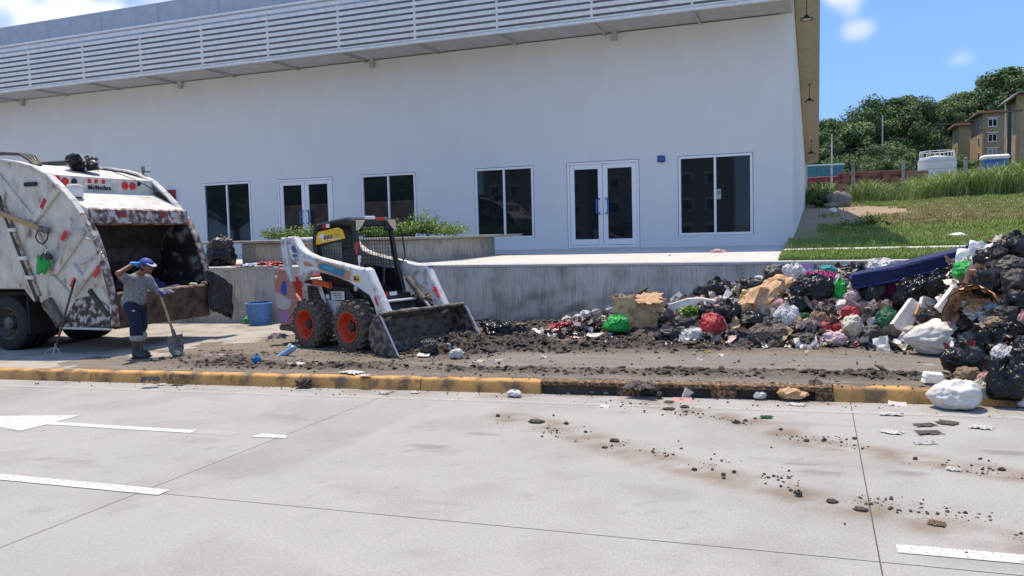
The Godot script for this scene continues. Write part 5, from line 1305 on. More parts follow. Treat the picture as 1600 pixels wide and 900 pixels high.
# a rumpled piece of cloth or paper, 2 x 2 units, lying in x, z
func cloth_mesh(sd: int, amp: float) -> ArrayMesh:
	var key := "cloth%d_%d" % [sd, int(amp * 100)]
	if MS.has(key): return MS[key]
	var n := noise(sd, 0.9, 3); var f := FastNoiseLite.new(); f.seed = sd + 1; f.frequency = 1.3; f.fractal_type = FastNoiseLite.FRACTAL_RIDGED; f.fractal_octaves = 3
	var v := PackedVector3Array(); var t := PackedInt32Array(); var m := 26
	for j in m + 1:
		for i in m + 1:
			var x := 2.0 * i / m - 1.0; var z := 2.0 * j / m - 1.0
			var r := 1.0 + 0.45 * n.get_noise_2d(atan2(z, x) * 1.5, 5.0)
			var edge := 1.0 - ss(0.6, 1.05, maxf(absf(x), absf(z)))
			var y := amp * (0.45 * edge + 0.7 * absf(n.get_noise_2d(x * 1.6, z * 1.6)) + 0.3 * f.get_noise_2d(x, z) + 0.15)
			v.append(Vector3(x * r + 0.25 * n.get_noise_2d(x * 2.0 + 9, z * 2.0), y, z * r + 0.25 * n.get_noise_2d(x * 2.0, z * 2.0 + 9)))
	for j in m:
		for i in m:
			var a := j * (m + 1) + i
			t.append_array(PackedInt32Array([a, a + m + 1, a + 1, a + 1, a + m + 1, a + m + 2]))
	MS[key] = indexed(v, t)
	return MS[key]

# ------------------------------------------------------------------ the skid steer loader; in its own axes x leads forward, z towards the camera, the near tyres end at z = 0
func loader_decal(parent: Node3D, n: String, poly: Array, z: float, m: Material, label := ""):
	var g := Geo.new(); g.prism(poly, z, z + 0.004)
	var o := put(n, g.mesh(0), m, parent)
	if label != "": o.set_meta("label", label)

func loader():
	var o := thing("skid_steer_loader", "white skid steer loader with red wheel rims, black cab and muddy bucket", "loader", Vector3(-6.823, 0.041, -10.769))
	o.rotation = Vector3(0, deg_to_rad(-21), 0)
	o.transform.basis = Basis(Vector3(0, 0, 1), 0.015) * o.transform.basis
	var g: Geo
	# wheels
	var tyre := Geo.new()
	tyre.lathe([Vector2(0.22, -0.14), Vector2(0.3, -0.15), Vector2(0.37, -0.14), Vector2(0.385, -0.11), Vector2(0.392, 0.0), Vector2(0.385, 0.11), Vector2(0.37, 0.14), Vector2(0.3, 0.15), Vector2(0.22, 0.14)], 44)
	for k in 18:
		for s in [-1.0, 1.0]:
			var a := TAU * (k + (0.25 if s > 0 else 0.75)) / 18
			tyre.x = Transform3D(Basis(Vector3.UP, -a), Vector3.ZERO) * Transform3D(Basis(Vector3(1, 0, 0), 0.6 * s), Vector3(0.388, 0.072 * s, 0))
			tyre.box(Vector3.ZERO, Vector3(0.06, 0.165, 0.062), 0.012)
	var tm := tyre.mesh(40)
	var rim := Geo.new()
	rim.lathe([Vector2(0, -0.04), Vector2(0.16, -0.04), Vector2(0.175, 0.0), Vector2(0.2, 0.06), Vector2(0.235, 0.13), Vector2(0.245, 0.155), Vector2(0.225, 0.155), Vector2(0.2, 0.1), Vector2(0.185, 0.03), Vector2(0.16, 0.0), Vector2(0.1, 0.0), Vector2(0.09, 0.03), Vector2(0, 0.03)], 36)
	var rm := rim.mesh(40)
	var hub := Geo.new(); hub.lathe([Vector2(0.075, 0.0), Vector2(0.075, 0.07), Vector2(0.06, 0.085), Vector2(0, 0.09)], 18)
	for k in 8:
		var a := TAU * k / 8; hub.tube([Vector3(cos(a) * 0.12, 0.0, sin(a) * 0.12), Vector3(cos(a) * 0.12, 0.025, sin(a) * 0.12)], 0.014, 6)
	var hm := hub.mesh(40)
	for x in [0.0, -1.15]:
		for s in [0, 1]:
			var w := put("wheel", tm, M.muddy_tyre, o)
			w.transform = Transform3D(Basis(Vector3(1, 0, 0), PI / 2 if s == 0 else -PI / 2) * Basis(Vector3.UP, x * 2.0 + s), Vector3(x, 0.405, -0.15 if s == 0 else -1.58))
			put("rim", rm, M.orange if false else mat(L(0.6, 0.06, 0.02), 0.5, 0.0, MS.tex.soft, 1.5, false), w); put("hub", hm, M.loader_black, w)
	# lower body
	g = Geo.new(); g.prism([Vector2(-1.72, 0.28), Vector2(-1.5, 0.2), Vector2(0.3, 0.2), Vector2(0.42, 0.32), Vector2(0.42, 0.5), Vector2(0.2, 0.56), Vector2(-0.5, 0.6), Vector2(-0.62, 0.78), Vector2(-1.08, 0.8), Vector2(-1.12, 0.98), Vector2(-1.32, 1.12), Vector2(-1.72, 1.14)], -1.38, -0.35, 0.02); put("chassis", g.mesh(20), M.loader_white, o)
	g = Geo.new(); g.prism([Vector2(-1.15, 1.02), Vector2(-0.4, 0.98), Vector2(-0.1, 0.6), Vector2(-0.5, 0.55), Vector2(-1.05, 0.75)], -1.34, -0.36, 0.01); put("engine_bay", g.mesh(20), M.loader_black, o)
	g = Geo.new(); g.prism([Vector2(-1.53, 1.02), Vector2(-1.12, 1.0), Vector2(-1.14, 0.74), Vector2(-1.5, 0.76)], -0.352, -0.335, 0.004); put("side_grille", g.mesh(20), M.loader_black, o)
	for k in 5: put("grille_bar", one_box(Vector3(-1.32, 0.79 + 0.05 * k, -0.33), Vector3(0.36, 0.012, 0.014)), M.loader_grey, o)
	for k in 2: put("grille_bar", one_box(Vector3(-1.42 + 0.16 * k, 0.88, -0.326), Vector3(0.012, 0.25, 0.012)), M.loader_grey, o)
	g = Geo.new(); g.bar(Vector3(-1.14, 1.05, -0.31), Vector3(-0.98, 0.72, -0.31), 0.05, 0.06, 0.01); put("brace", g.mesh(20), M.loader_white, o)
	put("label_plate", one_box(Vector3(-0.68, 0.86, -0.345), Vector3(0.36, 0.14, 0.012), 0.003), M.reflector_white, o)
	for k in 3: put("label_print", one_box(Vector3(-0.69 + 0.02 * k, 0.895 - 0.035 * k, -0.337), Vector3(0.28 - 0.05 * k, 0.014, 0.006)), M.loader_grey, o)
	put("label_plate", one_box(Vector3(-0.96, 0.84, -0.345), Vector3(0.09, 0.07, 0.012), 0.003), M.reflector_white, o)
	# rear guard plates with worn colourful foil
	for z in [-0.2, -1.6]:
		g = Geo.new(); g.prism([Vector2(-2.23, 1.13), Vector2(-2.13, 1.28), Vector2(-2.03, 1.32), Vector2(-1.87, 1.31), Vector2(-1.76, 1.22), Vector2(-1.62, 0.9), Vector2(-1.45, 0.77), Vector2(-1.6, 0.55), Vector2(-1.77, 0.36), Vector2(-2.1, 0.34), Vector2(-2.2, 0.6)], z, z + 0.06, 0.01); put("rear_guard", g.mesh(20), M.pink_panel, o)
	loader_decal(o, "foil_patch", [Vector2(-2.0, 1.02), Vector2(-1.92, 1.1), Vector2(-1.85, 1.1), Vector2(-1.84, 0.88), Vector2(-1.9, 0.86), Vector2(-2.02, 0.93)], -0.138, M.navy if false else mat(L(0.02, 0.09, 0.4), 0.4), "blue patch of the worn foil on the rear guard")
	loader_decal(o, "foil_patch", [Vector2(-2.2, 0.92), Vector2(-2.0, 0.86), Vector2(-1.72, 0.8), Vector2(-1.75, 0.66), Vector2(-1.95, 0.6), Vector2(-2.16, 0.64)], -0.138, M.grey_art, "pale grey patch of the worn foil on the rear guard")
	loader_decal(o, "foil_patch", [Vector2(-2.15, 0.62), Vector2(-1.95, 0.58), Vector2(-1.8, 0.62), Vector2(-1.78, 0.4), Vector2(-2.08, 0.37)], -0.138, M.purple, "purple patch of the worn foil on the rear guard")
	for p in [[-2.12, 1.16, 0.045], [-1.8, 0.82, 0.03], [-1.79, 0.5, 0.03]]:
		g = Geo.new(); g.x = Transform3D(Basis(Vector3(1, 0, 0), PI / 2), Vector3(p[0], p[1], -0.14)); g.lathe([Vector2(p[2], 0), Vector2(p[2], 0.02), Vector2(p[2] * 0.6, 0.04), Vector2(0, 0.045)], 14); put("bolt", g.mesh(40), M.steel, o)
	g = Geo.new(); g.box(Vector3(-2.19, 0.72, -0.9), Vector3(0.07, 0.9, 1.38), 0.02); put("rear_door", g.mesh(20), M.red_paint, o)
	put("rear_bumper", one_box(Vector3(-2.0, 0.28, -0.9), Vector3(0.5, 0.1, 1.4), 0.02), M.loader_grey, o)
	# lift arms, each with its upright, link, cylinder
	var arm := [Vector2(-1.76, 1.82), Vector2(-1.72, 1.86), Vector2(-1.56, 1.86), Vector2(-1.5, 1.81), Vector2(-1.38, 1.68), Vector2(-1.2, 1.58), Vector2(-0.95, 1.51), Vector2(-0.3, 1.4), Vector2(0.24, 1.31), Vector2(0.33, 1.325), Vector2(0.42, 1.29), Vector2(0.52, 1.12), Vector2(0.8, 0.66), Vector2(0.78, 0.57), Vector2(0.68, 0.5), Vector2(0.57, 0.55), Vector2(0.5, 0.75), Vector2(0.4, 0.9), Vector2(0.22, 0.97), Vector2(-0.07, 1.09), Vector2(-0.4, 1.18), Vector2(-0.76, 1.24), Vector2(-1.05, 1.28), Vector2(-1.2, 1.24), Vector2(-1.3, 1.12), Vector2(-1.42, 1.1), Vector2(-1.46, 1.16), Vector2(-1.42, 1.32), Vector2(-1.5, 1.4), Vector2(-1.64, 1.47), Vector2(-1.7, 1.6)]
	for s in [0, 1]:
		var z0 := -0.27 if s == 0 else -1.46
		g = Geo.new(); g.prism(arm, z0, z0 + 0.14, 0.022); var am := put("lift_arm", g.mesh(20), M.loader_white, o)
		g = Geo.new(); g.prism([Vector2(-1.98, 1.78), Vector2(-1.92, 1.85), Vector2(-1.84, 1.84), Vector2(-1.8, 1.72), Vector2(-1.78, 1.4), Vector2(-1.68, 1.1), Vector2(-1.78, 1.05), Vector2(-1.9, 1.3)], z0 + 0.03, z0 + 0.13, 0.018); put("rear_link", g.mesh(20), M.loader_white, o)
		for p in [[-1.89, 1.77], [-1.68, 1.78], [-1.4, 1.16], [-1.46, 1.48], [0.1, 1.0], [0.66, 0.58]]:
			g = Geo.new(); g.x = Transform3D(Basis(Vector3(1, 0, 0), PI / 2 if s == 0 else -PI / 2), Vector3(p[0], p[1], z0 + (0.14 if s == 0 else 0.0))); g.lathe([Vector2(0.045, 0), Vector2(0.045, 0.02), Vector2(0.025, 0.03), Vector2(0, 0.03)], 14); put("pivot_pin", g.mesh(40), M.steel if p[1] > 0.9 else M.loader_grey, am)
		g = Geo.new(); g.tube([Vector3(-1.45, 1.1, z0 + 0.0), Vector3(-0.75, 1.04, z0 + 0.0)], 0.04, 10); put("lift_cylinder", g.mesh(40), M.loader_black, o)
		# tilt cylinder and hoses in front
		var zc := -0.41 if s == 0 else -1.24
		g = Geo.new(); g.tube([Vector3(0.05, 1.1, zc), Vector3(0.42, 0.74, zc)], 0.06, 12); put("tilt_cylinder", g.mesh(40), M.loader_grey, o)
		g = Geo.new(); g.tube([Vector3(0.42, 0.74, zc), Vector3(0.6, 0.58, zc)], 0.028, 10); put("tilt_rod", g.mesh(40), M.steel, o)
		put("rod_end", one_box(Vector3(0.62, 0.56, zc), Vector3(0.08, 0.06, 0.08), 0.01), mat(L(0.05, 0.2, 0.5), 0.5), o)
		for k in 2:
			g = Geo.new(); g.tube([Vector3(0.1, 0.98, zc - 0.08 + 0.03 * k), Vector3(0.2, 0.8, zc - 0.11 + 0.03 * k), Vector3(0.28, 0.66, zc - 0.1), Vector3(0.42, 0.6, zc - 0.07 + 0.02 * k), Vector3(0.5, 0.68, zc - 0.05)], 0.014, 6); put("hose", g.mesh(50), M.loader_black, o)
	g = Geo.new(); g.tube([Vector3(-1.6, 1.78, -0.25), Vector3(-1.6, 1.78, -1.36)], 0.06, 12); put("cross_tube", g.mesh(40), M.loader_white, o)
	g = Geo.new(); g.prism([Vector2(-1.13, 1.14), Vector2(-0.69, 1.08), Vector2(-0.68, 0.99), Vector2(-1.13, 1.06)], -0.26, -0.17, 0.012); put("lift_arm_stop", g.mesh(20), M.orange, o)
	# foil on the near arm: a fish in a tan field, a small emblem, a warning sign, reflectors
	var zf := -0.129
	loader_decal(o, "arm_foil", [Vector2(-0.86, 1.43), Vector2(-0.6, 1.42), Vector2(-0.35, 1.36), Vector2(-0.12, 1.3), Vector2(-0.02, 1.24), Vector2(-0.05, 1.13), Vector2(-0.18, 1.14), Vector2(-0.5, 1.22), Vector2(-0.82, 1.28), Vector2(-0.9, 1.34)], zf, M.decal_tan, "tan foil with a painted fish on the near lift arm")
	loader_decal(o, "fish_print", [Vector2(-0.84, 1.37), Vector2(-0.75, 1.4), Vector2(-0.6, 1.385), Vector2(-0.42, 1.34), Vector2(-0.3, 1.3), Vector2(-0.22, 1.32), Vector2(-0.14, 1.27), Vector2(-0.2, 1.22), Vector2(-0.18, 1.17), Vector2(-0.3, 1.2), Vector2(-0.42, 1.22), Vector2(-0.55, 1.26), Vector2(-0.7, 1.29), Vector2(-0.82, 1.32)], zf + 0.004, M.decal_blue)
	loader_decal(o, "fish_print", [Vector2(-0.72, 1.36), Vector2(-0.58, 1.355), Vector2(-0.4, 1.3), Vector2(-0.52, 1.29), Vector2(-0.68, 1.325)], zf + 0.008, mat(L(0.05, 0.38, 0.45), 0.4))
	loader_decal(o, "arm_foil", [Vector2(-1.28, 1.44), Vector2(-1.12, 1.42), Vector2(-0.98, 1.36), Vector2(-1.05, 1.35), Vector2(-1.24, 1.36)], zf, M.decal_tan)
	loader_decal(o, "emblem", [Vector2(-1.62, 1.68), Vector2(-1.52, 1.71), Vector2(-1.44, 1.6), Vector2(-1.5, 1.58), Vector2(-1.58, 1.6)], zf, mat(L(0.06, 0.12, 0.28), 0.4), "small blue emblem at the rear of the near lift arm")
	loader_decal(o, "emblem", [Vector2(-1.6, 1.56), Vector2(-1.48, 1.56), Vector2(-1.42, 1.5), Vector2(-1.55, 1.5)], zf, mat(L(0.06, 0.12, 0.28), 0.4))
	loader_decal(o, "warning_sign", [Vector2(0.05, 1.21), Vector2(0.2, 1.2), Vector2(0.2, 1.1), Vector2(0.05, 1.11)], zf, M.yellow_sign, "yellow warning sign on the near lift arm")
	loader_decal(o, "warning_print", [Vector2(0.07, 1.19), Vector2(0.115, 1.187), Vector2(0.115, 1.125), Vector2(0.07, 1.13)], zf + 0.004, M.loader_black)
	loader_decal(o, "warning_print", [Vector2(0.13, 1.16), Vector2(0.185, 1.155), Vector2(0.185, 1.125), Vector2(0.13, 1.13)], zf + 0.004, M.loader_black)
	loader_decal(o, "reflector", [Vector2(0.55, 0.92), Vector2(0.6, 0.84), Vector2(0.64, 0.74), Vector2(0.6, 0.74), Vector2(0.54, 0.84)], zf, M.lens_red)
	# cab: frame, screens of welded mesh, roof
	var hoop := [Vector2(-1.2, 1.1), Vector2(-1.38, 1.5), Vector2(-1.42, 1.7), Vector2(-1.4, 1.9), Vector2(-1.3, 2.0), Vector2(-0.9, 2.05), Vector2(-0.42, 2.08), Vector2(-0.34, 2.04), Vector2(-0.22, 1.4), Vector2(-0.05, 0.85)]
	for z in [-0.48, -1.22]:
		g = Geo.new()
		for i in hoop.size() - 1: g.bar(Vector3(hoop[i].x, hoop[i].y, z), Vector3(hoop[i + 1].x, hoop[i + 1].y, z), 0.07, 0.1, 0.02)
		for i in hoop.size(): g.box(Vector3(hoop[i].x, hoop[i].y, z), Vector3(0.085, 0.085, 0.066), 0.02)
		g.bar(Vector3(-1.3, 1.32, z), Vector3(-0.2, 1.22, z), 0.06, 0.08, 0.01)
		put("cab_frame", g.mesh(20), M.loader_black, o)
		g = Geo.new()
		for k in 15: 
			var x := -1.32 + k * 0.072; g.bar(Vector3(x, 1.3, z), Vector3(x - 0.03, 1.98, z), 0.0065, 0.0065)
		for k in 10: g.bar(Vector3(-1.38, 1.36 + k * 0.065, z + 0.008), Vector3(-0.26 - k * 0.008, 1.33 + k * 0.067, z + 0.008), 0.0065, 0.0065)
		put("side_screen", g.mesh(0), M.loader_black, o)
	g = Geo.new(); g.prism([Vector2(-1.4, 1.98), Vector2(-1.3, 2.05), Vector2(-0.9, 2.095), Vector2(-0.42, 2.125), Vector2(-0.3, 2.08), Vector2(-0.34, 2.0), Vector2(-0.9, 2.02), Vector2(-1.3, 1.95)], -1.27, -0.43, 0.025); put("cab_roof", g.mesh(30), M.loader_black, o)
	g = Geo.new(); g.prism([Vector2(-1.36, 2.02), Vector2(-1.42, 1.9), Vector2(-1.4, 1.5), Vector2(-1.36, 1.5), Vector2(-1.37, 1.9), Vector2(-1.32, 1.98)], -1.22, -0.48, 0.006); put("cab_back", g.mesh(20), M.loader_black, o)
	g = Geo.new(); g.prism([Vector2(-1.25, 1.3), Vector2(-0.25, 1.2), Vector2(0.05, 0.62), Vector2(-1.0, 0.6)], -1.225, -1.2); put("cab_wall", g.mesh(20), M.loader_black, o)
	g = Geo.new(); g.prism([Vector2(-1.25, 1.3), Vector2(-0.25, 1.2), Vector2(0.05, 0.62), Vector2(-1.0, 0.6)], -0.5, -0.475); put("cab_wall", g.mesh(20), M.loader_black, o)
	# header over the door with its lamps
	g = Geo.new(); g.box(Vector3(-0.33, 2.03, -0.87), Vector3(0.1, 0.13, 0.8), 0.02); put("door_header", g.mesh(20), M.loader_black, o)
	for z in [-0.53, -1.17]:
		g = Geo.new(); g.box(Vector3(-0.29, 1.99, z), Vector3(0.1, 0.2, 0.2), 0.03); put("lamp_housing", g.mesh(20), M.loader_black, o)
		g = Geo.new(); g.x = Transform3D(Basis(Vector3.UP, PI / 2), Vector3(-0.235, 1.99, z))
		var sg := 1.0 if z > -0.8 else -1.0
		g.prism([Vector2(-0.085 * sg, 0.075), Vector2(0.085 * sg, 0.08), Vector2(0.04 * sg, 0.0), Vector2(-0.05 * sg, -0.085), Vector2(-0.09 * sg, -0.08)], 0.0, 0.02, 0.004); put("work_lamp", g.mesh(20), M.lamp_glass, o)
	put("roof_reflector", one_box(Vector3(-1.06, 2.0, -0.425), Vector3(0.09, 0.065, 0.012)), M.lens_red, o); put("roof_reflector", one_box(Vector3(-0.96, 2.01, -0.425), Vector3(0.09, 0.065, 0.012)), M.reflector_white, o)
	put("roof_reflector", one_box(Vector3(-0.27, 2.09, -0.98), Vector3(0.012, 0.055, 0.16)), M.lens_red, o); put("roof_reflector", one_box(Vector3(-0.27, 2.11, -0.76), Vector3(0.02, 0.055, 0.22), 0.01), M.reflector_white, o)
	put("pillar_reflector", one_box(Vector3(-0.235, 1.62, -0.455), Vector3(0.03, 0.2, 0.06), 0.005), M.lens_red, o); put("pillar_reflector", one_box(Vector3(-0.195, 1.42, -0.455), Vector3(0.03, 0.17, 0.05), 0.005), M.reflector_white, o)
	# yellow owner's sign behind the near screen
	g = Geo.new(); g.prism([Vector2(-1.34, 1.70), Vector2(-1.31, 1.86), Vector2(-1.24, 1.92), Vector2(-0.7, 1.975), Vector2(-0.58, 1.93), Vector2(-0.52, 1.79)], -0.443, -0.431, 0.003); var sign := put("yellow_sign", g.mesh(20), M.yellow_sign, o)
	for q in [["aqua", L(0.01, 0.012, 0.16), -0.985, 1.83, 0.0026], ["tec", L(0.3, 0.42, 0.14), -0.745, 1.852, 0.0026]]:
		var t := TextMesh.new(); t.text = q[0]; t.font = SystemFont.new(); (t.font as SystemFont).font_names = PackedStringArray(["Droid Sans"]); (t.font as SystemFont).font_weight = 700; t.font_size = 42; t.pixel_size = q[4]; t.depth = 0.004
		var tn := put("lettering", t, mat(q[1], 0.5), sign); tn.transform = Transform3D(Basis(Vector3(0, 0, 1), 0.09), Vector3(q[2], q[3], -0.428))
	loader_decal(sign, "swordfish_emblem", [Vector2(-1.28, 1.84), Vector2(-1.17, 1.86), Vector2(-1.12, 1.9), Vector2(-1.1, 1.85), Vector2(-1.09, 1.76), Vector2(-1.14, 1.75), Vector2(-1.14, 1.81), Vector2(-1.2, 1.82)], -0.431, M.reflector_white)
	g = Geo.new(); g.prism([Vector2(-1.33, 1.68), Vector2(-0.74, 1.75), Vector2(-0.76, 1.4), Vector2(-1.27, 1.44)], -0.53, -0.52); put("side_window", g.mesh(0), mat(L(0.17, 0.22, 0.2), 0.2), o).set_meta("label", "greenish side window behind the mesh")
	put("sign_underline", one_box(Vector3(-0.82, 1.785, -0.429), Vector3(0.4, 0.012, 0.004)), M.reflector_white, sign)
	# inside the cab
	g = Geo.new(); g.box(Vector3(-0.85, 1.0, -0.87), Vector3(0.45, 0.14, 0.5), 0.04); g.x = Transform3D(Basis(Vector3(0, 0, 1), 0.2), Vector3(-1.1, 1.32, -0.87)); g.box(Vector3.ZERO, Vector3(0.13, 0.6, 0.46), 0.04); put("seat", g.mesh(30), M.loader_black, o)
	g = Geo.new(); g.tube([Vector3(-1.0, 1.32, -0.6), Vector3(-0.72, 1.28, -0.62), Vector3(-0.6, 1.12, -0.62), Vector3(-0.6, 1.12, -1.1), Vector3(-0.72, 1.28, -1.12), Vector3(-1.0, 1.32, -1.12)], 0.025, 8); put("lap_bar", g.mesh(40), M.loader_grey, o)
	for z in [-0.62, -1.12]:
		g = Geo.new(); g.tube([Vector3(-0.45, 0.9, z), Vector3(-0.42, 1.15, z), Vector3(-0.4, 1.3, z)], [0.02, 0.018, 0.028], 8); put("control_lever", g.mesh(40), M.loader_grey, o)
	# front of the chassis: sill, step, quick coupler
	g = Geo.new(); g.prism([Vector2(-0.02, 0.9), Vector2(0.1, 0.86), Vector2(0.3, 0.5), Vector2(0.3, 0.25), Vector2(-0.1, 0.25)], -1.24, -0.5, 0.02); put("front_sill", g.mesh(20), M.loader_black, o)
	put("step", one_box(Vector3(0.18, 0.76, -0.87), Vector3(0.14, 0.035, 0.72), 0.01), M.loader_white, o)
	put("sill_label", one_box(Vector3(0.105, 0.86, -0.66), Vector3(0.012, 0.09, 0.16)), M.lens_red, o); put("sill_label", one_box(Vector3(0.105, 0.86, -0.86), Vector3(0.012, 0.08, 0.15)), M.reflector_white, o)
	g = Geo.new(); g.prism([Vector2(0.6, 0.2), Vector2(0.66, 0.2), Vector2(0.72, 0.58), Vector2(0.66, 0.62)], -1.55, -0.25, 0.01); put("quick_coupler", g.mesh(20), M.loader_grey, o)
	for k in 4: put("coupler_rib", one_box(Vector3(0.5, 0.62 - 0.05 * k, -0.9 + 0.1 * (k % 2)), Vector3(0.25, 0.025, 0.32), 0.006), M.loader_grey, o)
	# lamp cluster and badge on the far arm
	g = Geo.new(); g.box(Vector3(0.36, 1.2, -1.4), Vector3(0.14, 0.24, 0.17), 0.03); put("lamp_cluster", g.mesh(20), M.loader_white, o)
	for k in 2: put("lamp_lens", one_box(Vector3(0.435, 1.25 - 0.1 * k, -1.4), Vector3(0.012, 0.08, 0.11), 0.004), M.loader_grey, o)
	g = Geo.new(); g.x = Transform3D(Basis(Vector3(0, 0, 1), -1.02), Vector3(0.6, 0.95, -1.31)); g.box(Vector3(0.1, 0, 0), Vector3(0.2, 0.02, 0.05)); g.box(Vector3(0.06, 0.0, 0.0), Vector3(0.03, 0.02, 0.12)); put("red_badge", g.mesh(0), M.lens_red, o)
	g = Geo.new(); g.tube([Vector3(-0.3, 1.95, -1.26), Vector3(-0.22, 1.96, -1.33), Vector3(-0.18, 1.85, -1.35), Vector3(-0.12, 1.45, -1.35), Vector3(-0.16, 1.36, -1.31), Vector3(-0.22, 1.4, -1.25)], 0.014, 7); put("grab_bar", g.mesh(40), M.loader_black, o)
	# bucket: curved shell, cheeks, cutting edge
	var sh := [Vector2(1.3, 0.035), Vector2(0.8, 0.06), Vector2(0.66, 0.12), Vector2(0.62, 0.24), Vector2(0.64, 0.4), Vector2(0.72, 0.54), Vector2(0.88, 0.635)]
	var sh2 := sh.duplicate(); var rv := []
	for i in sh.size(): rv.push_front(sh[i] + Vector2(-0.028, -0.014 if i < 2 else 0.014))
	sh2.append_array(rv)
	g = Geo.new(); g.prism(sh2, -1.64, 0.05); var bk := put("bucket", g.mesh(35), M.bucket_steel, o)
	var cheek := [Vector2(1.28, 0.03), Vector2(0.8, 0.045), Vector2(0.65, 0.12), Vector2(0.6, 0.26), Vector2(0.63, 0.42), Vector2(0.71, 0.56), Vector2(0.86, 0.64), Vector2(0.95, 0.6)]
	for z in [0.05, -1.665]:
		g = Geo.new(); g.prism(cheek, z, z + 0.025, 0.005); put("cheek_plate", g.mesh(20), M.bucket_steel, bk)
	put("cutting_edge", one_box(Vector3(1.22, 0.025, -0.795), Vector3(0.22, 0.022, 1.73), 0.006), M.bucket_steel, bk)
	g = Geo.new(); g.bar(Vector3(0.89, 0.65, 0.06), Vector3(0.89, 0.65, -1.66), 0.1, 0.045, 0.012); put("bucket_rim", g.mesh(20), M.bucket_steel, bk)
	g = Geo.new(); g.bar(Vector3(0.94, 0.61, -1.68), Vector3(1.3, 0.05, -1.68), 0.04, 0.02, 0.005); g.bar(Vector3(0.94, 0.61, 0.09), Vector3(1.3, 0.05, 0.09), 0.03, 0.012, 0.004); put("worn_edge", g.mesh(20), M.steel, bk)

# ------------------------------------------------------------------ a figure from joined tapered capsules, meshed as surface nets
func nets(bones: Array, cell: float, k: float) -> ArrayMesh:     # bones: [a, b, ra, rb]
	var lo := Vector3.INF; var hi := -Vector3.INF
	for b in bones:
		for e in [0, 1]:
			var r: float = b[2 + e] + k + cell * 2.0
			lo = lo.min(b[e] - Vector3(r, r, r)); hi = hi.max(b[e] + Vector3(r, r, r))
	var n := Vector3i(((hi - lo) / cell).ceil()) + Vector3i.ONE
	var f := PackedFloat32Array(); f.resize(n.x * n.y * n.z); f.fill(1.0)
	for b in bones:
		var a: Vector3 = b[0]; var d: Vector3 = b[1] - a; var dd := maxf(d.length_squared(), 1e-9)
		var r0: float = b[2]; var r1: float = b[3]
		var m := maxf(r0, r1) + k + cell * 1.5
		var q0 := Vector3i(((a.min(b[1]) - Vector3(m, m, m) - lo) / cell).floor()).clamp(Vector3i.ZERO, n - Vector3i.ONE)
		var q1 := Vector3i(((a.max(b[1]) + Vector3(m, m, m) - lo) / cell).ceil()).clamp(Vector3i.ZERO, n - Vector3i.ONE)
		for z in range(q0.z, q1.z + 1):
			for y in range(q0.y, q1.y + 1):
				var at := (z * n.y + y) * n.x
				for x in range(q0.x, q1.x + 1):
					var p := lo + Vector3(x, y, z) * cell
					var t := clampf((p - a).dot(d) / dd, 0.0, 1.0)
					var s := (p - a - d * t).length() - lerpf(r0, r1, t)
					var o := f[at + x]
					var h := maxf(k - absf(o - s), 0.0) / k
					f[at + x] = minf(o, s) - h * h * k * 0.25
	var id := PackedInt32Array(); id.resize(f.size()); id.fill(-1)
	var v := PackedVector3Array(); var tr := PackedInt32Array()
	var step := [1, n.x, n.x * n.y]
	for z in n.z - 1:
		for y in n.y - 1:
			for x in n.x - 1:
				var i := (z * n.y + y) * n.x + x
				var c := Vector3.ZERO; var cnt := 0
				var s0 := f[i] < 0.0
				var mixed := false
				for q in 8:
					if (f[i + (q & 1) + ((q >> 1) & 1) * step[1] + (q >> 2) * step[2]] < 0.0) != s0: mixed = true; break
				if not mixed: continue
				for q in 8:
					for ax in 3:
						if q & (1 << ax): continue
						var q2 := q | (1 << ax)
						var fa := f[i + (q & 1) + ((q >> 1) & 1) * step[1] + (q >> 2) * step[2]]; var fb := f[i + (q2 & 1) + ((q2 >> 1) & 1) * step[1] + (q2 >> 2) * step[2]]
						if (fa < 0.0) != (fb < 0.0):
							var t := fa / (fa - fb)
							c += Vector3(q & 1, (q >> 1) & 1, q >> 2).lerp(Vector3(q2 & 1, (q2 >> 1) & 1, q2 >> 2), t); cnt += 1
				id[i] = v.size(); v.append(lo + (Vector3(x, y, z) + c / cnt) * cell)
	for z in range(1, n.z - 1):
		for y in range(1, n.y - 1):
			for x in range(1, n.x - 1):
				var i := (z * n.y + y) * n.x + x
				for ax in 3:
					var j: int = i + step[ax]
					if (f[i] < 0.0) == (f[j] < 0.0): continue
					var u: int = step[(ax + 1) % 3]; var w: int = step[(ax + 2) % 3]
					var a := id[i - u - w]; var b := id[i - w]; var c := id[i]; var d := id[i - u]
					if a < 0 or b < 0 or c < 0 or d < 0: continue
					if f[i] < 0.0: tr.append_array(PackedInt32Array([a, b, c, a, c, d]))
					else: tr.append_array(PackedInt32Array([a, c, b, a, d, c]))
	return indexed(v, tr)

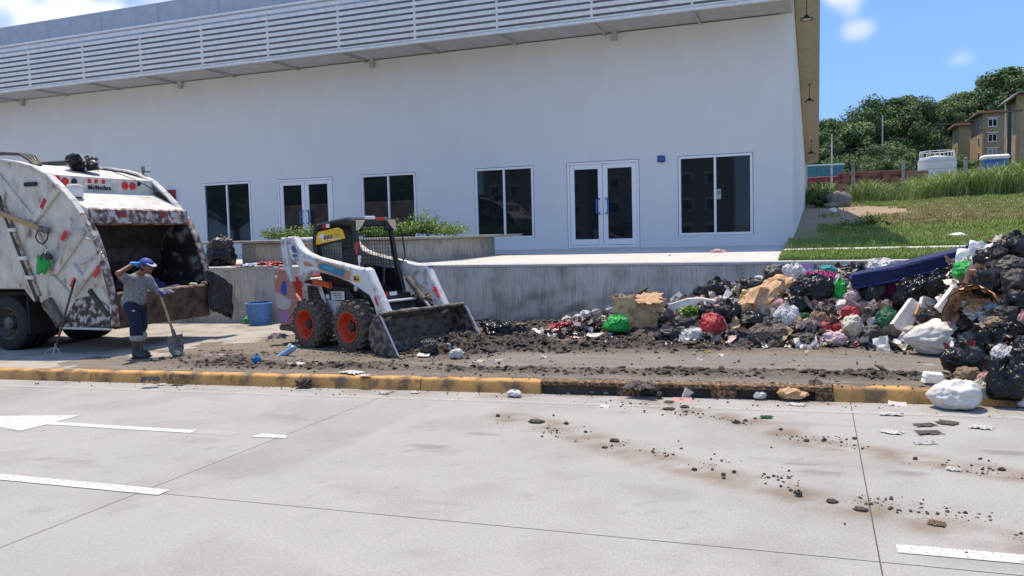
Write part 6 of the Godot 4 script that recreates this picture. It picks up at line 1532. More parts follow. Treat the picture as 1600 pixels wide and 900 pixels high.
func worker():
	var base := Vector3(-10.2, pv(-10.2) + 0.012, -9.98)
	var o := thing("person", "person in grey t-shirt, navy trousers and blue cap wiping their neck behind the truck", "person", base)
	var P := func(x: float, y: float, z: float) -> Vector3: return Vector3(x + 10.2, y + 0.012, z + 9.98)
	# joints; the person faces +x and bows the head
	var pel: Vector3 = P.call(-10.27, 0.90, -9.98); var waist: Vector3 = P.call(-10.27, 1.0, -9.98); var chest: Vector3 = P.call(-10.23, 1.17, -9.98); var neck: Vector3 = P.call(-10.13, 1.33, -9.98); var head: Vector3 = P.call(-9.985, 1.455, -9.98)
	var hipn: Vector3 = P.call(-10.26, 0.86, -9.89); var hipf: Vector3 = P.call(-10.28, 0.86, -10.07)
	var kn: Vector3 = P.call(-10.17, 0.48, -9.88); var an: Vector3 = P.call(-10.19, 0.1, -9.87); var kf: Vector3 = P.call(-10.27, 0.48, -10.08); var af: Vector3 = P.call(-10.35, 0.1, -10.09)
	var shn: Vector3 = P.call(-10.2, 1.25, -9.80); var eln: Vector3 = P.call(-10.16, 1.36, -9.58); var wrn: Vector3 = P.call(-10.1, 1.50, -9.83)
	var shf: Vector3 = P.call(-10.16, 1.24, -10.16); var elf: Vector3 = P.call(-10.03, 1.02, -10.2); var wrf: Vector3 = P.call(-9.85, 1.05, -10.09)
	var body := nets([
		[pel, waist, 0.12, 0.115], [waist, chest, 0.115, 0.125], [chest, neck + Vector3(-0.04, -0.05, 0), 0.12, 0.085], [neck + Vector3(-0.03, -0.02, 0), head + Vector3(-0.02, -0.05, 0), 0.056, 0.052],
		[head + Vector3(-0.018, 0.012, 0), head + Vector3(0.02, 0.0, 0), 0.088, 0.078], [head + Vector3(0.045, -0.055, 0), head + Vector3(0.06, -0.085, 0), 0.05, 0.03],
		[shn, eln, 0.052, 0.041], [eln, wrn, 0.042, 0.028], [shf, elf, 0.05, 0.04], [elf, wrf, 0.041, 0.028], [shn + Vector3(-0.0, -0.03, -0.06), shf + Vector3(0, -0.03, 0.06), 0.08, 0.08],
		[hipn, kn, 0.078, 0.052], [kn, an, 0.054, 0.036], [hipf, kf, 0.078, 0.052], [kf, af, 0.054, 0.036]], 0.013, 0.035)
	put("body", body, M.skin, o)
	# face: nose, brow, ear, mouth, eye
	var face := nets([[head + Vector3(0.085, 0.02, 0), head + Vector3(0.112, -0.022, 0), 0.009, 0.015], [head + Vector3(0.1, -0.025, 0.012), head + Vector3(0.1, -0.025, -0.012), 0.009, 0.009], [head + Vector3(0.083, 0.026, 0.035), head + Vector3(0.083, 0.026, -0.035), 0.014, 0.014], [head + Vector3(0.085, -0.055, 0.02), head + Vector3(0.085, -0.055, -0.02), 0.01, 0.01], [head + Vector3(0.06, -0.03, 0.04), head + Vector3(0.05, -0.05, 0.055), 0.02, 0.02], [head + Vector3(0.06, -0.03, -0.04), head + Vector3(0.05, -0.05, -0.055), 0.02, 0.02],
		[head + Vector3(-0.008, 0.012, 0.083), head + Vector3(-0.012, -0.03, 0.08), 0.018, 0.012], [head + Vector3(-0.008, 0.012, -0.083), head + Vector3(-0.012, -0.03, -0.08), 0.018, 0.012]], 0.0045, 0.01)
	put("face", face, M.skin, o)
	for s in [-1.0, 1.0]:
		var g := Geo.new(); g.x = Transform3D(Basis(), head + Vector3(0.082, 0.005, 0.032 * s)); g.lathe([Vector2(0, -0.009), Vector2(0.009, 0), Vector2(0, 0.009)], 8); put("eye", g.mesh(180), M.hair, o)
	var hr := nets([[head + Vector3(-0.045, 0.01, 0.035), head + Vector3(-0.04, -0.035, 0.04), 0.06, 0.045], [head + Vector3(-0.045, 0.01, -0.035), head + Vector3(-0.04, -0.035, -0.04), 0.06, 0.045], [head + Vector3(0.0, 0.03, 0.05), head + Vector3(0.02, 0.02, 0.055), 0.04, 0.035], [head + Vector3(0.0, 0.03, -0.05), head + Vector3(0.02, 0.02, -0.055), 0.04, 0.035]], 0.008, 0.02)
	put("hair", hr, M.hair, o)
	# cap with its peak
	var cp := nets([[head + Vector3(-0.02, 0.04, 0), head + Vector3(0.025, 0.035, 0), 0.094, 0.086], [head + Vector3(-0.05, 0.02, 0.02), head + Vector3(-0.05, 0.02, -0.02), 0.07, 0.07], [head + Vector3(0.1, 0.045, 0.03), head + Vector3(0.1, 0.045, -0.03), 0.012, 0.012]], 0.008, 0.03)
	put("cap", cp, M.cap_blue, o)
	var g := Geo.new(); g.x = Transform3D(Basis(Vector3(0, 0, 1), -0.55) , head + Vector3(0.085, 0.04, 0))
	var pk := Geo.new(); pk.x = g.x * Transform3D(Basis(Vector3(1, 0, 0), PI / 2), Vector3.ZERO)
	pk.prism([Vector2(-0.02, -0.078), Vector2(0.05, -0.072), Vector2(0.09, -0.045), Vector2(0.1, 0.0), Vector2(0.09, 0.045), Vector2(0.05, 0.072), Vector2(-0.02, 0.078)], -0.004, 0.006, 0.003); put("cap_peak", pk.mesh(20), M.grey_art, o)
	# clothes
	var shirt := nets([[pel + Vector3(0.0, 0.02, 0.04), chest + Vector3(0, 0, 0.03), 0.145, 0.15], [pel + Vector3(0.0, 0.02, -0.04), chest + Vector3(0, 0, -0.03), 0.145, 0.15], [pel + Vector3(0.1, 0.03, 0), chest + Vector3(0.05, -0.05, 0), 0.1, 0.11], [chest, neck + Vector3(-0.045, -0.05, 0), 0.13, 0.085], [shn + Vector3(0, -0.02, -0.05), shf + Vector3(0, -0.02, 0.05), 0.095, 0.095],
		[shn, shn.lerp(eln, 0.62), 0.075, 0.07], [shf, shf.lerp(elf, 0.7), 0.075, 0.068], [pel + Vector3(-0.05, -0.02, 0.06), pel + Vector3(-0.05, -0.02, -0.06), 0.13, 0.13], [chest + Vector3(-0.09, 0.0, 0.0), pel + Vector3(-0.1, 0.1, 0), 0.09, 0.06]], 0.012, 0.05)
	put("shirt", shirt, M.shirt, o)
	var tro := nets([[pel + Vector3(0, -0.04, 0.035), pel + Vector3(0, -0.04, -0.035), 0.145, 0.145], [hipn + Vector3(0, -0.03, 0), kn, 0.118, 0.09], [kn, an + Vector3(0.0, 0.23, 0), 0.09, 0.082], [hipf + Vector3(0, -0.03, 0), kf, 0.118, 0.09], [kf, af + Vector3(0, 0.23, 0), 0.09, 0.082], [kn + Vector3(0, -0.06, 0), kn + Vector3(0.01, -0.1, 0), 0.096, 0.09]], 0.012, 0.03)
	put("trousers", tro, M.navy, o)
	put("trouser_print", one_box(P.call(-10.1, 0.76, -9.775), Vector3(0.06, 0.02, 0.006)), M.grey_art, o)
	for s in [0, 1]:
		var a: Vector3 = an if s == 0 else af; var kk: Vector3 = kn if s == 0 else kf
		var top := a.lerp(kk, 0.62)
		var bt := nets([[a + Vector3(0, -0.035, 0), top, 0.058, 0.08], [a + Vector3(-0.03, -0.055, 0), a + Vector3(0.14, -0.065, 0.01), 0.048, 0.042], [a + Vector3(0.14, -0.065, 0.012), a + Vector3(0.2, -0.07, 0.016), 0.044, 0.036]], 0.01, 0.03)
		put("boot", bt, M.boot, o)
		var so := Geo.new(); so.x = Transform3D(Basis(), a); so.box(Vector3(0.075, -0.105, 0.006), Vector3(0.32, 0.022, 0.1), 0.01); put("sole", so.mesh(20), M.black, o)
		var cf := nets([[top + Vector3(-0.02, -0.015, 0.0), top + Vector3(0.02, -0.01, 0), 0.088, 0.088], [top + Vector3(0, 0.02, 0), top + Vector3(0, 0.03, 0), 0.09, 0.085]], 0.01, 0.02)
		put("trouser_cuff", cf, M.cuff, o)
	# hands in gloves: right on the nape, left round the shovel handle
	hand(o, "glove", wrn, (head + Vector3(-0.07, 0.045, 0.06) - wrn).normalized(), Vector3(0.5, -0.3, -0.8), 0.55, M.glove_blue, 1.0)
	hand(o, "glove", wrf, Vector3(0.95, -0.25, 0.15).normalized(), Vector3(-0.1, -0.9, 0.3), 1.25, M.cap_blue, -1.0)

func hand(parent: Node3D, n: String, wrist: Vector3, dir: Vector3, palm: Vector3, curl: float, m: Material, thumb_side: float):
	var nn := (palm - dir * palm.dot(dir)).normalized()       # out of the palm
	var s := dir.cross(nn).normalized() * thumb_side
	var bones := [[wrist - dir * 0.03, wrist + dir * 0.02, 0.034, 0.032], [wrist + dir * 0.02 + s * 0.014, wrist + dir * 0.085 + s * 0.022, 0.025, 0.02], [wrist + dir * 0.02 - s * 0.014, wrist + dir * 0.08 - s * 0.024, 0.025, 0.019]]
	var len := [0.088, 0.098, 0.092, 0.072]
	for f in 4:
		var p := wrist + dir * (0.088 - 0.004 * absf(f - 1.2)) + s * (0.033 - 0.022 * f)
		var ang := 0.25
		var seg: float = len[f] * 0.4
		for k in 3:
			ang += curl * (0.5 if k == 0 else 0.62) + 0.05 * f
			var q := p + (dir * cos(ang) + nn * sin(ang)) * seg
			bones.append([p, q, 0.0115 - 0.0012 * k, 0.0105 - 0.0012 * k]); p = q; seg *= 0.75
	var t0 := wrist + dir * 0.03 + s * 0.03; var t1 := t0 + (s * 0.75 + dir * 0.6 + nn * 0.35).normalized() * 0.042; var t2 := t1 + (dir * 0.75 + nn * 0.65).normalized() * 0.034
	bones.append([t0, t1, 0.016, 0.0125]); bones.append([t1, t2, 0.0125, 0.01])
	put(n, nets(bones, 0.0045, 0.008), m, parent)

# ------------------------------------------------------------------ tools by the truck, things on the terrace
func tools_and_terrace_things():
	var g: Geo
	var sv := thing("shovel", "square bladed shovel held by the worker, its blade in the mud", "shovel", Vector3(-9.6, pv(-9.6), -10.07))
	g = Geo.new(); g.tube([Vector3(-0.25, 1.05, -0.01), Vector3(-0.06, 0.55, 0.0), Vector3(0.0, 0.4, 0.0)], [0.02, 0.021, 0.024], 9); put("handle", g.mesh(40), M.pole, sv)
	g = Geo.new(); g.tube([Vector3(-0.02, 0.45, 0), Vector3(0.02, 0.34, 0)], [0.028, 0.032], 9); put("socket", g.mesh(40), M.loader_grey, sv)
	g = Geo.new(); g.x = Transform3D(Basis(Vector3(0, 1, 0), 0.3) * Basis(Vector3(0, 0, 1), 0.18) * Basis(Vector3(1, 0, 0), -0.18), Vector3(0.03, 0.2, 0.0))
	g.prism([Vector2(-0.12, 0.16), Vector2(0.12, 0.16), Vector2(0.135, 0.19), Vector2(0.125, -0.08), Vector2(0.07, -0.17), Vector2(-0.07, -0.17), Vector2(-0.125, -0.08), Vector2(-0.135, 0.19)], -0.008, 0.004, 0.003); put("blade", g.mesh(20), M.loader_grey, sv)
	var rk := thing("hand_rake", "long handled three tine rake leaning against the side of the truck", "rake", Vector3(-12.25, pv(-12.25), -10.12))
	g = Geo.new(); g.tube([Vector3(0.5, 1.28, -0.04), Vector3(0.42, 1.1, -0.035)], [0.017, 0.018], 8); put("grip", g.mesh(40), M.rubber, rk)
	g = Geo.new(); g.tube([Vector3(0.42, 1.1, -0.035), Vector3(0.03, 0.17, 0.0)], [0.018, 0.019], 8); put("handle", g.mesh(40), M.bark, rk)
	g = Geo.new(); g.tube([Vector3(0.03, 0.2, 0.0), Vector3(0.0, 0.12, 0.0)], [0.022, 0.018], 8); put("socket", g.mesh(40), M.steel, rk)
	for k in [-1.0, 0.0, 1.0]:
		g = Geo.new(); g.tube([Vector3(0.0, 0.12, 0.0), Vector3(0.06 * k, 0.11, 0.01), Vector3(0.13 * k, 0.08, 0.03), Vector3(0.165 * k, 0.03, 0.06), Vector3(0.17 * k, 0.005, 0.08)], [0.01, 0.009, 0.008, 0.007, 0.004], 6); put("tine", g.mesh(40), M.steel, rk)
	var bd := put("cloth_bundle", cloth_mesh(63, 0.9), M.printed_cloth); bd.transform = Transform3D(Basis(Vector3.UP, 0.6).scaled(Vector3(0.13, 0.1, 0.1)), Vector3(-9.78, 1.0, -10.12)); bd.material_override = mat(L(1), 0.8, 0.0, ntex(27, 0.03, [[0.35, L(0.015, 0.02, 0.07)], [0.52, L(0.06, 0.08, 0.2)], [0.58, L(0.5)], [0.8, L(0.55)]], 2), 3.0, false); tag(bd, "navy and white bundle of cloth held in the worker's hand", "cloth")
	# black bag on the terrace
	var tb := thing("garbage_bag", "large full black garbage bag standing on the terrace against the bench slab", "garbage bag", Vector3(-13.45, 1.23, -15.75))
	put("bag_body", bag_mesh(2), M.bag, tb).transform = Transform3D(Basis(Vector3.UP, 0.4).scaled(Vector3(0.42, 0.36, 0.33)), Vector3(0.0, 0.22, 0))
	put("bag_top", bag_mesh(5), M.bag_dusty, tb).transform = Transform3D(Basis(Vector3.UP, 1.4).scaled(Vector3(0.38, 0.26, 0.3)), Vector3(0.0, 0.46, 0.0))
	var clo := [["clothes", "red cloth dropped on the edge of the terrace left of the loader", "bag_red", -11.62, 0.3, 0.12, 0.16, 64], ["clothes", "pale blue and white cloth lying on the terrace edge", "cloth_blue", -12.0, 0.34, 0.09, 0.14, 65], ["clothes", "flat magenta cloth at the left of the clothes on the terrace edge", "bag_magenta", -12.35, 0.24, 0.05, 0.13, 66], ["clothes", "dark red strip of cloth beside the loader's rear link", "red_dark", -11.35, 0.2, 0.06, 0.12, 67]]
	M.cloth_blue = mat(L(1), 0.8, 0.0, ntex(28, 0.03, [[0.3, L(0.15, 0.32, 0.55)], [0.5, L(0.3, 0.45, 0.6)], [0.6, L(0.65)], [0.8, L(0.6, 0.25, 0.3)]], 2), 2.0, false)
	for q in clo:
		var c := put(q[0], cloth_mesh(q[7], 0.9), M[q[2]]); c.transform = Transform3D(Basis(Vector3.UP, q[7] * 0.7).scaled(Vector3(q[4], q[5], q[6])), Vector3(q[3], 1.222, -15.22)); tag(c, q[1], "cloth", "clothes on the terrace edge")
	# blue basket
	var bk := thing("laundry_basket", "tall pale blue plastic basket against the concrete retaining wall", "basket", Vector3(-11.55, pv(-11.55), -14.66))
	var blue := mat(L(0.12, 0.28, 0.58), 0.4, 0.0, MS.tex.soft, 3.0)
	g = Geo.new(); g.lathe([Vector2(0, 0.01), Vector2(0.2, 0.0), Vector2(0.215, 0.03), Vector2(0.262, 0.46), Vector2(0.256, 0.46), Vector2(0.21, 0.04), Vector2(0, 0.02)], 32); put("wall", g.mesh(40), blue, bk)
	g = Geo.new(); g.lathe([Vector2(0.255, 0.455), Vector2(0.29, 0.455), Vector2(0.295, 0.475), Vector2(0.285, 0.49), Vector2(0.255, 0.49)], 32); put("rim", g.mesh(40), blue, bk)
	for k in 22:
		var a := TAU * k / 22; g = Geo.new(); g.bar(Vector3(cos(a) * 0.219, 0.03, sin(a) * 0.219), Vector3(cos(a) * 0.264, 0.455, sin(a) * 0.264), 0.014, 0.012); put("rib", g.mesh(0), blue, bk)
	for y in [0.12, 0.22, 0.32]:
		g = Geo.new(); var r: float = 0.213 + y * 0.11; g.lathe([Vector2(r, y), Vector2(r + 0.014, y + 0.005), Vector2(r + 0.014, y + 0.02), Vector2(r, y + 0.025)], 32); put("hoop", g.mesh(40), blue, bk)
	var gc := put("green_cup", bag_mesh(4), M.bag_green); gc.transform = Transform3D(Basis().scaled(Vector3(0.11, 0.1, 0.1)), Vector3(-11.93, pv(-11.9) + 0.08, -14.75)); tag(gc, "small green bag at the foot of the blue basket", "bag")
	# dry bits on the terrace
	var bits := [["scrap", "pinkish scrap lying alone on the terrace in front of the rightmost window", -2.1, -18.6, 0.16, "bag_pink"], ["pebble", "dark pebble on the terrace left of the pinkish scrap", -3.0, -17.6, 0.035, "clod"]]
	for q in bits:
		var b := put(q[0], lump_mesh(12, 0.3, 0.5), M[q[5]]); b.transform = Transform3D(Basis().scaled(Vector3(q[4], q[4] * 0.3, q[4] * 0.6)), Vector3(q[2], ty(q[3]) + q[4] * 0.15, q[3])); tag(b, q[1], "litter")

const HEAP := [
	["garbage_bag", "garbage bag", "flat torn black bag on the mud right of the loader bucket", "bag3", "bag", Vector3(-5.156, 0.179, -12.930), 0.620, 0.266, 0, 0.95, 0],
	["garbage_bag", "garbage bag", "small black bag against the wall just right of the bucket", "bag1", "bag", Vector3(-5.815, 0.133, -14.004), 0.338, 0.217, 0, 0.29, 0],
	["garbage_bag", "garbage bag", "low dusty black bag between the flat torn bag and the red cloth", "bag0", "bag_dusty", Vector3(-4.835, 0.188, -13.183), 0.380, 0.201, 0, 1.25, 0],
	["red_cloth", "cloth", "bright red cloth on the mud halfway between loader and cardboard box", "cloth", "bag_red", Vector3(-4.141, 0.219, -13.210), 0.440, 0.143, -10, 1.63, 0],
	["cardboard_scrap", "cardboard", "torn piece of cardboard on the mud heap at the far end of the bucket", "crumple", "card", Vector3(-5.841, 0.130, -13.137), 0.366, 0.229, 0, 0.21, 0],
	["cardboard_strip", "cardboard", "flat tan strip of cardboard lying alone on churned mud", "slabflat", "card", Vector3(-3.312, 0.109, -11.702), 0.324, 0.047, -4, 6.02, 1],
	["paper_scrap", "paper", "white crumpled paper on the low litter ridge left of the box", "bag7", "bag_white", Vector3(-4.086, 0.268, -14.095), 0.233, 0.163, 0, 4.83, 0],
	["garbage_bag", "bag", "pale dirty bag on the litter ridge nearest the cardboard box", "bag7", "bag_cream", Vector3(-3.939, 0.300, -14.952), 0.269, 0.183, 0, 0.10, 0],
	["garbage_bag", "bag", "whitish crumpled bag second from the cardboard box on the litter ridge", "bag6", "bag_white", Vector3(-4.113, 0.269, -14.756), 0.243, 0.170, 10, 0.64, 0],
	["garbage_bag", "bag", "grey crumpled bag low on the litter ridge behind the green bag", "bag0", "bag_grey", Vector3(-3.479, 0.284, -13.408), 0.241, 0.153, 0, 2.01, 0],
	["garbage_bag", "bag", "tan dirty bag touching the left side of the cardboard box", "bag7", "bag_cream", Vector3(-3.667, 0.338, -14.963), 0.267, 0.170, 0, 0.85, 0],
	["plastic_tub", "tub", "small clear plastic tub behind the bright green bag", "cup", "film", Vector3(-3.346, 0.273, -13.233), 0.140, 0.130, 0, 3.12, 0],
	["garbage_bag", "bag", "cream bag at the left end of the litter ridge", "bag2", "bag_cream", Vector3(-4.276, 0.244, -14.078), 0.234, 0.140, 0, 3.41, 0],
	["white_strip", "plastic", "white plastic strip lying left of the bright green bag", "slabflat", "bag_white", Vector3(-3.335, 0.181, -12.433), 0.265, 0.061, -5, 1.92, 0],
	["green_bag", "bag", "bright green bag in front of the open cardboard box", "bag3", "bag_green", Vector3(-3.014, 0.260, -12.949), 0.491, 0.292, 0, 2.62, 1],
	["paper_scrap", "paper", "small white scrap on the mud below the green bag", "bag7", "bag_white", Vector3(-2.827, 0.117, -11.943), 0.086, 0.047, 0, 1.28, 1],
	["cardboard_box", "box", "open brown cardboard box with torn flaps at the left end of the heap", "carton", "card", Vector3(-2.837, 0.452, -13.612), 0.757, 0.671, -2, 2.57, 1],
	["garbage_bag", "garbage bag", "black bag touching the right side of the cardboard box", "bag2", "bag", Vector3(-2.204, 0.427, -12.671), 0.342, 0.322, 0, 1.84, 0],
	["garbage_bag", "garbage bag", "low black bag at the heap foot right of the cardboard box", "bag0", "bag", Vector3(-2.077, 0.257, -11.977), 0.495, 0.247, 0, 5.13, 0],
	["garbage_bag", "garbage bag", "black bag behind the low bag, below the polystyrene board", "bag3", "bag", Vector3(-1.862, 0.386, -12.375), 0.487, 0.273, 0, 4.50, 0],
	["white_bracket", "plastic", "white angled plastic strip sticking up behind the polystyrene board", "slab", "bag_white", Vector3(-2.434, 0.563, -14.969), 0.236, 0.106, -40, 3.49, 0],
	["foam_board", "foam board", "long pale polystyrene board with slots leaning on the heap", "foamboard", "foam", Vector3(-1.923, 0.615, -13.285), 0.854, 0.250, -7, 2.99, 0],
	["leaf_bunch", "leaves", "bunch of bright green leaves below the polystyrene board", "leafy", "blade", Vector3(-1.880, 0.471, -12.769), 0.261, 0.201, 0, 1.25, 0],
	["garbage_bag", "garbage bag", "shiny black bag right of the green leaves", "bag1", "bag", Vector3(-1.586, 0.513, -12.692), 0.336, 0.257, 20, 3.69, 0],
	["red_bag", "bag", "boxy dark red bag at the foot of the heap", "bag4", "bag_red", Vector3(-1.441, 0.395, -12.189), 0.455, 0.379, -15, 5.42, 0],
	["garbage_bag", "garbage bag", "black bag above the boxy red bag", "bag5", "bag", Vector3(-1.251, 0.546, -12.510), 0.425, 0.406, 0, 5.95, 0],
	["garbage_bag", "bag", "white bag at the heap foot left of the boxy red bag", "bag7", "bag_white", Vector3(-1.710, 0.285, -12.039), 0.321, 0.208, 0, 5.74, 0],
	["garbage_bag", "bag", "soiled cream bag in front of the low black bag", "bag6", "bag_cream", Vector3(-1.952, 0.193, -12.163), 0.269, 0.125, 0, 5.88, 1],
	["foam_cup", "cup", "white crumpled cup at the foot of the soiled cream bag", "bag7", "bag_white", Vector3(-2.006, 0.176, -11.633), 0.148, 0.092, 0, 4.28, 1],
	["garbage_bag", "garbage bag", "tall crumpled black bag leaning on the concrete wall", "bag5", "bag", Vector3(-1.530, 0.832, -13.596), 0.526, 0.379, 0, 2.98, 0],
	["garbage_bag", "garbage bag", "black flap of bag left of the crumpled bag on the wall", "bag3", "bag", Vector3(-1.886, 0.751, -14.092), 0.286, 0.198, 25, 2.90, 0],
	["paper_scrap", "paper", "white crumpled paper between wall bag and yellow bag", "bag7", "bag_white", Vector3(-1.354, 0.746, -13.366), 0.186, 0.113, 0, 1.77, 0],
	["yellow_bag", "bag", "mustard yellow bag left of the brown paper sack", "bag2", "bag_yellow", Vector3(-1.059, 0.725, -13.029), 0.239, 0.249, 0, 3.63, 0],
	["green_scrap", "plastic", "small bright green scrap between yellow bag and brown sack", "bag3", "bag_green", Vector3(-0.949, 0.828, -13.388), 0.204, 0.112, 0, 1.00, 0],
	["garbage_bag", "garbage bag", "flat black bag with a white side below the round grey bag", "bag1", "bag", Vector3(-0.990, 0.908, -13.551), 0.496, 0.227, 0, 2.74, 0],
	["white_scrap", "plastic", "white crumple of plastic left of the round grey bag", "bag6", "bag_white", Vector3(-0.904, 0.979, -13.903), 0.254, 0.127, 0, 1.58, 0],
	["grey_bag", "garbage bag", "taut dark grey bag round as a ball on top of the heap", "bag4", "bag_grey", Vector3(-0.652, 1.073, -13.903), 0.451, 0.283, 0, 3.80, 0],
	["paper_sack", "sack", "large folded brown paper sack lying across the heap", "crumple", "card", Vector3(-0.854, 0.714, -12.822), 0.762, 0.410, -42, 0.46, 0],
	["paper_sack", "sack", "crumpled upper part of brown paper on top of the large sack", "crumple", "card", Vector3(-0.596, 0.914, -13.314), 0.502, 0.322, -20, 6.20, 0],
	["pink_bag", "bag", "pinkish crumpled bag below the brown paper sack", "bag7", "bag_pink", Vector3(-0.569, 0.641, -12.690), 0.269, 0.269, 0, 1.65, 0],
	["clear_film", "plastic film", "cloud of clear plastic film beside the round grey bag", "bag5", "film", Vector3(-0.358, 1.076, -13.633), 0.408, 0.368, 0, 0.36, 0],
	["purple_carton", "carton", "small purple and pink carton on top of the heap", "slab", "purple", Vector3(-0.170, 1.136, -14.021), 0.209, 0.136, 10, 0.80, 0],
	["teal_bag", "bag", "smooth teal bag on top of the heap in front of the wall", "bag4", "bag_teal", Vector3(0.159, 1.131, -13.880), 0.307, 0.133, 5, 3.95, 0],
	["pink_cloth", "cloth", "pink cloth draped over the heap behind the largest black bag", "cloth", "bag_magenta", Vector3(0.062, 1.039, -13.536), 0.461, 0.180, 5, 6.00, 0],
	["garbage_bag", "garbage bag", "largest shiny black bag in the middle of the heap", "bag3", "bag", Vector3(-0.067, 0.887, -13.004), 0.716, 0.445, 0, 6.09, 0],
	["garbage_bag", "garbage bag", "small black bag under the left side of the largest one", "bag0", "bag", Vector3(-0.306, 0.665, -12.661), 0.380, 0.304, 0, 2.62, 0],
	["garbage_bag", "garbage bag", "dusty black bag under the right side of the largest one", "bag1", "bag_dusty", Vector3(0.126, 0.586, -12.455), 0.332, 0.277, 0, 4.56, 0],
	["green_bag", "bag", "bright green bag right of the largest black bag", "bag5", "bag_green", Vector3(0.300, 0.853, -12.958), 0.248, 0.362, 0, 0.24, 0],
	["foam_tray", "tray", "grey white tray above the second green bag", "slabflat", "foam", Vector3(0.416, 1.063, -13.611), 0.279, 0.120, -8, 5.23, 0],
	["garbage_bag", "garbage bag", "black bag left of the foot of the blue mattress", "bag0", "bag", Vector3(0.588, 1.114, -13.567), 0.277, 0.317, 0, 3.71, 0],
	["yellow_jar", "bottle", "whitish yellow bottle right of the second green bag", "bag4", "bag_cream", Vector3(0.492, 0.904, -13.177), 0.154, 0.145, 0, 3.04, 0],
	["milk_jug", "bottle", "white plastic jug with a grey mark above the red bag", "bag4", "bag_white", Vector3(0.344, 0.653, -12.639), 0.260, 0.195, 15, 0.50, 0],
	["pink_print_bag", "bag", "white bag with pink print above the red bag", "bag7", "white_print", Vector3(0.462, 0.769, -12.826), 0.282, 0.244, 0, 1.79, 0],
	["red_bag", "bag", "crimson bag behind the soiled cream bag in the heap", "bag6", "bag_red", Vector3(0.421, 0.552, -12.365), 0.327, 0.309, 0, 5.66, 0],
	["red_scrap", "cloth", "small red cloth low in the heap left of the soiled cream bag", "bag7", "bag_red", Vector3(0.249, 0.401, -12.151), 0.162, 0.144, 0, 1.61, 0],
	["garbage_bag", "bag", "round soiled cream bag low in the heap", "bag4", "bag_cream", Vector3(0.452, 0.424, -12.068), 0.354, 0.319, 0, 4.63, 0],
	["clear_bag", "bag", "clear bag of mixed rubbish with a yellow wrapper showing", "bag5", "film", Vector3(-0.420, 0.521, -12.301), 0.389, 0.408, 0, 2.71, 0],
	["yellow_wrapper", "wrapper", "yellow wrapper inside the clear bag of mixed rubbish", "bag1", "bag_yellow", Vector3(-0.349, 0.425, -12.252), 0.101, 0.120, 0, 4.62, 0],
	["green_scrap", "plastic", "dark green scrap right of the clear bag", "bag0", "bag_dark_green", Vector3(-0.160, 0.520, -12.428), 0.167, 0.130, 0, 6.04, 0],
	["dirty_bag", "garbage bag", "muddy grey bag below and left of the clear bag", "bag3", "bag_grey", Vector3(-0.618, 0.410, -12.180), 0.370, 0.259, 0, 2.27, 0],
	["dirty_bag", "garbage bag", "black bag between the boxy red bag and the muddy grey bag", "bag2", "bag", Vector3(-0.913, 0.464, -12.329), 0.415, 0.283, 0, 4.51, 0],
	["dirty_bag", "garbage bag", "flattened muddy bag at the heap foot right of the boxy red bag", "bag1", "bag_dusty", Vector3(-1.075, 0.304, -11.993), 0.351, 0.185, 0, 6.25, 0],
	["dirty_cloth", "cloth", "rolled muddy cloth at the heap foot under the clear bag", "bag3", "dirty_cloth", Vector3(-0.756, 0.330, -11.980), 0.384, 0.238, 20, 2.63, 0],
	["dirty_cloth", "cloth", "muddy grey trousers of cloth right of the rolled cloth", "bag2", "dirty_cloth", Vector3(-0.507, 0.353, -12.057), 0.402, 0.201, -10, 5.07, 0],
	["printed_cloth", "cloth", "patterned brown cloth in the lower middle of the heap", "cloth", "printed_cloth", Vector3(-0.114, 0.406, -12.134), 0.453, 0.218, 0, 1.67, 0],
	["tan_cloth", "cloth", "crumpled tan cloth above the patterned cloth", "bag3", "tan_cloth", Vector3(0.022, 0.505, -12.327), 0.293, 0.220, 0, 0.42, 0],
	["maroon_bag", "bag", "dark maroon bag right of the patterned cloth", "bag0", "red_dark", Vector3(0.106, 0.407, -12.154), 0.217, 0.162, 0, 0.77, 0],
	["dirty_bag", "garbage bag", "flat dusty bag at the heap foot below the patterned cloth", "bag1", "bag_dusty", Vector3(-0.194, 0.279, -11.835), 0.444, 0.178, 0, 5.99, 0],
	["printed_bag", "bag", "crumpled white bag with red print at the heap foot", "bag6", "white_print", Vector3(0.201, 0.285, -11.795), 0.367, 0.227, 0, 6.24, 0],
	["foam_tray", "tray", "clean white foam tray lying alone at the heap foot", "tray", "foam", Vector3(-0.750, 0.209, -11.909), 0.254, 0.118, 0, 2.76, 1],
	["cardboard_strip", "cardboard", "flat pinkish cardboard at the heap foot below the printed bag", "slabflat", "card", Vector3(-0.028, 0.162, -11.813), 0.349, 0.043, 2, 5.49, 1],
	["small_bag", "bag", "small dark knotted bag on the mud left of the foam tray", "bag5", "bag_dusty", Vector3(-1.384, 0.219, -11.960), 0.204, 0.158, 0, 5.28, 1],
	["white_scrap", "paper", "white paper scrap right of the small dark knotted bag", "slabflat", "bag_white", Vector3(-1.342, 0.141, -12.638), 0.194, 0.032, 0, 4.43, 1],
	["teal_scrap", "plastic", "teal and white plastic lid right above the foam tray", "slabflat", "bag_teal", Vector3(-0.555, 0.281, -11.965), 0.182, 0.082, 10, 0.26, 0],
	["banana_skin", "peel", "yellow brown peel on the mud in front of the heap", "bag1", "bag_yellow", Vector3(-1.408, 0.139, -11.236), 0.174, 0.033, 0, 3.41, 1],
	["dirty_bag", "bag", "grey brown bag right of the round soiled cream bag", "bag4", "bag_grey", Vector3(0.696, 0.349, -11.926), 0.313, 0.243, 0, 0.43, 0],
	["garbage_bag", "garbage bag", "deep green black bag right of the crimson bag", "bag2", "bag_dark_green", Vector3(0.917, 0.525, -12.255), 0.390, 0.319, -10, 5.86, 0],
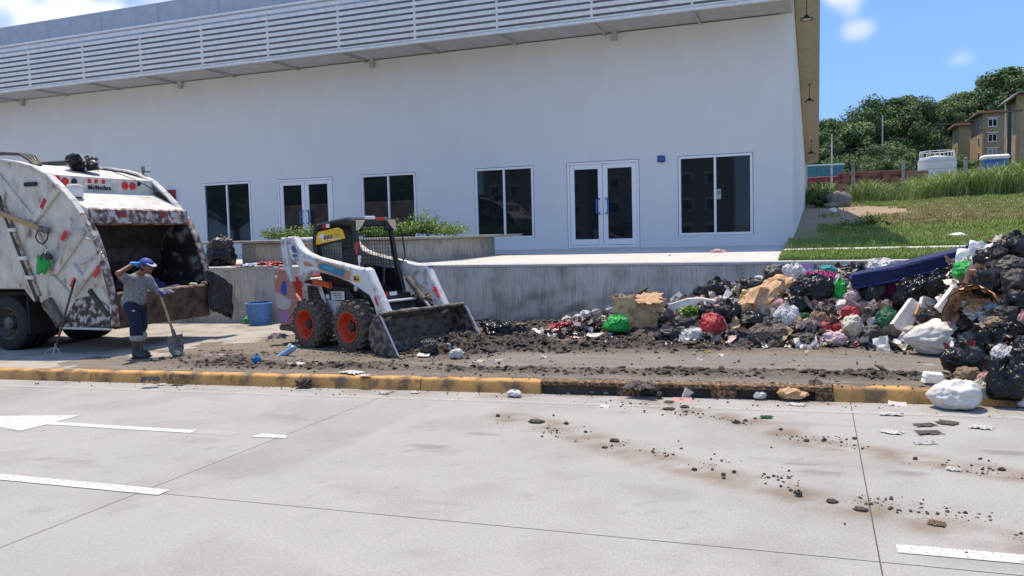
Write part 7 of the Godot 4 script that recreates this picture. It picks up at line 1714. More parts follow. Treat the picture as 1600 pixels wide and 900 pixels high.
	["printed_cloth", "cloth", "brown patterned cloth above the deep green black bag", "cloth", "printed_cloth", Vector3(0.858, 0.653, -12.594), 0.420, 0.201, -15, 0.30, 0],
	["garbage_bag", "garbage bag", "ribbed dull black bag below the blue mattress", "bag5", "bag_dusty", Vector3(0.789, 0.825, -12.835), 0.335, 0.391, 0, 5.43, 0],
	["magenta_bag", "bag", "small magenta and white spotted bag below the mattress", "bag6", "bag_magenta", Vector3(1.002, 0.872, -12.965), 0.159, 0.299, 0, 5.69, 0],
	["garbage_bag", "garbage bag", "glossy wide black bag below the middle of the mattress", "bag3", "bag", Vector3(1.264, 0.843, -12.637), 0.578, 0.524, 0, 5.32, 0],
	["garbage_bag", "garbage bag", "low black bag touching the underside of the mattress", "bag1", "bag", Vector3(1.396, 1.089, -12.902), 0.404, 0.239, 0, 3.54, 0],
	["garbage_bag", "garbage bag", "crumpled black bag left of the green bag on the ridge", "bag5", "bag", Vector3(1.539, 1.024, -12.095), 0.393, 0.376, 0, 5.13, 0],
	["clear_bag", "bag", "clear bag with a blue label behind the low end of the mattress", "bag3", "film", Vector3(0.895, 1.173, -13.714), 0.496, 0.278, 0, 2.23, 0],
	["green_bag", "bag", "bright green bag high on the ridge at the right end of the mattress", "bag4", "bag_green", Vector3(1.747, 1.210, -11.632), 0.342, 0.260, -10, 5.21, 0],
	["white_carton", "carton", "long white carton lid tilted in front of the black bags", "slab", "foam", Vector3(1.122, 0.541, -12.138), 0.227, 0.541, 40, 2.51, 0],
	["white_carton", "carton", "small open white carton right above the long lid", "slab", "foam", Vector3(1.413, 0.733, -12.167), 0.242, 0.156, 20, 0.72, 0],
	["brown_carton", "carton", "flattened brown carton beside the small white one", "slab", "card", Vector3(1.364, 0.622, -12.142), 0.260, 0.156, 25, 2.59, 0],
	["garbage_bag", "garbage bag", "dark torn bag under the flattened brown carton", "bag1", "bag", Vector3(1.437, 0.574, -11.723), 0.433, 0.283, 0, 3.74, 0],
	["grey_strip", "plastic", "grey plastic strip over the dark torn bag", "slab", "bag_grey", Vector3(1.505, 0.603, -11.617), 0.280, 0.066, 30, 4.85, 0],
	["cardboard_drum", "box", "open crushed carton with a rounded brown back and dark inside", "drum", "card", Vector3(1.748, 0.895, -10.940), 0.642, 0.474, 8, 1.32, 0],
	["torn_carton_board", "cardboard", "white inner flap of the crushed carton", "slab", "foam", Vector3(1.579, 0.837, -11.589), 0.180, 0.360, 42, 0.22, 0],
	["dotted_bag", "bag", "white bag with pink dots inside the crushed carton", "bag2", "white_print", Vector3(1.600, 0.667, -11.266), 0.286, 0.206, 0, 4.22, 0],
	["large_white_sack", "sack", "very large white woven sack at the front of the heap", "sack", "bag_white", Vector3(1.524, 0.401, -11.350), 1.020, 0.430, -6, 5.24, 1],
	["net_bag", "bag", "beige net of rubbish left of the very large white sack", "bag6", "bag_cream", Vector3(1.190, 0.326, -11.922), 0.340, 0.289, 0, 6.24, 1],
	["white_scrap", "plastic", "white plastic strips at the heap foot left of the beige net", "cloth", "bag_white", Vector3(0.904, 0.176, -12.058), 0.414, 0.047, 0, 0.64, 1],
	["tan_sack", "sack", "flat tan sack above the right end of the white sack", "bag2", "tan_cloth", Vector3(1.914, 0.712, -10.343), 0.387, 0.158, 0, 3.08, 0],
	["garbage_bag", "garbage bag", "black bag on the skyline at the right end of the mattress", "bag0", "bag", Vector3(1.931, 1.391, -11.510), 0.240, 0.224, 0, 4.18, 0],
	["garbage_bag", "garbage bag", "crumpled black bag on the ridge right of the skyline bag", "bag3", "bag", Vector3(2.034, 1.374, -11.309), 0.390, 0.297, 0, 1.01, 0],
	["garbage_bag", "garbage bag", "topmost black bag at the right edge of the heap", "bag5", "bag", Vector3(2.278, 1.500, -11.389), 0.483, 0.405, 0, 5.50, 0],
	["garbage_bag", "garbage bag", "dusty black bag below the topmost one", "bag2", "bag_dusty", Vector3(2.161, 1.296, -11.118), 0.428, 0.260, 0, 1.40, 0],
	["garbage_bag", "garbage bag", "black bag right of the third green bag", "bag1", "bag", Vector3(1.897, 1.125, -10.933), 0.409, 0.379, 0, 1.63, 0],
	["garbage_bag", "garbage bag", "smooth black bag at the right edge below the dusty one", "bag4", "bag_dusty", Vector3(2.125, 1.119, -10.788), 0.371, 0.311, 0, 3.62, 0],
	["garbage_bag", "garbage bag", "black bag at the right edge beside the crushed carton", "bag0", "bag", Vector3(2.095, 0.915, -10.492), 0.361, 0.303, 0, 4.77, 0],
	["garbage_bag", "garbage bag", "dark bag between crushed carton and right edge", "bag3", "bag_dusty", Vector3(1.984, 0.797, -10.359), 0.286, 0.200, 0, 0.05, 0],
	["pink_bag", "bag", "pale pink bag at the right edge above the torn black sheet", "bag7", "bag_pink", Vector3(2.108, 0.744, -10.268), 0.127, 0.212, 0, 5.83, 0],
	["black_sheet", "plastic sheet", "stretched torn black sheet right of the very large white sack", "cloth", "bag", Vector3(1.914, 0.578, -10.040), 0.528, 0.306, -28, 2.27, 0],
	["garbage_bag", "garbage bag", "round black bag at the right edge in front of the torn sheet", "bag4", "bag", Vector3(1.998, 0.433, -9.675), 0.293, 0.360, 0, 2.70, 0],
	["garbage_bag", "garbage bag", "crumpled shiny black bag in front of the white sack", "bag5", "bag", Vector3(1.467, 0.349, -9.768), 0.465, 0.328, 0, 2.64, 1],
	["green_film", "plastic film", "greenish white film between the front black bags", "bag3", "film", Vector3(1.863, 0.376, -9.755), 0.298, 0.325, 0, 1.06, 0],
	["rope_coil", "rope", "tangle of tan rope behind the crumpled front bag", "bag1", "tan_cloth", Vector3(1.738, 0.366, -10.207), 0.185, 0.143, 0, 3.39, 0],
	["tan_cloth", "cloth", "tan cloth under the front black bags", "bag0", "tan_cloth", Vector3(1.458, 0.264, -9.393), 0.303, 0.158, 0, 1.52, 1],
	["pink_net", "net", "pink net bag left of the big front black bag", "bag7", "bag_pink", Vector3(1.592, 0.252, -9.288), 0.181, 0.130, 0, 5.83, 1],
	["foam_box", "box", "closed white foam food box standing on the kerb", "clam", "foam", Vector3(1.117, 0.239, -9.281), 0.198, 0.119, 4, 0.96, 1],
	["white_sack", "sack", "full white sack lying on the road against the kerb", "sack", "bag_white", Vector3(1.247, 0.151, -8.853), 0.499, 0.262, 0, 4.55, 1],
	["cream_sack", "sack", "cream bag between the white sack and the black road bag", "bag7", "bag_cream", Vector3(1.535, 0.151, -9.083), 0.165, 0.254, 0, 3.60, 1],
	["garbage_bag", "garbage bag", "big knotted black bag standing on the road at the right edge", "bag3", "bag", Vector3(1.721, 0.258, -9.048), 0.411, 0.460, 0, 3.01, 1],
	["white_scrap", "plastic", "white scrap at the foot of the big knotted bag", "bag7", "bag_white", Vector3(1.849, 0.073, -8.966), 0.099, 0.087, 0, 0.19, 1],
]
const SINGLES := [
	["muddy_bag", "bag", "muddy grey bag on the mud heap in front of the bucket", "bag1", "bag_grey", Vector3(-5.353, 0.217, -10.617), 0.338, 0.225, 0, 1.83, 0],
	["blue_can", "can", "blue and white can on the mud heap in front of the bucket", "can", "can_print", Vector3(-5.092, 0.165, -10.805), 0.152, 0.114, 20, 1.06, 0],
	["white_plastic", "plastic", "crumpled white plastic at the near foot of the mud heap", "bag7", "bag_white", Vector3(-4.777, 0.162, -10.308), 0.243, 0.153, 0, 2.97, 1],
	["white_bottle", "bottle", "white bottle sticking up out of the mud heap", "can", "foam", Vector3(-6.179, 0.093, -12.404), 0.152, 0.042, 70, 0.94, 0],
	["white_scrap", "paper", "white three cornered scrap below the muddy grey bag", "slabflat", "bag_white", Vector3(-5.349, 0.106, -10.429), 0.184, 0.040, 0, 0.36, 0],
	["brown_rag", "rag", "dark rag between the bucket and the muddy grey bag", "bag3", "dirty_cloth", Vector3(-5.971, 0.186, -11.477), 0.245, 0.184, 0, 0.68, 0],
	["tan_rag", "rag", "tan rag on top of the mud heap beside the white bottle", "bag0", "tan_cloth", Vector3(-5.585, 0.162, -11.599), 0.265, 0.122, 0, 1.69, 0],
	["pink_rag", "rag", "dull pink rag deep in the shade of the bucket", "bag3", "bag_pink", Vector3(-6.511, 0.142, -12.576), 0.179, 0.112, 0, 3.22, 0],
	["white_scrap", "paper", "white scrap at the near corner of the bucket", "bag7", "bag_white", Vector3(-5.730, 0.070, -10.532), 0.112, 0.041, 0, 4.29, 1],
	["spray_can", "can", "blue and white tube lying aslant on the mud left of the loader", "can", "can_print", Vector3(-7.681, 0.089, -10.373), 0.336, 0.099, -32, 1.06, 1],
	["white_cap_bottle", "bottle", "white bottle cap end behind the tube", "bag4", "bag_white", Vector3(-7.997, 0.086, -10.888), 0.124, 0.104, 0, 0.57, 1],
	["blue_plastic", "plastic", "crumpled bright blue plastic near the kerb left of the tube", "bag7", "bag_blue", Vector3(-7.546, 0.119, -9.493), 0.138, 0.156, 0, 4.37, 1],
	["grey_scrap", "plastic", "pale grey scrap between blue plastic and tube", "bag1", "bag_grey", Vector3(-7.567, 0.041, -9.791), 0.149, 0.046, 0, 3.16, 1],
	["paper_pair", "paper", "two folded white papers on the mud below the tube", "cloth", "bag_white", Vector3(-6.928, 0.051, -9.573), 0.306, 0.044, 0, 3.50, 1],
	["white_wrappers", "paper", "white and blue wrappers on the pavement edge below the loader", "cloth", "bag_white", Vector3(-5.698, 0.071, -9.050), 0.298, 0.036, 0, 6.05, 1],
	["white_wrapper", "paper", "white wrapper hanging over the kerb below the loader", "cloth", "bag_white", Vector3(-5.395, 0.076, -8.866), 0.178, 0.027, 0, 6.22, 1],
	["cream_bag", "bag", "cream bag of peelings on the pavement right of the worker", "bag7", "bag_cream", Vector3(-9.556, 0.076, -10.120), 0.245, 0.133, 0, 0.63, 1],
	["purple_scrap", "plastic", "purple and white scrap right of the cream bag", "bag1", "purple", Vector3(-9.063, 0.017, -10.208), 0.201, 0.050, 0, 0.39, 1],
	["pink_scrap", "plastic", "pink scrap second to the right of the cream bag", "bag6", "bag_pink", Vector3(-8.899, 0.020, -10.310), 0.131, 0.039, 0, 3.10, 1],
	["purple_scrap", "plastic", "purple scrap furthest right of the cream bag", "bag3", "purple", Vector3(-8.680, 0.023, -10.244), 0.129, 0.049, 0, 1.18, 1],
	["pale_rags", "cloth", "pale rags on the mud behind the rear wheel of the loader", "cloth", "printed_cloth", Vector3(-8.728, 0.100, -11.543), 0.331, 0.155, 0, 2.94, 1],
	["white_scrap", "paper", "white scrap on the mud heap left of the rear wheel", "bag7", "bag_white", Vector3(-9.495, 0.010, -12.546), 0.142, 0.052, 0, 5.97, 1],
	["red_wrapper", "wrapper", "red wrapper on the mud near the kerb below the bucket", "bag6", "bag_red", Vector3(-5.051, 0.081, -9.537), 0.110, 0.033, 0, 2.41, 1],
	["white_stick", "stick", "white tube lying in the gutter at the kerb joint", "stick", "bag_white", Vector3(-6.124, -0.096, -8.641), 0.277, 0.022, 0, 3.62, 1],
	["paper_scrap", "paper", "white folded paper with a red edge in the gutter", "cloth", "bag_white", Vector3(-4.968, -0.077, -8.594), 0.155, 0.034, 0, 1.26, 1],
	["paper_scrap", "paper", "white paper in the gutter left of the paper with the red edge", "cloth", "bag_white", Vector3(-4.597, -0.072, -8.692), 0.124, 0.034, 0, 4.45, 1],
	["paper_scrap", "paper", "white scraps on the road below the yellow kerb end", "bag7", "bag_white", Vector3(-3.289, -0.012, -8.672), 0.222, 0.082, 0, 3.37, 1],
	["grey_rag", "rag", "dark rag in the gutter at the left", "cloth", "dirty_cloth", Vector3(-8.544, -0.076, -8.480), 0.245, 0.122, 0, 0.28, 1],
	["grey_rag", "rag", "brown rag beside white scraps in the gutter at the left", "cloth", "tan_cloth", Vector3(-8.281, -0.071, -8.708), 0.230, 0.124, 0, 1.29, 1],
	["white_scrap", "paper", "white scrap between the two gutter rags", "cloth", "bag_white", Vector3(-8.508, -0.134, -8.643), 0.123, 0.029, 0, 0.05, 1],
	["mud_lump", "mud", "dark lump of mud filling the gap between two kerb stones", "lump", "clod", Vector3(-6.269, -0.034, -8.784), 0.200, 0.133, 0, 2.60, 1],
	["bottle", "bottle", "clear crushed bottle in the first drain mouth", "bag1", "film", Vector3(-2.467, -0.037, -9.063), 0.067, 0.033, 0, 5.51, 1],
	["bottle", "bottle", "second crushed bottle in the first drain mouth", "bag3", "film", Vector3(-2.296, -0.035, -9.051), 0.074, 0.032, 0, 0.38, 1],
	["onion", "vegetable", "pale onion lying in front of the first drain mouth", "bag4", "bag_cream", Vector3(-2.713, -0.041, -8.921), 0.052, 0.024, 0, 3.83, 1],
	["rag_heap", "rag", "heap of brown rags in front of the drain pier", "cloth", "dirty_cloth", Vector3(-1.830, 0.042, -8.859), 0.399, 0.143, 0, 6.15, 1],
	["dark_bottle", "bottle", "dark round bottle beside the heap of brown rags", "bag4", "bag_dusty", Vector3(-1.635, 0.013, -8.831), 0.085, 0.078, 0, 1.73, 1],
	["clear_cup", "cup", "clear plastic cup tipped over in front of the second drain mouth", "cup", "film", Vector3(-1.346, 0.028, -8.910), 0.106, 0.099, 30, 6.08, 1],
	["pink_tray", "tray", "pink tray under the clear plastic cup", "slabflat", "bag_pink", Vector3(-1.372, -0.020, -8.781), 0.194, 0.020, -4, 2.74, 1],
	["mud_rag", "rag", "clod of muddy rag below the pink tray", "cloth", "dirty_cloth", Vector3(-1.501, -0.022, -8.647), 0.110, 0.026, 0, 1.99, 1],
	["wire_tangle", "wire", "tangle of thin grey wire in front of the third drain mouth", "wire", "steel", Vector3(-0.736, 0.058, -9.106), 0.196, 0.140, 0, 1.55, 1],
	["blue_bottle", "bottle", "crumpled bottle with a blue label right of the wire tangle", "bag3", "film", Vector3(-0.580, 0.032, -8.957), 0.151, 0.082, 0, 4.97, 1],
	["blue_label", "label", "blue label on the crumpled bottle by the drain", "bag4", "bag_blue", Vector3(-0.531, -0.006, -9.228), 0.063, 0.023, 0, 5.19, 1],
	["carton_scrap", "cardboard", "crushed pinkish carton wedged in the third drain mouth", "crumple", "card", Vector3(-0.256, 0.070, -8.987), 0.298, 0.149, 0, 6.20, 1],
	["dark_rag", "rag", "dark rag hanging over the kerb right of the crushed carton", "bag3", "dirty_cloth", Vector3(-0.028, 0.095, -9.149), 0.178, 0.191, 0, 2.18, 1],
	["dark_rag", "rag", "brown rag beside the dark one at the drain end", "bag1", "dirty_cloth", Vector3(-0.166, 0.067, -9.303), 0.140, 0.140, 0, 0.05, 1],
	["white_sheet", "paper", "white sheet on the road in front of the crushed carton", "cloth", "bag_white", Vector3(-0.200, -0.001, -8.742), 0.197, 0.022, 0, 2.23, 1],
	["white_bottle", "bottle", "dented white bottle lying in the gutter at the drain end", "can", "foam", Vector3(0.174, 0.040, -9.060), 0.161, 0.074, 0, 3.28, 1],
	["pale_tub", "tub", "pale brown tub in the gutter right of the dented bottle", "bag7", "bag_cream", Vector3(0.494, 0.041, -9.059), 0.133, 0.066, 0, 4.82, 1],
	["gutter_scrap", "plastic", "pale scraps in the gutter left of the white sack", "cloth", "bag_cream", Vector3(0.688, 0.013, -9.135), 0.171, 0.033, 0, 2.76, 1],
	["gutter_scrap", "plastic", "flat white strip on the road in front of the pale scraps", "slabflat", "bag_white", Vector3(0.754, 0.014, -8.915), 0.168, 0.020, 0, 0.66, 1],
	["gutter_scrap", "plastic", "pinkish scrap in the gutter close to the white sack", "bag6", "bag_pink", Vector3(0.921, 0.051, -9.086), 0.144, 0.072, 0, 5.24, 1],
	["white_ribbon", "plastic", "looped white ribbon on the road below the gutter scraps", "cloth", "bag_white", Vector3(0.664, 0.013, -8.430), 0.219, 0.033, 0, 0.66, 1],
	["white_ribbon", "plastic", "torn white bag on the road below the looped ribbon", "cloth", "bag_white", Vector3(0.608, 0.012, -7.707), 0.201, 0.028, 0, 3.46, 1],
	["grey_litter", "litter", "greyish litter right of the torn white bag on the road", "cloth", "dirty_cloth", Vector3(0.899, 0.016, -7.742), 0.221, 0.027, 0, 0.50, 1],
	["grey_litter", "litter", "dark and white litter above the greyish litter on the road", "cloth", "dirty_cloth", Vector3(0.906, 0.017, -8.038), 0.195, 0.022, 0, 5.27, 1],
	["mud_rag", "litter", "brown lump of rag right of the dark and white litter", "lump", "clod", Vector3(1.104, 0.020, -8.169), 0.173, 0.029, 0, 0.76, 1],
	["white_scrap", "paper", "white twisted paper on the road at the far right", "cloth", "bag_white", Vector3(1.349, 0.024, -8.019), 0.190, 0.028, 0, 3.59, 1],
	["white_scrap", "paper", "thin white sheet on the road below the greyish litter", "cloth", "film", Vector3(0.834, 0.015, -7.385), 0.180, 0.020, 0, 1.79, 1],
	["food_wrapper", "wrapper", "green wrapper with a red spot on the road below the drain", "cloth", "bag_dark_green", Vector3(-0.467, -0.005, -8.091), 0.123, 0.027, 0, 2.51, 1],
	["white_pebble", "litter", "flat white disc on the road below the first drain mouth", "slabflat", "bag_white", Vector3(-2.126, -0.032, -8.314), 0.102, 0.022, 0, 4.34, 1],
	["white_scrap", "paper", "crumpled white and brown scrap on the road at lower right", "cloth", "bag_white", Vector3(0.941, 0.017, -6.631), 0.113, 0.023, 0, 0.83, 1],
	["straw_twist", "litter", "pale brown twist on the road left of the white dashed line", "cloth", "tan_cloth", Vector3(0.677, 0.013, -5.399), 0.108, 0.021, 0, 4.83, 1],
]
const CLODS := [
	[Vector3(-2.619, -0.042, -7.499), 0.255, 0.041],
	[Vector3(-2.300, -0.037, -7.477), 0.075, 0.035],
	[Vector3(-2.027, -0.032, -7.192), 0.060, 0.029],
	[Vector3(-2.375, -0.038, -6.950), 0.041, 0.024],
	[Vector3(-3.099, -0.050, -7.670), 0.080, 0.032],
	[Vector3(-1.689, -0.027, -6.927), 0.159, 0.036],
	[Vector3(-1.719, -0.028, -6.700), 0.088, 0.022],
	[Vector3(-1.293, -0.021, -6.644), 0.048, 0.034],
	[Vector3(-1.404, -0.022, -6.661), 0.027, 0.020],
	[Vector3(-0.887, -0.014, -6.206), 0.069, 0.028],
	[Vector3(-0.662, -0.011, -6.121), 0.058, 0.031],
	[Vector3(-0.591, -0.009, -6.204), 0.058, 0.035],
	[Vector3(-0.650, -0.010, -6.042), 0.047, 0.023],
	[Vector3(-0.125, -0.002, -5.759), 0.097, 0.070],
	[Vector3(0.090, 0.001, -5.675), 0.128, 0.031],
	[Vector3(0.262, 0.004, -5.562), 0.141, 0.026],
	[Vector3(0.157, 0.003, -5.261), 0.024, 0.020],
	[Vector3(-0.089, -0.001, -7.257), 0.077, 0.031],
	[Vector3(0.054, 0.001, -7.308), 0.066, 0.044],
	[Vector3(0.296, 0.005, -7.424), 0.066, 0.022],
	[Vector3(0.710, 0.011, -6.865), 0.060, 0.032],
	[Vector3(-0.312, -0.005, -7.629), 0.058, 0.028],
	[Vector3(-0.725, -0.012, -7.831), 0.122, 0.034],
	[Vector3(-0.645, -0.010, -7.926), 0.074, 0.025],
	[Vector3(-1.443, -0.023, -8.303), 0.199, 0.032],
	[Vector3(-1.297, -0.021, -8.423), 0.160, 0.032],
	[Vector3(-1.252, -0.020, -8.215), 0.065, 0.026],
	[Vector3(1.261, 0.020, -6.692), 0.084, 0.030],
	[Vector3(0.771, 0.012, -4.957), 0.028, 0.020],
	[Vector3(-8.432, -0.135, -9.357), 0.103, 0.045],
	[Vector3(-5.020, -0.080, -9.012), 0.065, 0.033],
	[Vector3(-2.536, -0.041, -7.803), 0.046, 0.021],
	[Vector3(-0.363, -0.006, -6.986), 0.032, 0.020],
	[Vector3(-1.143, -0.018, -7.040), 0.028, 0.020],
	[Vector3(-0.563, -0.009, -8.024), 0.049, 0.025],
]

# ------------------------------------------------------------------ rubbish
func shaped(kind: String) -> Mesh:
	if kind.begins_with("bag"): return bag_mesh(int(kind.substr(3)))
	if MS.has(kind): return MS[kind]
	var g := Geo.new(); var m: Mesh
	match kind:
		"slab": g.box(Vector3.ZERO, Vector3(2, 2, 2), 0.05); m = g.mesh(20)
		"slabflat":
			m = sheet(-1, 1, -1, 1, 10, 10, func(x, z): return 0.35 * x * x + 0.25 * sin(z * 3.0 + x) - 0.2)
		"tray":   # foam tray, its rim turned out
			g.prism([Vector2(-1, -1), Vector2(1, -1), Vector2(1, 1), Vector2(-1, 1)], -0.5, -0.2, 0.15)
			for q in [[0, 0.92, 2.0, 0.16], [0, -0.92, 2.0, 0.16], [0.92, 0, 0.16, 1.68], [-0.92, 0, 0.16, 1.68]]: g.box(Vector3(q[0], q[1], 0.0), Vector3(q[2], q[3], 0.6), 0.06)
			m = g.mesh(20)
		"clam":
			g.prism([Vector2(-1, -0.9), Vector2(1, -0.9), Vector2(0.86, 0.0), Vector2(0.95, 0.06), Vector2(0.8, 0.9), Vector2(-0.8, 0.9), Vector2(-0.95, 0.06), Vector2(-0.86, 0.0)], -0.8, 0.8, 0.16); m = g.mesh(30)
		"foamboard":
			g.prism([Vector2(-1, -0.6), Vector2(-0.2, -0.5), Vector2(0.5, -0.6), Vector2(1, -0.9), Vector2(0.95, 0.1), Vector2(0.45, 0.6), Vector2(-0.1, 0.75), Vector2(-0.85, 0.3)], -0.25, 0.25, 0.06)
			for k in 12: g.box(Vector3(-0.8 + 0.1 * k, -0.1 + 0.35 * (k % 2) - 0.0 * k, 0.25), Vector3(0.05, 0.14, 0.03))
			m = g.mesh(20)
		"cup":
			g.lathe([Vector2(0, -1), Vector2(0.7, -1), Vector2(0.95, 0.9), Vector2(1.0, 0.95), Vector2(0.93, 1.0), Vector2(0.88, 0.9), Vector2(0.65, -0.9), Vector2(0, -0.9)], 20); m = g.mesh(40)
		"can":
			g.x = Transform3D(Basis(Vector3(0, 0, 1), -PI / 2), Vector3.ZERO)
			g.lathe([Vector2(0, -1), Vector2(0.85, -1), Vector2(1, -0.94), Vector2(1, 0.78), Vector2(0.75, 0.9), Vector2(0.45, 0.94), Vector2(0.45, 1.0), Vector2(0, 1.0)], 20); m = g.mesh(40)
		"stick":
			g.x = Transform3D(Basis(Vector3(0, 0, 1), -PI / 2), Vector3.ZERO)
			g.lathe([Vector2(0, -1), Vector2(0.9, -1), Vector2(1, -0.99), Vector2(1, 0.99), Vector2(0.9, 1.0), Vector2(0, 1.0)], 12); m = g.mesh(40)
		"lump": m = lump_mesh(90, 0.35, 0.9, -0.5, 26)
		"leafy": m = leafy(91, 1.1, 1.5, 260, 0.5, [L(0.16, 0.3, 0.04), L(0.25, 0.38, 0.08), L(0.1, 0.2, 0.03)])
		"sack":   # pillow of woven plastic with a sewn mouth
			var n := noise(92, 0.9, 3); var f := FastNoiseLite.new(); f.seed = 93; f.frequency = 1.1; f.fractal_type = FastNoiseLite.FRACTAL_RIDGED; f.fractal_octaves = 3
			var v := PackedVector3Array(); var t := PackedInt32Array(); var seg := 56; var rows := 44
			for j in rows + 1:
				var u := 2.0 * j / rows - 1.0
				var r := pow(clampf(1.0 - pow(absf(u), 3.2), 0.0, 1.0), 0.55) * (0.95 - 0.22 * u * u + 0.16 * u)
				if u < -0.55: r *= lerpf(1.0, 0.62, ss(-0.55, -1.0, u))
				for i in seg:
					var a := TAU * i / seg
					var q := Vector3(u * 1.4, sin(a), cos(a))
					var k := 1.0 + 0.3 * n.get_noise_3dv(q * 0.9) + 0.1 * n.get_noise_3dv(q * Vector3(1.2, 3.0, 3.0)) + 0.09 * f.get_noise_3dv(q * Vector3(0.8, 1.6, 1.6)) * (0.5 + absf(u))
					v.append(Vector3(u, maxf(sin(a) * r * k * 0.95, -0.72), cos(a) * r * k))
			for j in rows:
				for i in seg:
					var a := j * seg + i; var b := j * seg + (i + 1) % seg
					t.append_array(PackedInt32Array([a, b, b + seg, a, b + seg, a + seg]))
			m = indexed(v, t)
		"crumple":   # stiff paper pressed into flat facets
			var n := noise(110, 1.1, 2); var r := RandomNumberGenerator.new(); r.seed = 111
			var ring := []; var seg := 15; var rows := 9
			for j in rows + 1:
				for i in seg:
					var th := PI * (j + (r.randf_range(-0.3, 0.3) if j > 0 and j < rows else 0.0)) / rows; var ph := TAU * (i + r.randf_range(-0.35, 0.35)) / seg
					var d := Vector3(sin(th) * cos(ph), cos(th), sin(th) * sin(ph))
					ring.append(d * (0.95 + 0.5 * n.get_noise_3dv(d * 1.2) + r.randf_range(-0.1, 0.1)) if j > 0 and j < rows else Vector3(0, 0.9 if j == 0 else -0.8, 0))
			for j in rows:
				for i in seg:
					var i2 := (i + 1) % seg
					if (i + j) % 2 == 0: g.tri(ring[j * seg + i], ring[j * seg + i2], ring[(j + 1) * seg + i2]); g.tri(ring[j * seg + i], ring[(j + 1) * seg + i2], ring[(j + 1) * seg + i])
					else: g.tri(ring[j * seg + i], ring[j * seg + i2], ring[(j + 1) * seg + i]); g.tri(ring[j * seg + i2], ring[(j + 1) * seg + i2], ring[(j + 1) * seg + i])
			m = g.mesh(14)
		"wire":
			var r := RandomNumberGenerator.new(); r.seed = 94
			for k in 5:
				var pts := []; var c := Vector3(r.randf_range(-0.4, 0.4), 0.0, r.randf_range(-0.3, 0.3)); var q := r.randf_range(0.35, 0.7)
				for i in 15:
					var a := TAU * i / 14.0; pts.append(c + Vector3(cos(a) * q, 0.1 + 0.75 * absf(sin(a)) + r.randf() * 0.1, sin(a) * q * 0.4 + 0.2 * k - 0.4))
				g.tube(pts, 0.035, 5, false)
			m = g.mesh(60)
		_: m = cloth_mesh(70 + hash(kind) % 3, 0.8)
	MS[kind] = m
	return m

func carton(o: Node3D, w: float, h: float):      # open box with torn flaps
	var d := w * 0.75; var t := 0.012
	for q in [[Vector3(0, h * 0.42, d * 0.5), Vector3(w, h * 0.84, t)], [Vector3(0, h * 0.42, -d * 0.5), Vector3(w, h * 0.84, t)], [Vector3(w * 0.5 - t * 0.5, h * 0.42, 0), Vector3(t, h * 0.84, d - t - 0.004)], [Vector3(-w * 0.5 + t * 0.5, h * 0.42, 0), Vector3(t, h * 0.84, d - t - 0.004)]]:
		put("side", one_box(q[0], q[1], 0.003), M.card, o)
	put("bottom", one_box(Vector3(0, 0.01, 0), Vector3(w - 0.03, 0.012, d - 0.03)), M.card_in, o)
	var fl := cloth_mesh(75, 0.35)
	for q in [[Vector3(w * 0.3, h * 0.84, d * 0.55), Vector3(0.5, 0.2, 0.1), Vector3(w * 0.26, 0.05, h * 0.22)], [Vector3(w * 0.12, h * 0.95, 0.0), Vector3(-0.5, 0.4, 0.5), Vector3(w * 0.14, 0.04, d * 0.3)], [Vector3(w * 0.42, h * 0.7, d * 0.52), Vector3(1.25, 0.1, 0.0), Vector3(w * 0.2, 0.04, h * 0.18)]]:
		var f := put("flap", fl, M.card, o); f.transform = Transform3D(Basis.from_euler(q[1]).scaled_local(q[2]), q[0])
	var lin2 := put("liner", cloth_mesh(76, 0.8), M.bag_dusty, o); lin2.transform = Transform3D(Basis().scaled(Vector3(w * 0.44, h * 0.14, d * 0.42)), Vector3(-w * 0.03, h * 0.8, 0))
	put("printed_mark", one_box(Vector3(-w * 0.32, h * 0.4, d * 0.5 + 0.008), Vector3(0.07, 0.1, 0.003)), mat(L(0.3, 0.36, 0.28), 0.8), o)
	put("printed_mark", one_box(Vector3(-w * 0.32, h * 0.4, d * 0.5 + 0.011), Vector3(0.035, 0.05, 0.003)), mat(L(0.08, 0.22, 0.1), 0.8), o)

func drum(o: Node3D, w: float, h: float):        # crushed carton lying open, its back bent to an arch
	var n := noise(95, 2.0, 3); var v := PackedVector3Array(); var t := PackedInt32Array(); var nu := 26; var nv := 10
	for s in 2:
		for j in nv + 1:
			for i in nu + 1:
				var a := PI * (1.0 - float(i) / nu) * 1.02; var u := float(j) / nv
				var r := 1.0 + 0.12 * n.get_noise_2d(a * 2.0, u * 2.0) - (0.05 if s == 1 else 0.0)
				v.append(Vector3(cos(a) * w * 0.5 * r + 0.06 * u, sin(a) * h * 0.92 * r - 0.1 * u * h, lerpf(0.28, -0.35, u)))
	for s in 2:
		for j in nv:
			for i in nu:
				var a := s * (nu + 1) * (nv + 1) + j * (nu + 1) + i
				if s == 0: t.append_array(PackedInt32Array([a, a + 1, a + nu + 1, a + 1, a + nu + 2, a + nu + 1]))
				else: t.append_array(PackedInt32Array([a, a + nu + 1, a + 1, a + 1, a + nu + 1, a + nu + 2]))
	put("shell", indexed(v, t), M.card, o)
	put("back", one_box(Vector3(0, h * 0.36, -0.3), Vector3(w * 0.86, h * 0.75, 0.012)), M.card_in, o)
	for q in [[Vector3(w * 0.05, h * 0.3, 0.05), 0.13, 77], [Vector3(-w * 0.1, h * 0.42, -0.1), 0.16, 78], [Vector3(w * 0.2, h * 0.2, 0.1), 0.11, 79]]:
		var f := put("torn_paper", cloth_mesh(q[2], 0.9), M.card if q[2] != 79 else M.foam, o); f.transform = Transform3D(Basis(Vector3(1, 0, 0), 0.9) * Basis().scaled(Vector3(q[1], q[1] * 0.8, q[1])), q[0])

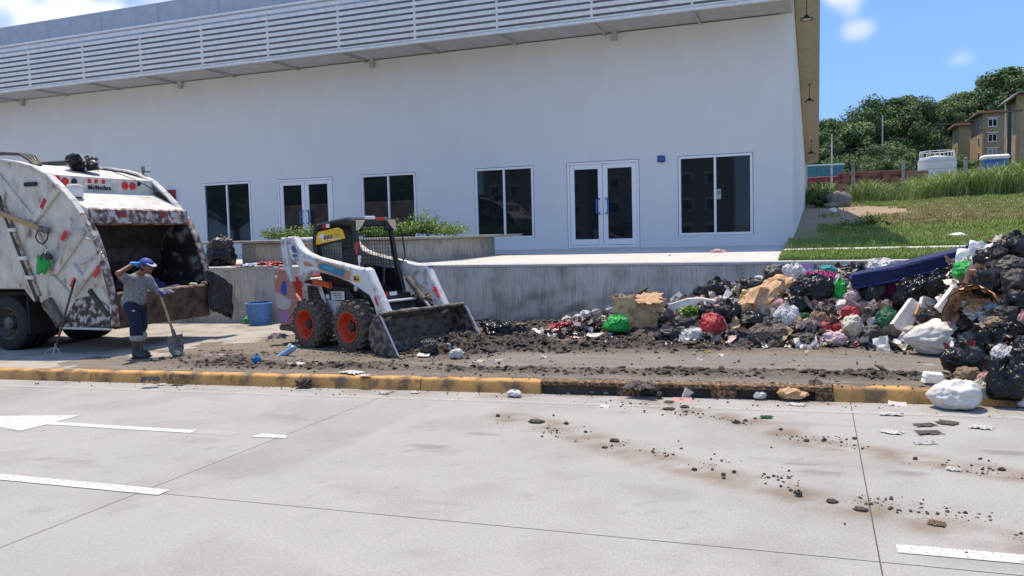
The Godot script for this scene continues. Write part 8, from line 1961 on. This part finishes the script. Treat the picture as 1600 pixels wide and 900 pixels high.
func place(q: Array, group: String):
	var kind: String = q[3]; var w: float = q[6]; var h: float = q[7]; var flat: bool = q[10] == 1
	var at: Vector3 = q[5]
	if kind == "carton" or kind == "drum":
		if kind == "carton": at += Vector3(0.03, 0.06, 0.42)       # stands clear of the mud at the foot of the heap
		var b := thing(q[0], q[2], q[1], at - Vector3(0, h * 0.5, 0))
		if kind == "carton": carton(b, w, h)
		else: drum(b, w, h)
		b.rotation = Vector3(0, 0.12 if kind == "carton" else -0.25, deg_to_rad(q[8]) if kind == "carton" else -0.08)
		return
	var o := put(q[0], shaped(kind) if kind != "cloth" else cloth_mesh(70 + int(q[9] * 10.0) % 5, 0.8), M[q[4]])
	tag(o, q[2], q[1], group if q[0] == "garbage_bag" else "")
	var s := Vector3(w, h, w) * 0.5
	if q[0] == "green_bag" and flat: at += Vector3(0.0, 0.07, 0.28)
	var yaw: float = q[9]
	if kind.begins_with("bag"):
		var d := minf((w + h) * 0.5, w * 1.2) * 0.47
		s = Vector3(w * 0.47, h * 0.56, d); 
		if kind == "bag4": s.y = h * 0.6
		yaw = floorf(yaw * 2.0 / PI) * PI + 0.35 * sin(yaw * 9.0)
		if not flat: at.y -= h * 0.05
	elif kind == "crumple": s = Vector3(w * 0.5, h * 0.5, w * 0.36); yaw = 0.3 * sin(yaw * 5.0)
	elif kind == "cloth": s = Vector3(w * 0.44, h * 0.9, maxf(w * 0.26, 0.04)); yaw = 0.4 * sin(yaw * 5.0) ; at.y -= h * 0.3 if not flat else 0.0
	elif kind == "slabflat": s = Vector3(w * 0.5, 0.02, w * 0.38); yaw = 0.3 * sin(yaw * 5.0); at.y += 0.01
	elif kind == "slab": s = Vector3(w * 0.5, h * 0.5, 0.05); yaw = 0.2
	elif kind == "tray": s = Vector3(w * 0.5, w * 0.34, 0.03); yaw = 0.0
	elif kind == "foamboard": s = Vector3(w * 0.5, h * 0.55, 0.16); yaw = 0.0
	elif kind == "can" or kind == "stick": s = Vector3(w * 0.5, h * 0.5, h * 0.5); yaw = 0.2
	elif kind == "sack": s = Vector3(w * 0.5, h * 0.62, minf(0.3, w * 0.42)); yaw = -0.1
	elif kind == "leafy": s = Vector3(w * 0.5, h * 0.5, w * 0.5)
	elif kind == "clam": s = Vector3(w * 0.5, h * 0.5, w * 0.42); yaw = 0.2
	var b := Basis(Vector3(0, 0, 1), -deg_to_rad(q[8]) if kind != "sack" else 0.06) * Basis(Vector3.UP, yaw)
	if kind == "tray": b = Basis(Vector3(1, 0, 0), -1.2)
	if kind == "slabflat" or kind == "slab": b = b * Basis(Vector3(1, 0, 0), 0.18 if kind == "slabflat" else -0.35)
	o.transform = Transform3D(b * Basis().scaled(s), at)

func rubbish_heap():
	for q in HEAP: place(q, "black garbage bags of the heap")
	# blue mattress lying aslant over the back of the heap
	var mt := thing("mattress", "dark blue mattress lying aslant on top of the heap", "mattress", Vector3(1.3, 1.2, -13.2))
	var g := Geo.new(); g.x = Transform3D(Basis(Vector3(0, 0, 1), 0.205).scaled_local(Vector3(0.88, 1.1, 1)), Vector3.ZERO)
	g.prism([Vector2(-0.98, -0.12), Vector2(-0.3, -0.15), Vector2(0.4, -0.13), Vector2(0.88, -0.11), Vector2(0.96, -0.07), Vector2(0.98, 0.02), Vector2(0.94, 0.09), Vector2(0.86, 0.11), Vector2(0.4, 0.1), Vector2(-0.3, 0.06), Vector2(-0.92, 0.07), Vector2(-0.99, 0.02)], -0.45, 0.45, 0.035)
	put("cover", g.mesh(35), M.mattress, mt)
	for y in [0.085, -0.085]:
		var p := Geo.new(); p.x = g.x; p.tube([Vector3(-0.97, y - 0.02, 0.43), Vector3(-0.3, y - 0.025, 0.445), Vector3(0.4, y + 0.012, 0.445), Vector3(0.9, y + 0.02, 0.43)], 0.012, 6); put("piping", p.mesh(40), mat(L(0.03, 0.05, 0.25), 0.5), mt)
	for k in 6:
		var p := Geo.new(); p.x = g.x; p.bar(Vector3(-0.75 + 0.3 * k, -0.1, 0.449), Vector3(-0.7 + 0.3 * k, 0.07, 0.449), 0.006, 0.012); put("seam", p.mesh(0), M.navy, mt)

func litter_and_clods():
	for q in SINGLES: place(q, "")
	rng.seed = 91
	var lm := [lump_mesh(96, 0.35, 1.0, -0.6, 16), lump_mesh(97, 0.4, 1.2, -0.5, 16), lump_mesh(98, 0.3, 0.8, -0.55, 16)]
	for i in CLODS.size():
		var q: Array = CLODS[i]
		var o := put("mud_clod", lm[i % 3], M.clod); tag(o, "dark clod of mud dropped on the pale concrete road", "mud clod", "mud clods on the road")
		o.transform = Transform3D(Basis(Vector3.UP, rng.randf() * TAU).scaled(Vector3(q[1] * 0.28, minf(q[2] * 0.5, q[1] * 0.2), q[1] * 0.22)), q[0] + Vector3(0, q[2] * 0.3, 0))
	# crumbs of mud on pavement, kerb and road: far too many to count
	var n1 := noise(51, 0.55, 3); var n2 := noise(52, 3.2, 3); var n3 := noise(53, 9.0, 2)
	var tr := []; var cs := []
	for i in 110000:
		var x := rng.randf_range(-10.6, 2.6); var z := rng.randf_range(-14.8, -8.95)
		var m := mud_parts(x, z, n1, n2, n3)
		if rng.randf() > 0.04 * ss(-10.6, -8.5, x) * (1.0 - 0.8 * m[2]) + 0.4 * m[1] * m[1]: continue
		var s: float = 0.006 + 0.03 * pow(rng.randf(), 5.0) * (0.4 + m[1])
		tr.append(Transform3D(Basis.from_euler(Vector3(rng.randf() * 0.6, rng.randf() * TAU, rng.randf() * 0.6)).scaled_local(Vector3(s * rng.randf_range(0.9, 2.6), s * 0.55, s)), Vector3(x, pv(x) - 0.003 + maxf(m[0], 0.003) + s * 0.2, z)))
		var c := Color(0.05, 0.039, 0.031).lerp(Color(0.15, 0.122, 0.097), pow(rng.randf(), 2.5))
		cs.append(c)
	for i in 3600:      # trodden and dropped along the gutter and the tracks
		var x := rng.randf_range(-11.0, 3.0); var z := kz(x) + 0.02 + 0.5 * pow(rng.randf(), 2.5)
		if rng.randf() < 0.72:
			var t := rng.randf(); var a := Vector2(-2.9, -7.5).lerp(Vector2(1.5, -5.2), t) if rng.randf() < 0.6 else Vector2(-2.0, -8.6).lerp(Vector2(1.6, -6.4), t)
			x = a.x + rng.randfn() * 0.13; z = a.y + rng.randfn() * 0.1
			if n1.get_noise_2d(x * 3.0, z * 3.0) < -0.02: continue
		var s := 0.002 + 0.011 * pow(rng.randf(), 7.0)
		tr.append(Transform3D(Basis.from_euler(Vector3(rng.randf(), rng.randf() * TAU, rng.randf())).scaled_local(Vector3(s * 1.5, s * 0.8, s)), Vector3(x, gy(x) + s * 0.3, z)))
		cs.append(Color(0.11, 0.088, 0.07) * rng.randf_range(0.6, 1.4))
	scatter("mud_crumbs", lump_mesh(99, 0.35, 1.0, -0.6, 9), M.clod_copies, tr, cs, "crumbs of dark mud strewn over pavement and gutter")
	# small rubbish between the bags and on the litter ridge
	tr = []; cs = []
	var cols := [L(0.7, 0.69, 0.66), L(0.62, 0.6, 0.55), L(0.5, 0.46, 0.4), L(0.4, 0.36, 0.31), L(0.36, 0.27, 0.18), L(0.2, 0.17, 0.14), L(0.2, 0.17, 0.14), L(0.12, 0.1, 0.085), L(0.02), L(0.015), L(0.03), L(0.1, 0.09, 0.085), L(0.3, 0.05, 0.06), L(0.2, 0.26, 0.34), L(0.45, 0.3, 0.3)]
	var n := 0
	while n < 2600:
		var x := rng.randf_range(-4.6, 3.4); var z := rng.randf_range(-14.9, -9.3)
		var h := heap(x, z)
		var ridge := ss(1.0, 0.2, absf(z + 13.6)) * ss(-4.6, -4.0, x) * ss(-2.2, -2.8, x)
		if h < 0.05 and rng.randf() > 0.02 + ridge: continue
		if (x > 1.0 and z < -12.3) or z < -14.3: continue
		if x > -3.0 and x < -2.15 and z > -13.4: continue
		if h > 0.05 and x < -2.6 and rng.randf() > 0.25 + ridge: continue
		n += 1
		var s := rng.randf_range(0.025, 0.085) * (1.0 if h > 0.05 or ridge > 0.3 else 0.45)
		tr.append(Transform3D(Basis.from_euler(Vector3(rng.randfn() * 0.6, rng.randf() * TAU, rng.randfn() * 0.6)).scaled_local(Vector3(s * rng.randf_range(0.7, 1.6), s * 0.7, s)), Vector3(x, pv(x) + maxf(h - 0.04, 0.0) + 0.02 + 0.06 * ridge * rng.randf(), z)))
		cs.append(cols[rng.randi() % cols.size()])
	var pale := [L(0.66, 0.64, 0.6), L(0.55, 0.52, 0.47), L(0.42, 0.31, 0.2), L(0.36, 0.33, 0.3), L(0.22, 0.19, 0.17), L(0.5, 0.36, 0.34), L(0.62, 0.62, 0.62)]
	for i in 420:
		var x := rng.randf_range(-2.9, 2.2); var z := rng.randf_range(-13.6, -10.4); var h := heap(x, z)
		if h < 0.04 or (x > 1.0 and z < -12.3): continue
		if x > -3.0 and x < -2.15 and z > -13.4: continue
		var s := rng.randf_range(0.06, 0.14)
		tr.append(Transform3D(Basis.from_euler(Vector3(0.5 + rng.randfn() * 0.4, rng.randf() * TAU, rng.randfn() * 0.5)).scaled_local(Vector3(s * rng.randf_range(0.7, 1.6), s * 0.8, s)), Vector3(x, pv(x) + h + 0.03, z)))
		cs.append(pale[rng.randi() % pale.size()])
	scatter("small_rubbish", cloth_small(), M.litter, tr, cs, "small mixed rubbish filling the gaps of the heap")

func cloth_small() -> ArrayMesh:
	var n := noise(100, 0.9, 2)
	return sheet(-1, 1, -1, 1, 6, 6, func(x, z): return 0.9 * n.get_noise_2d(x * 1.5, z * 1.5) + 0.25 * x * x)
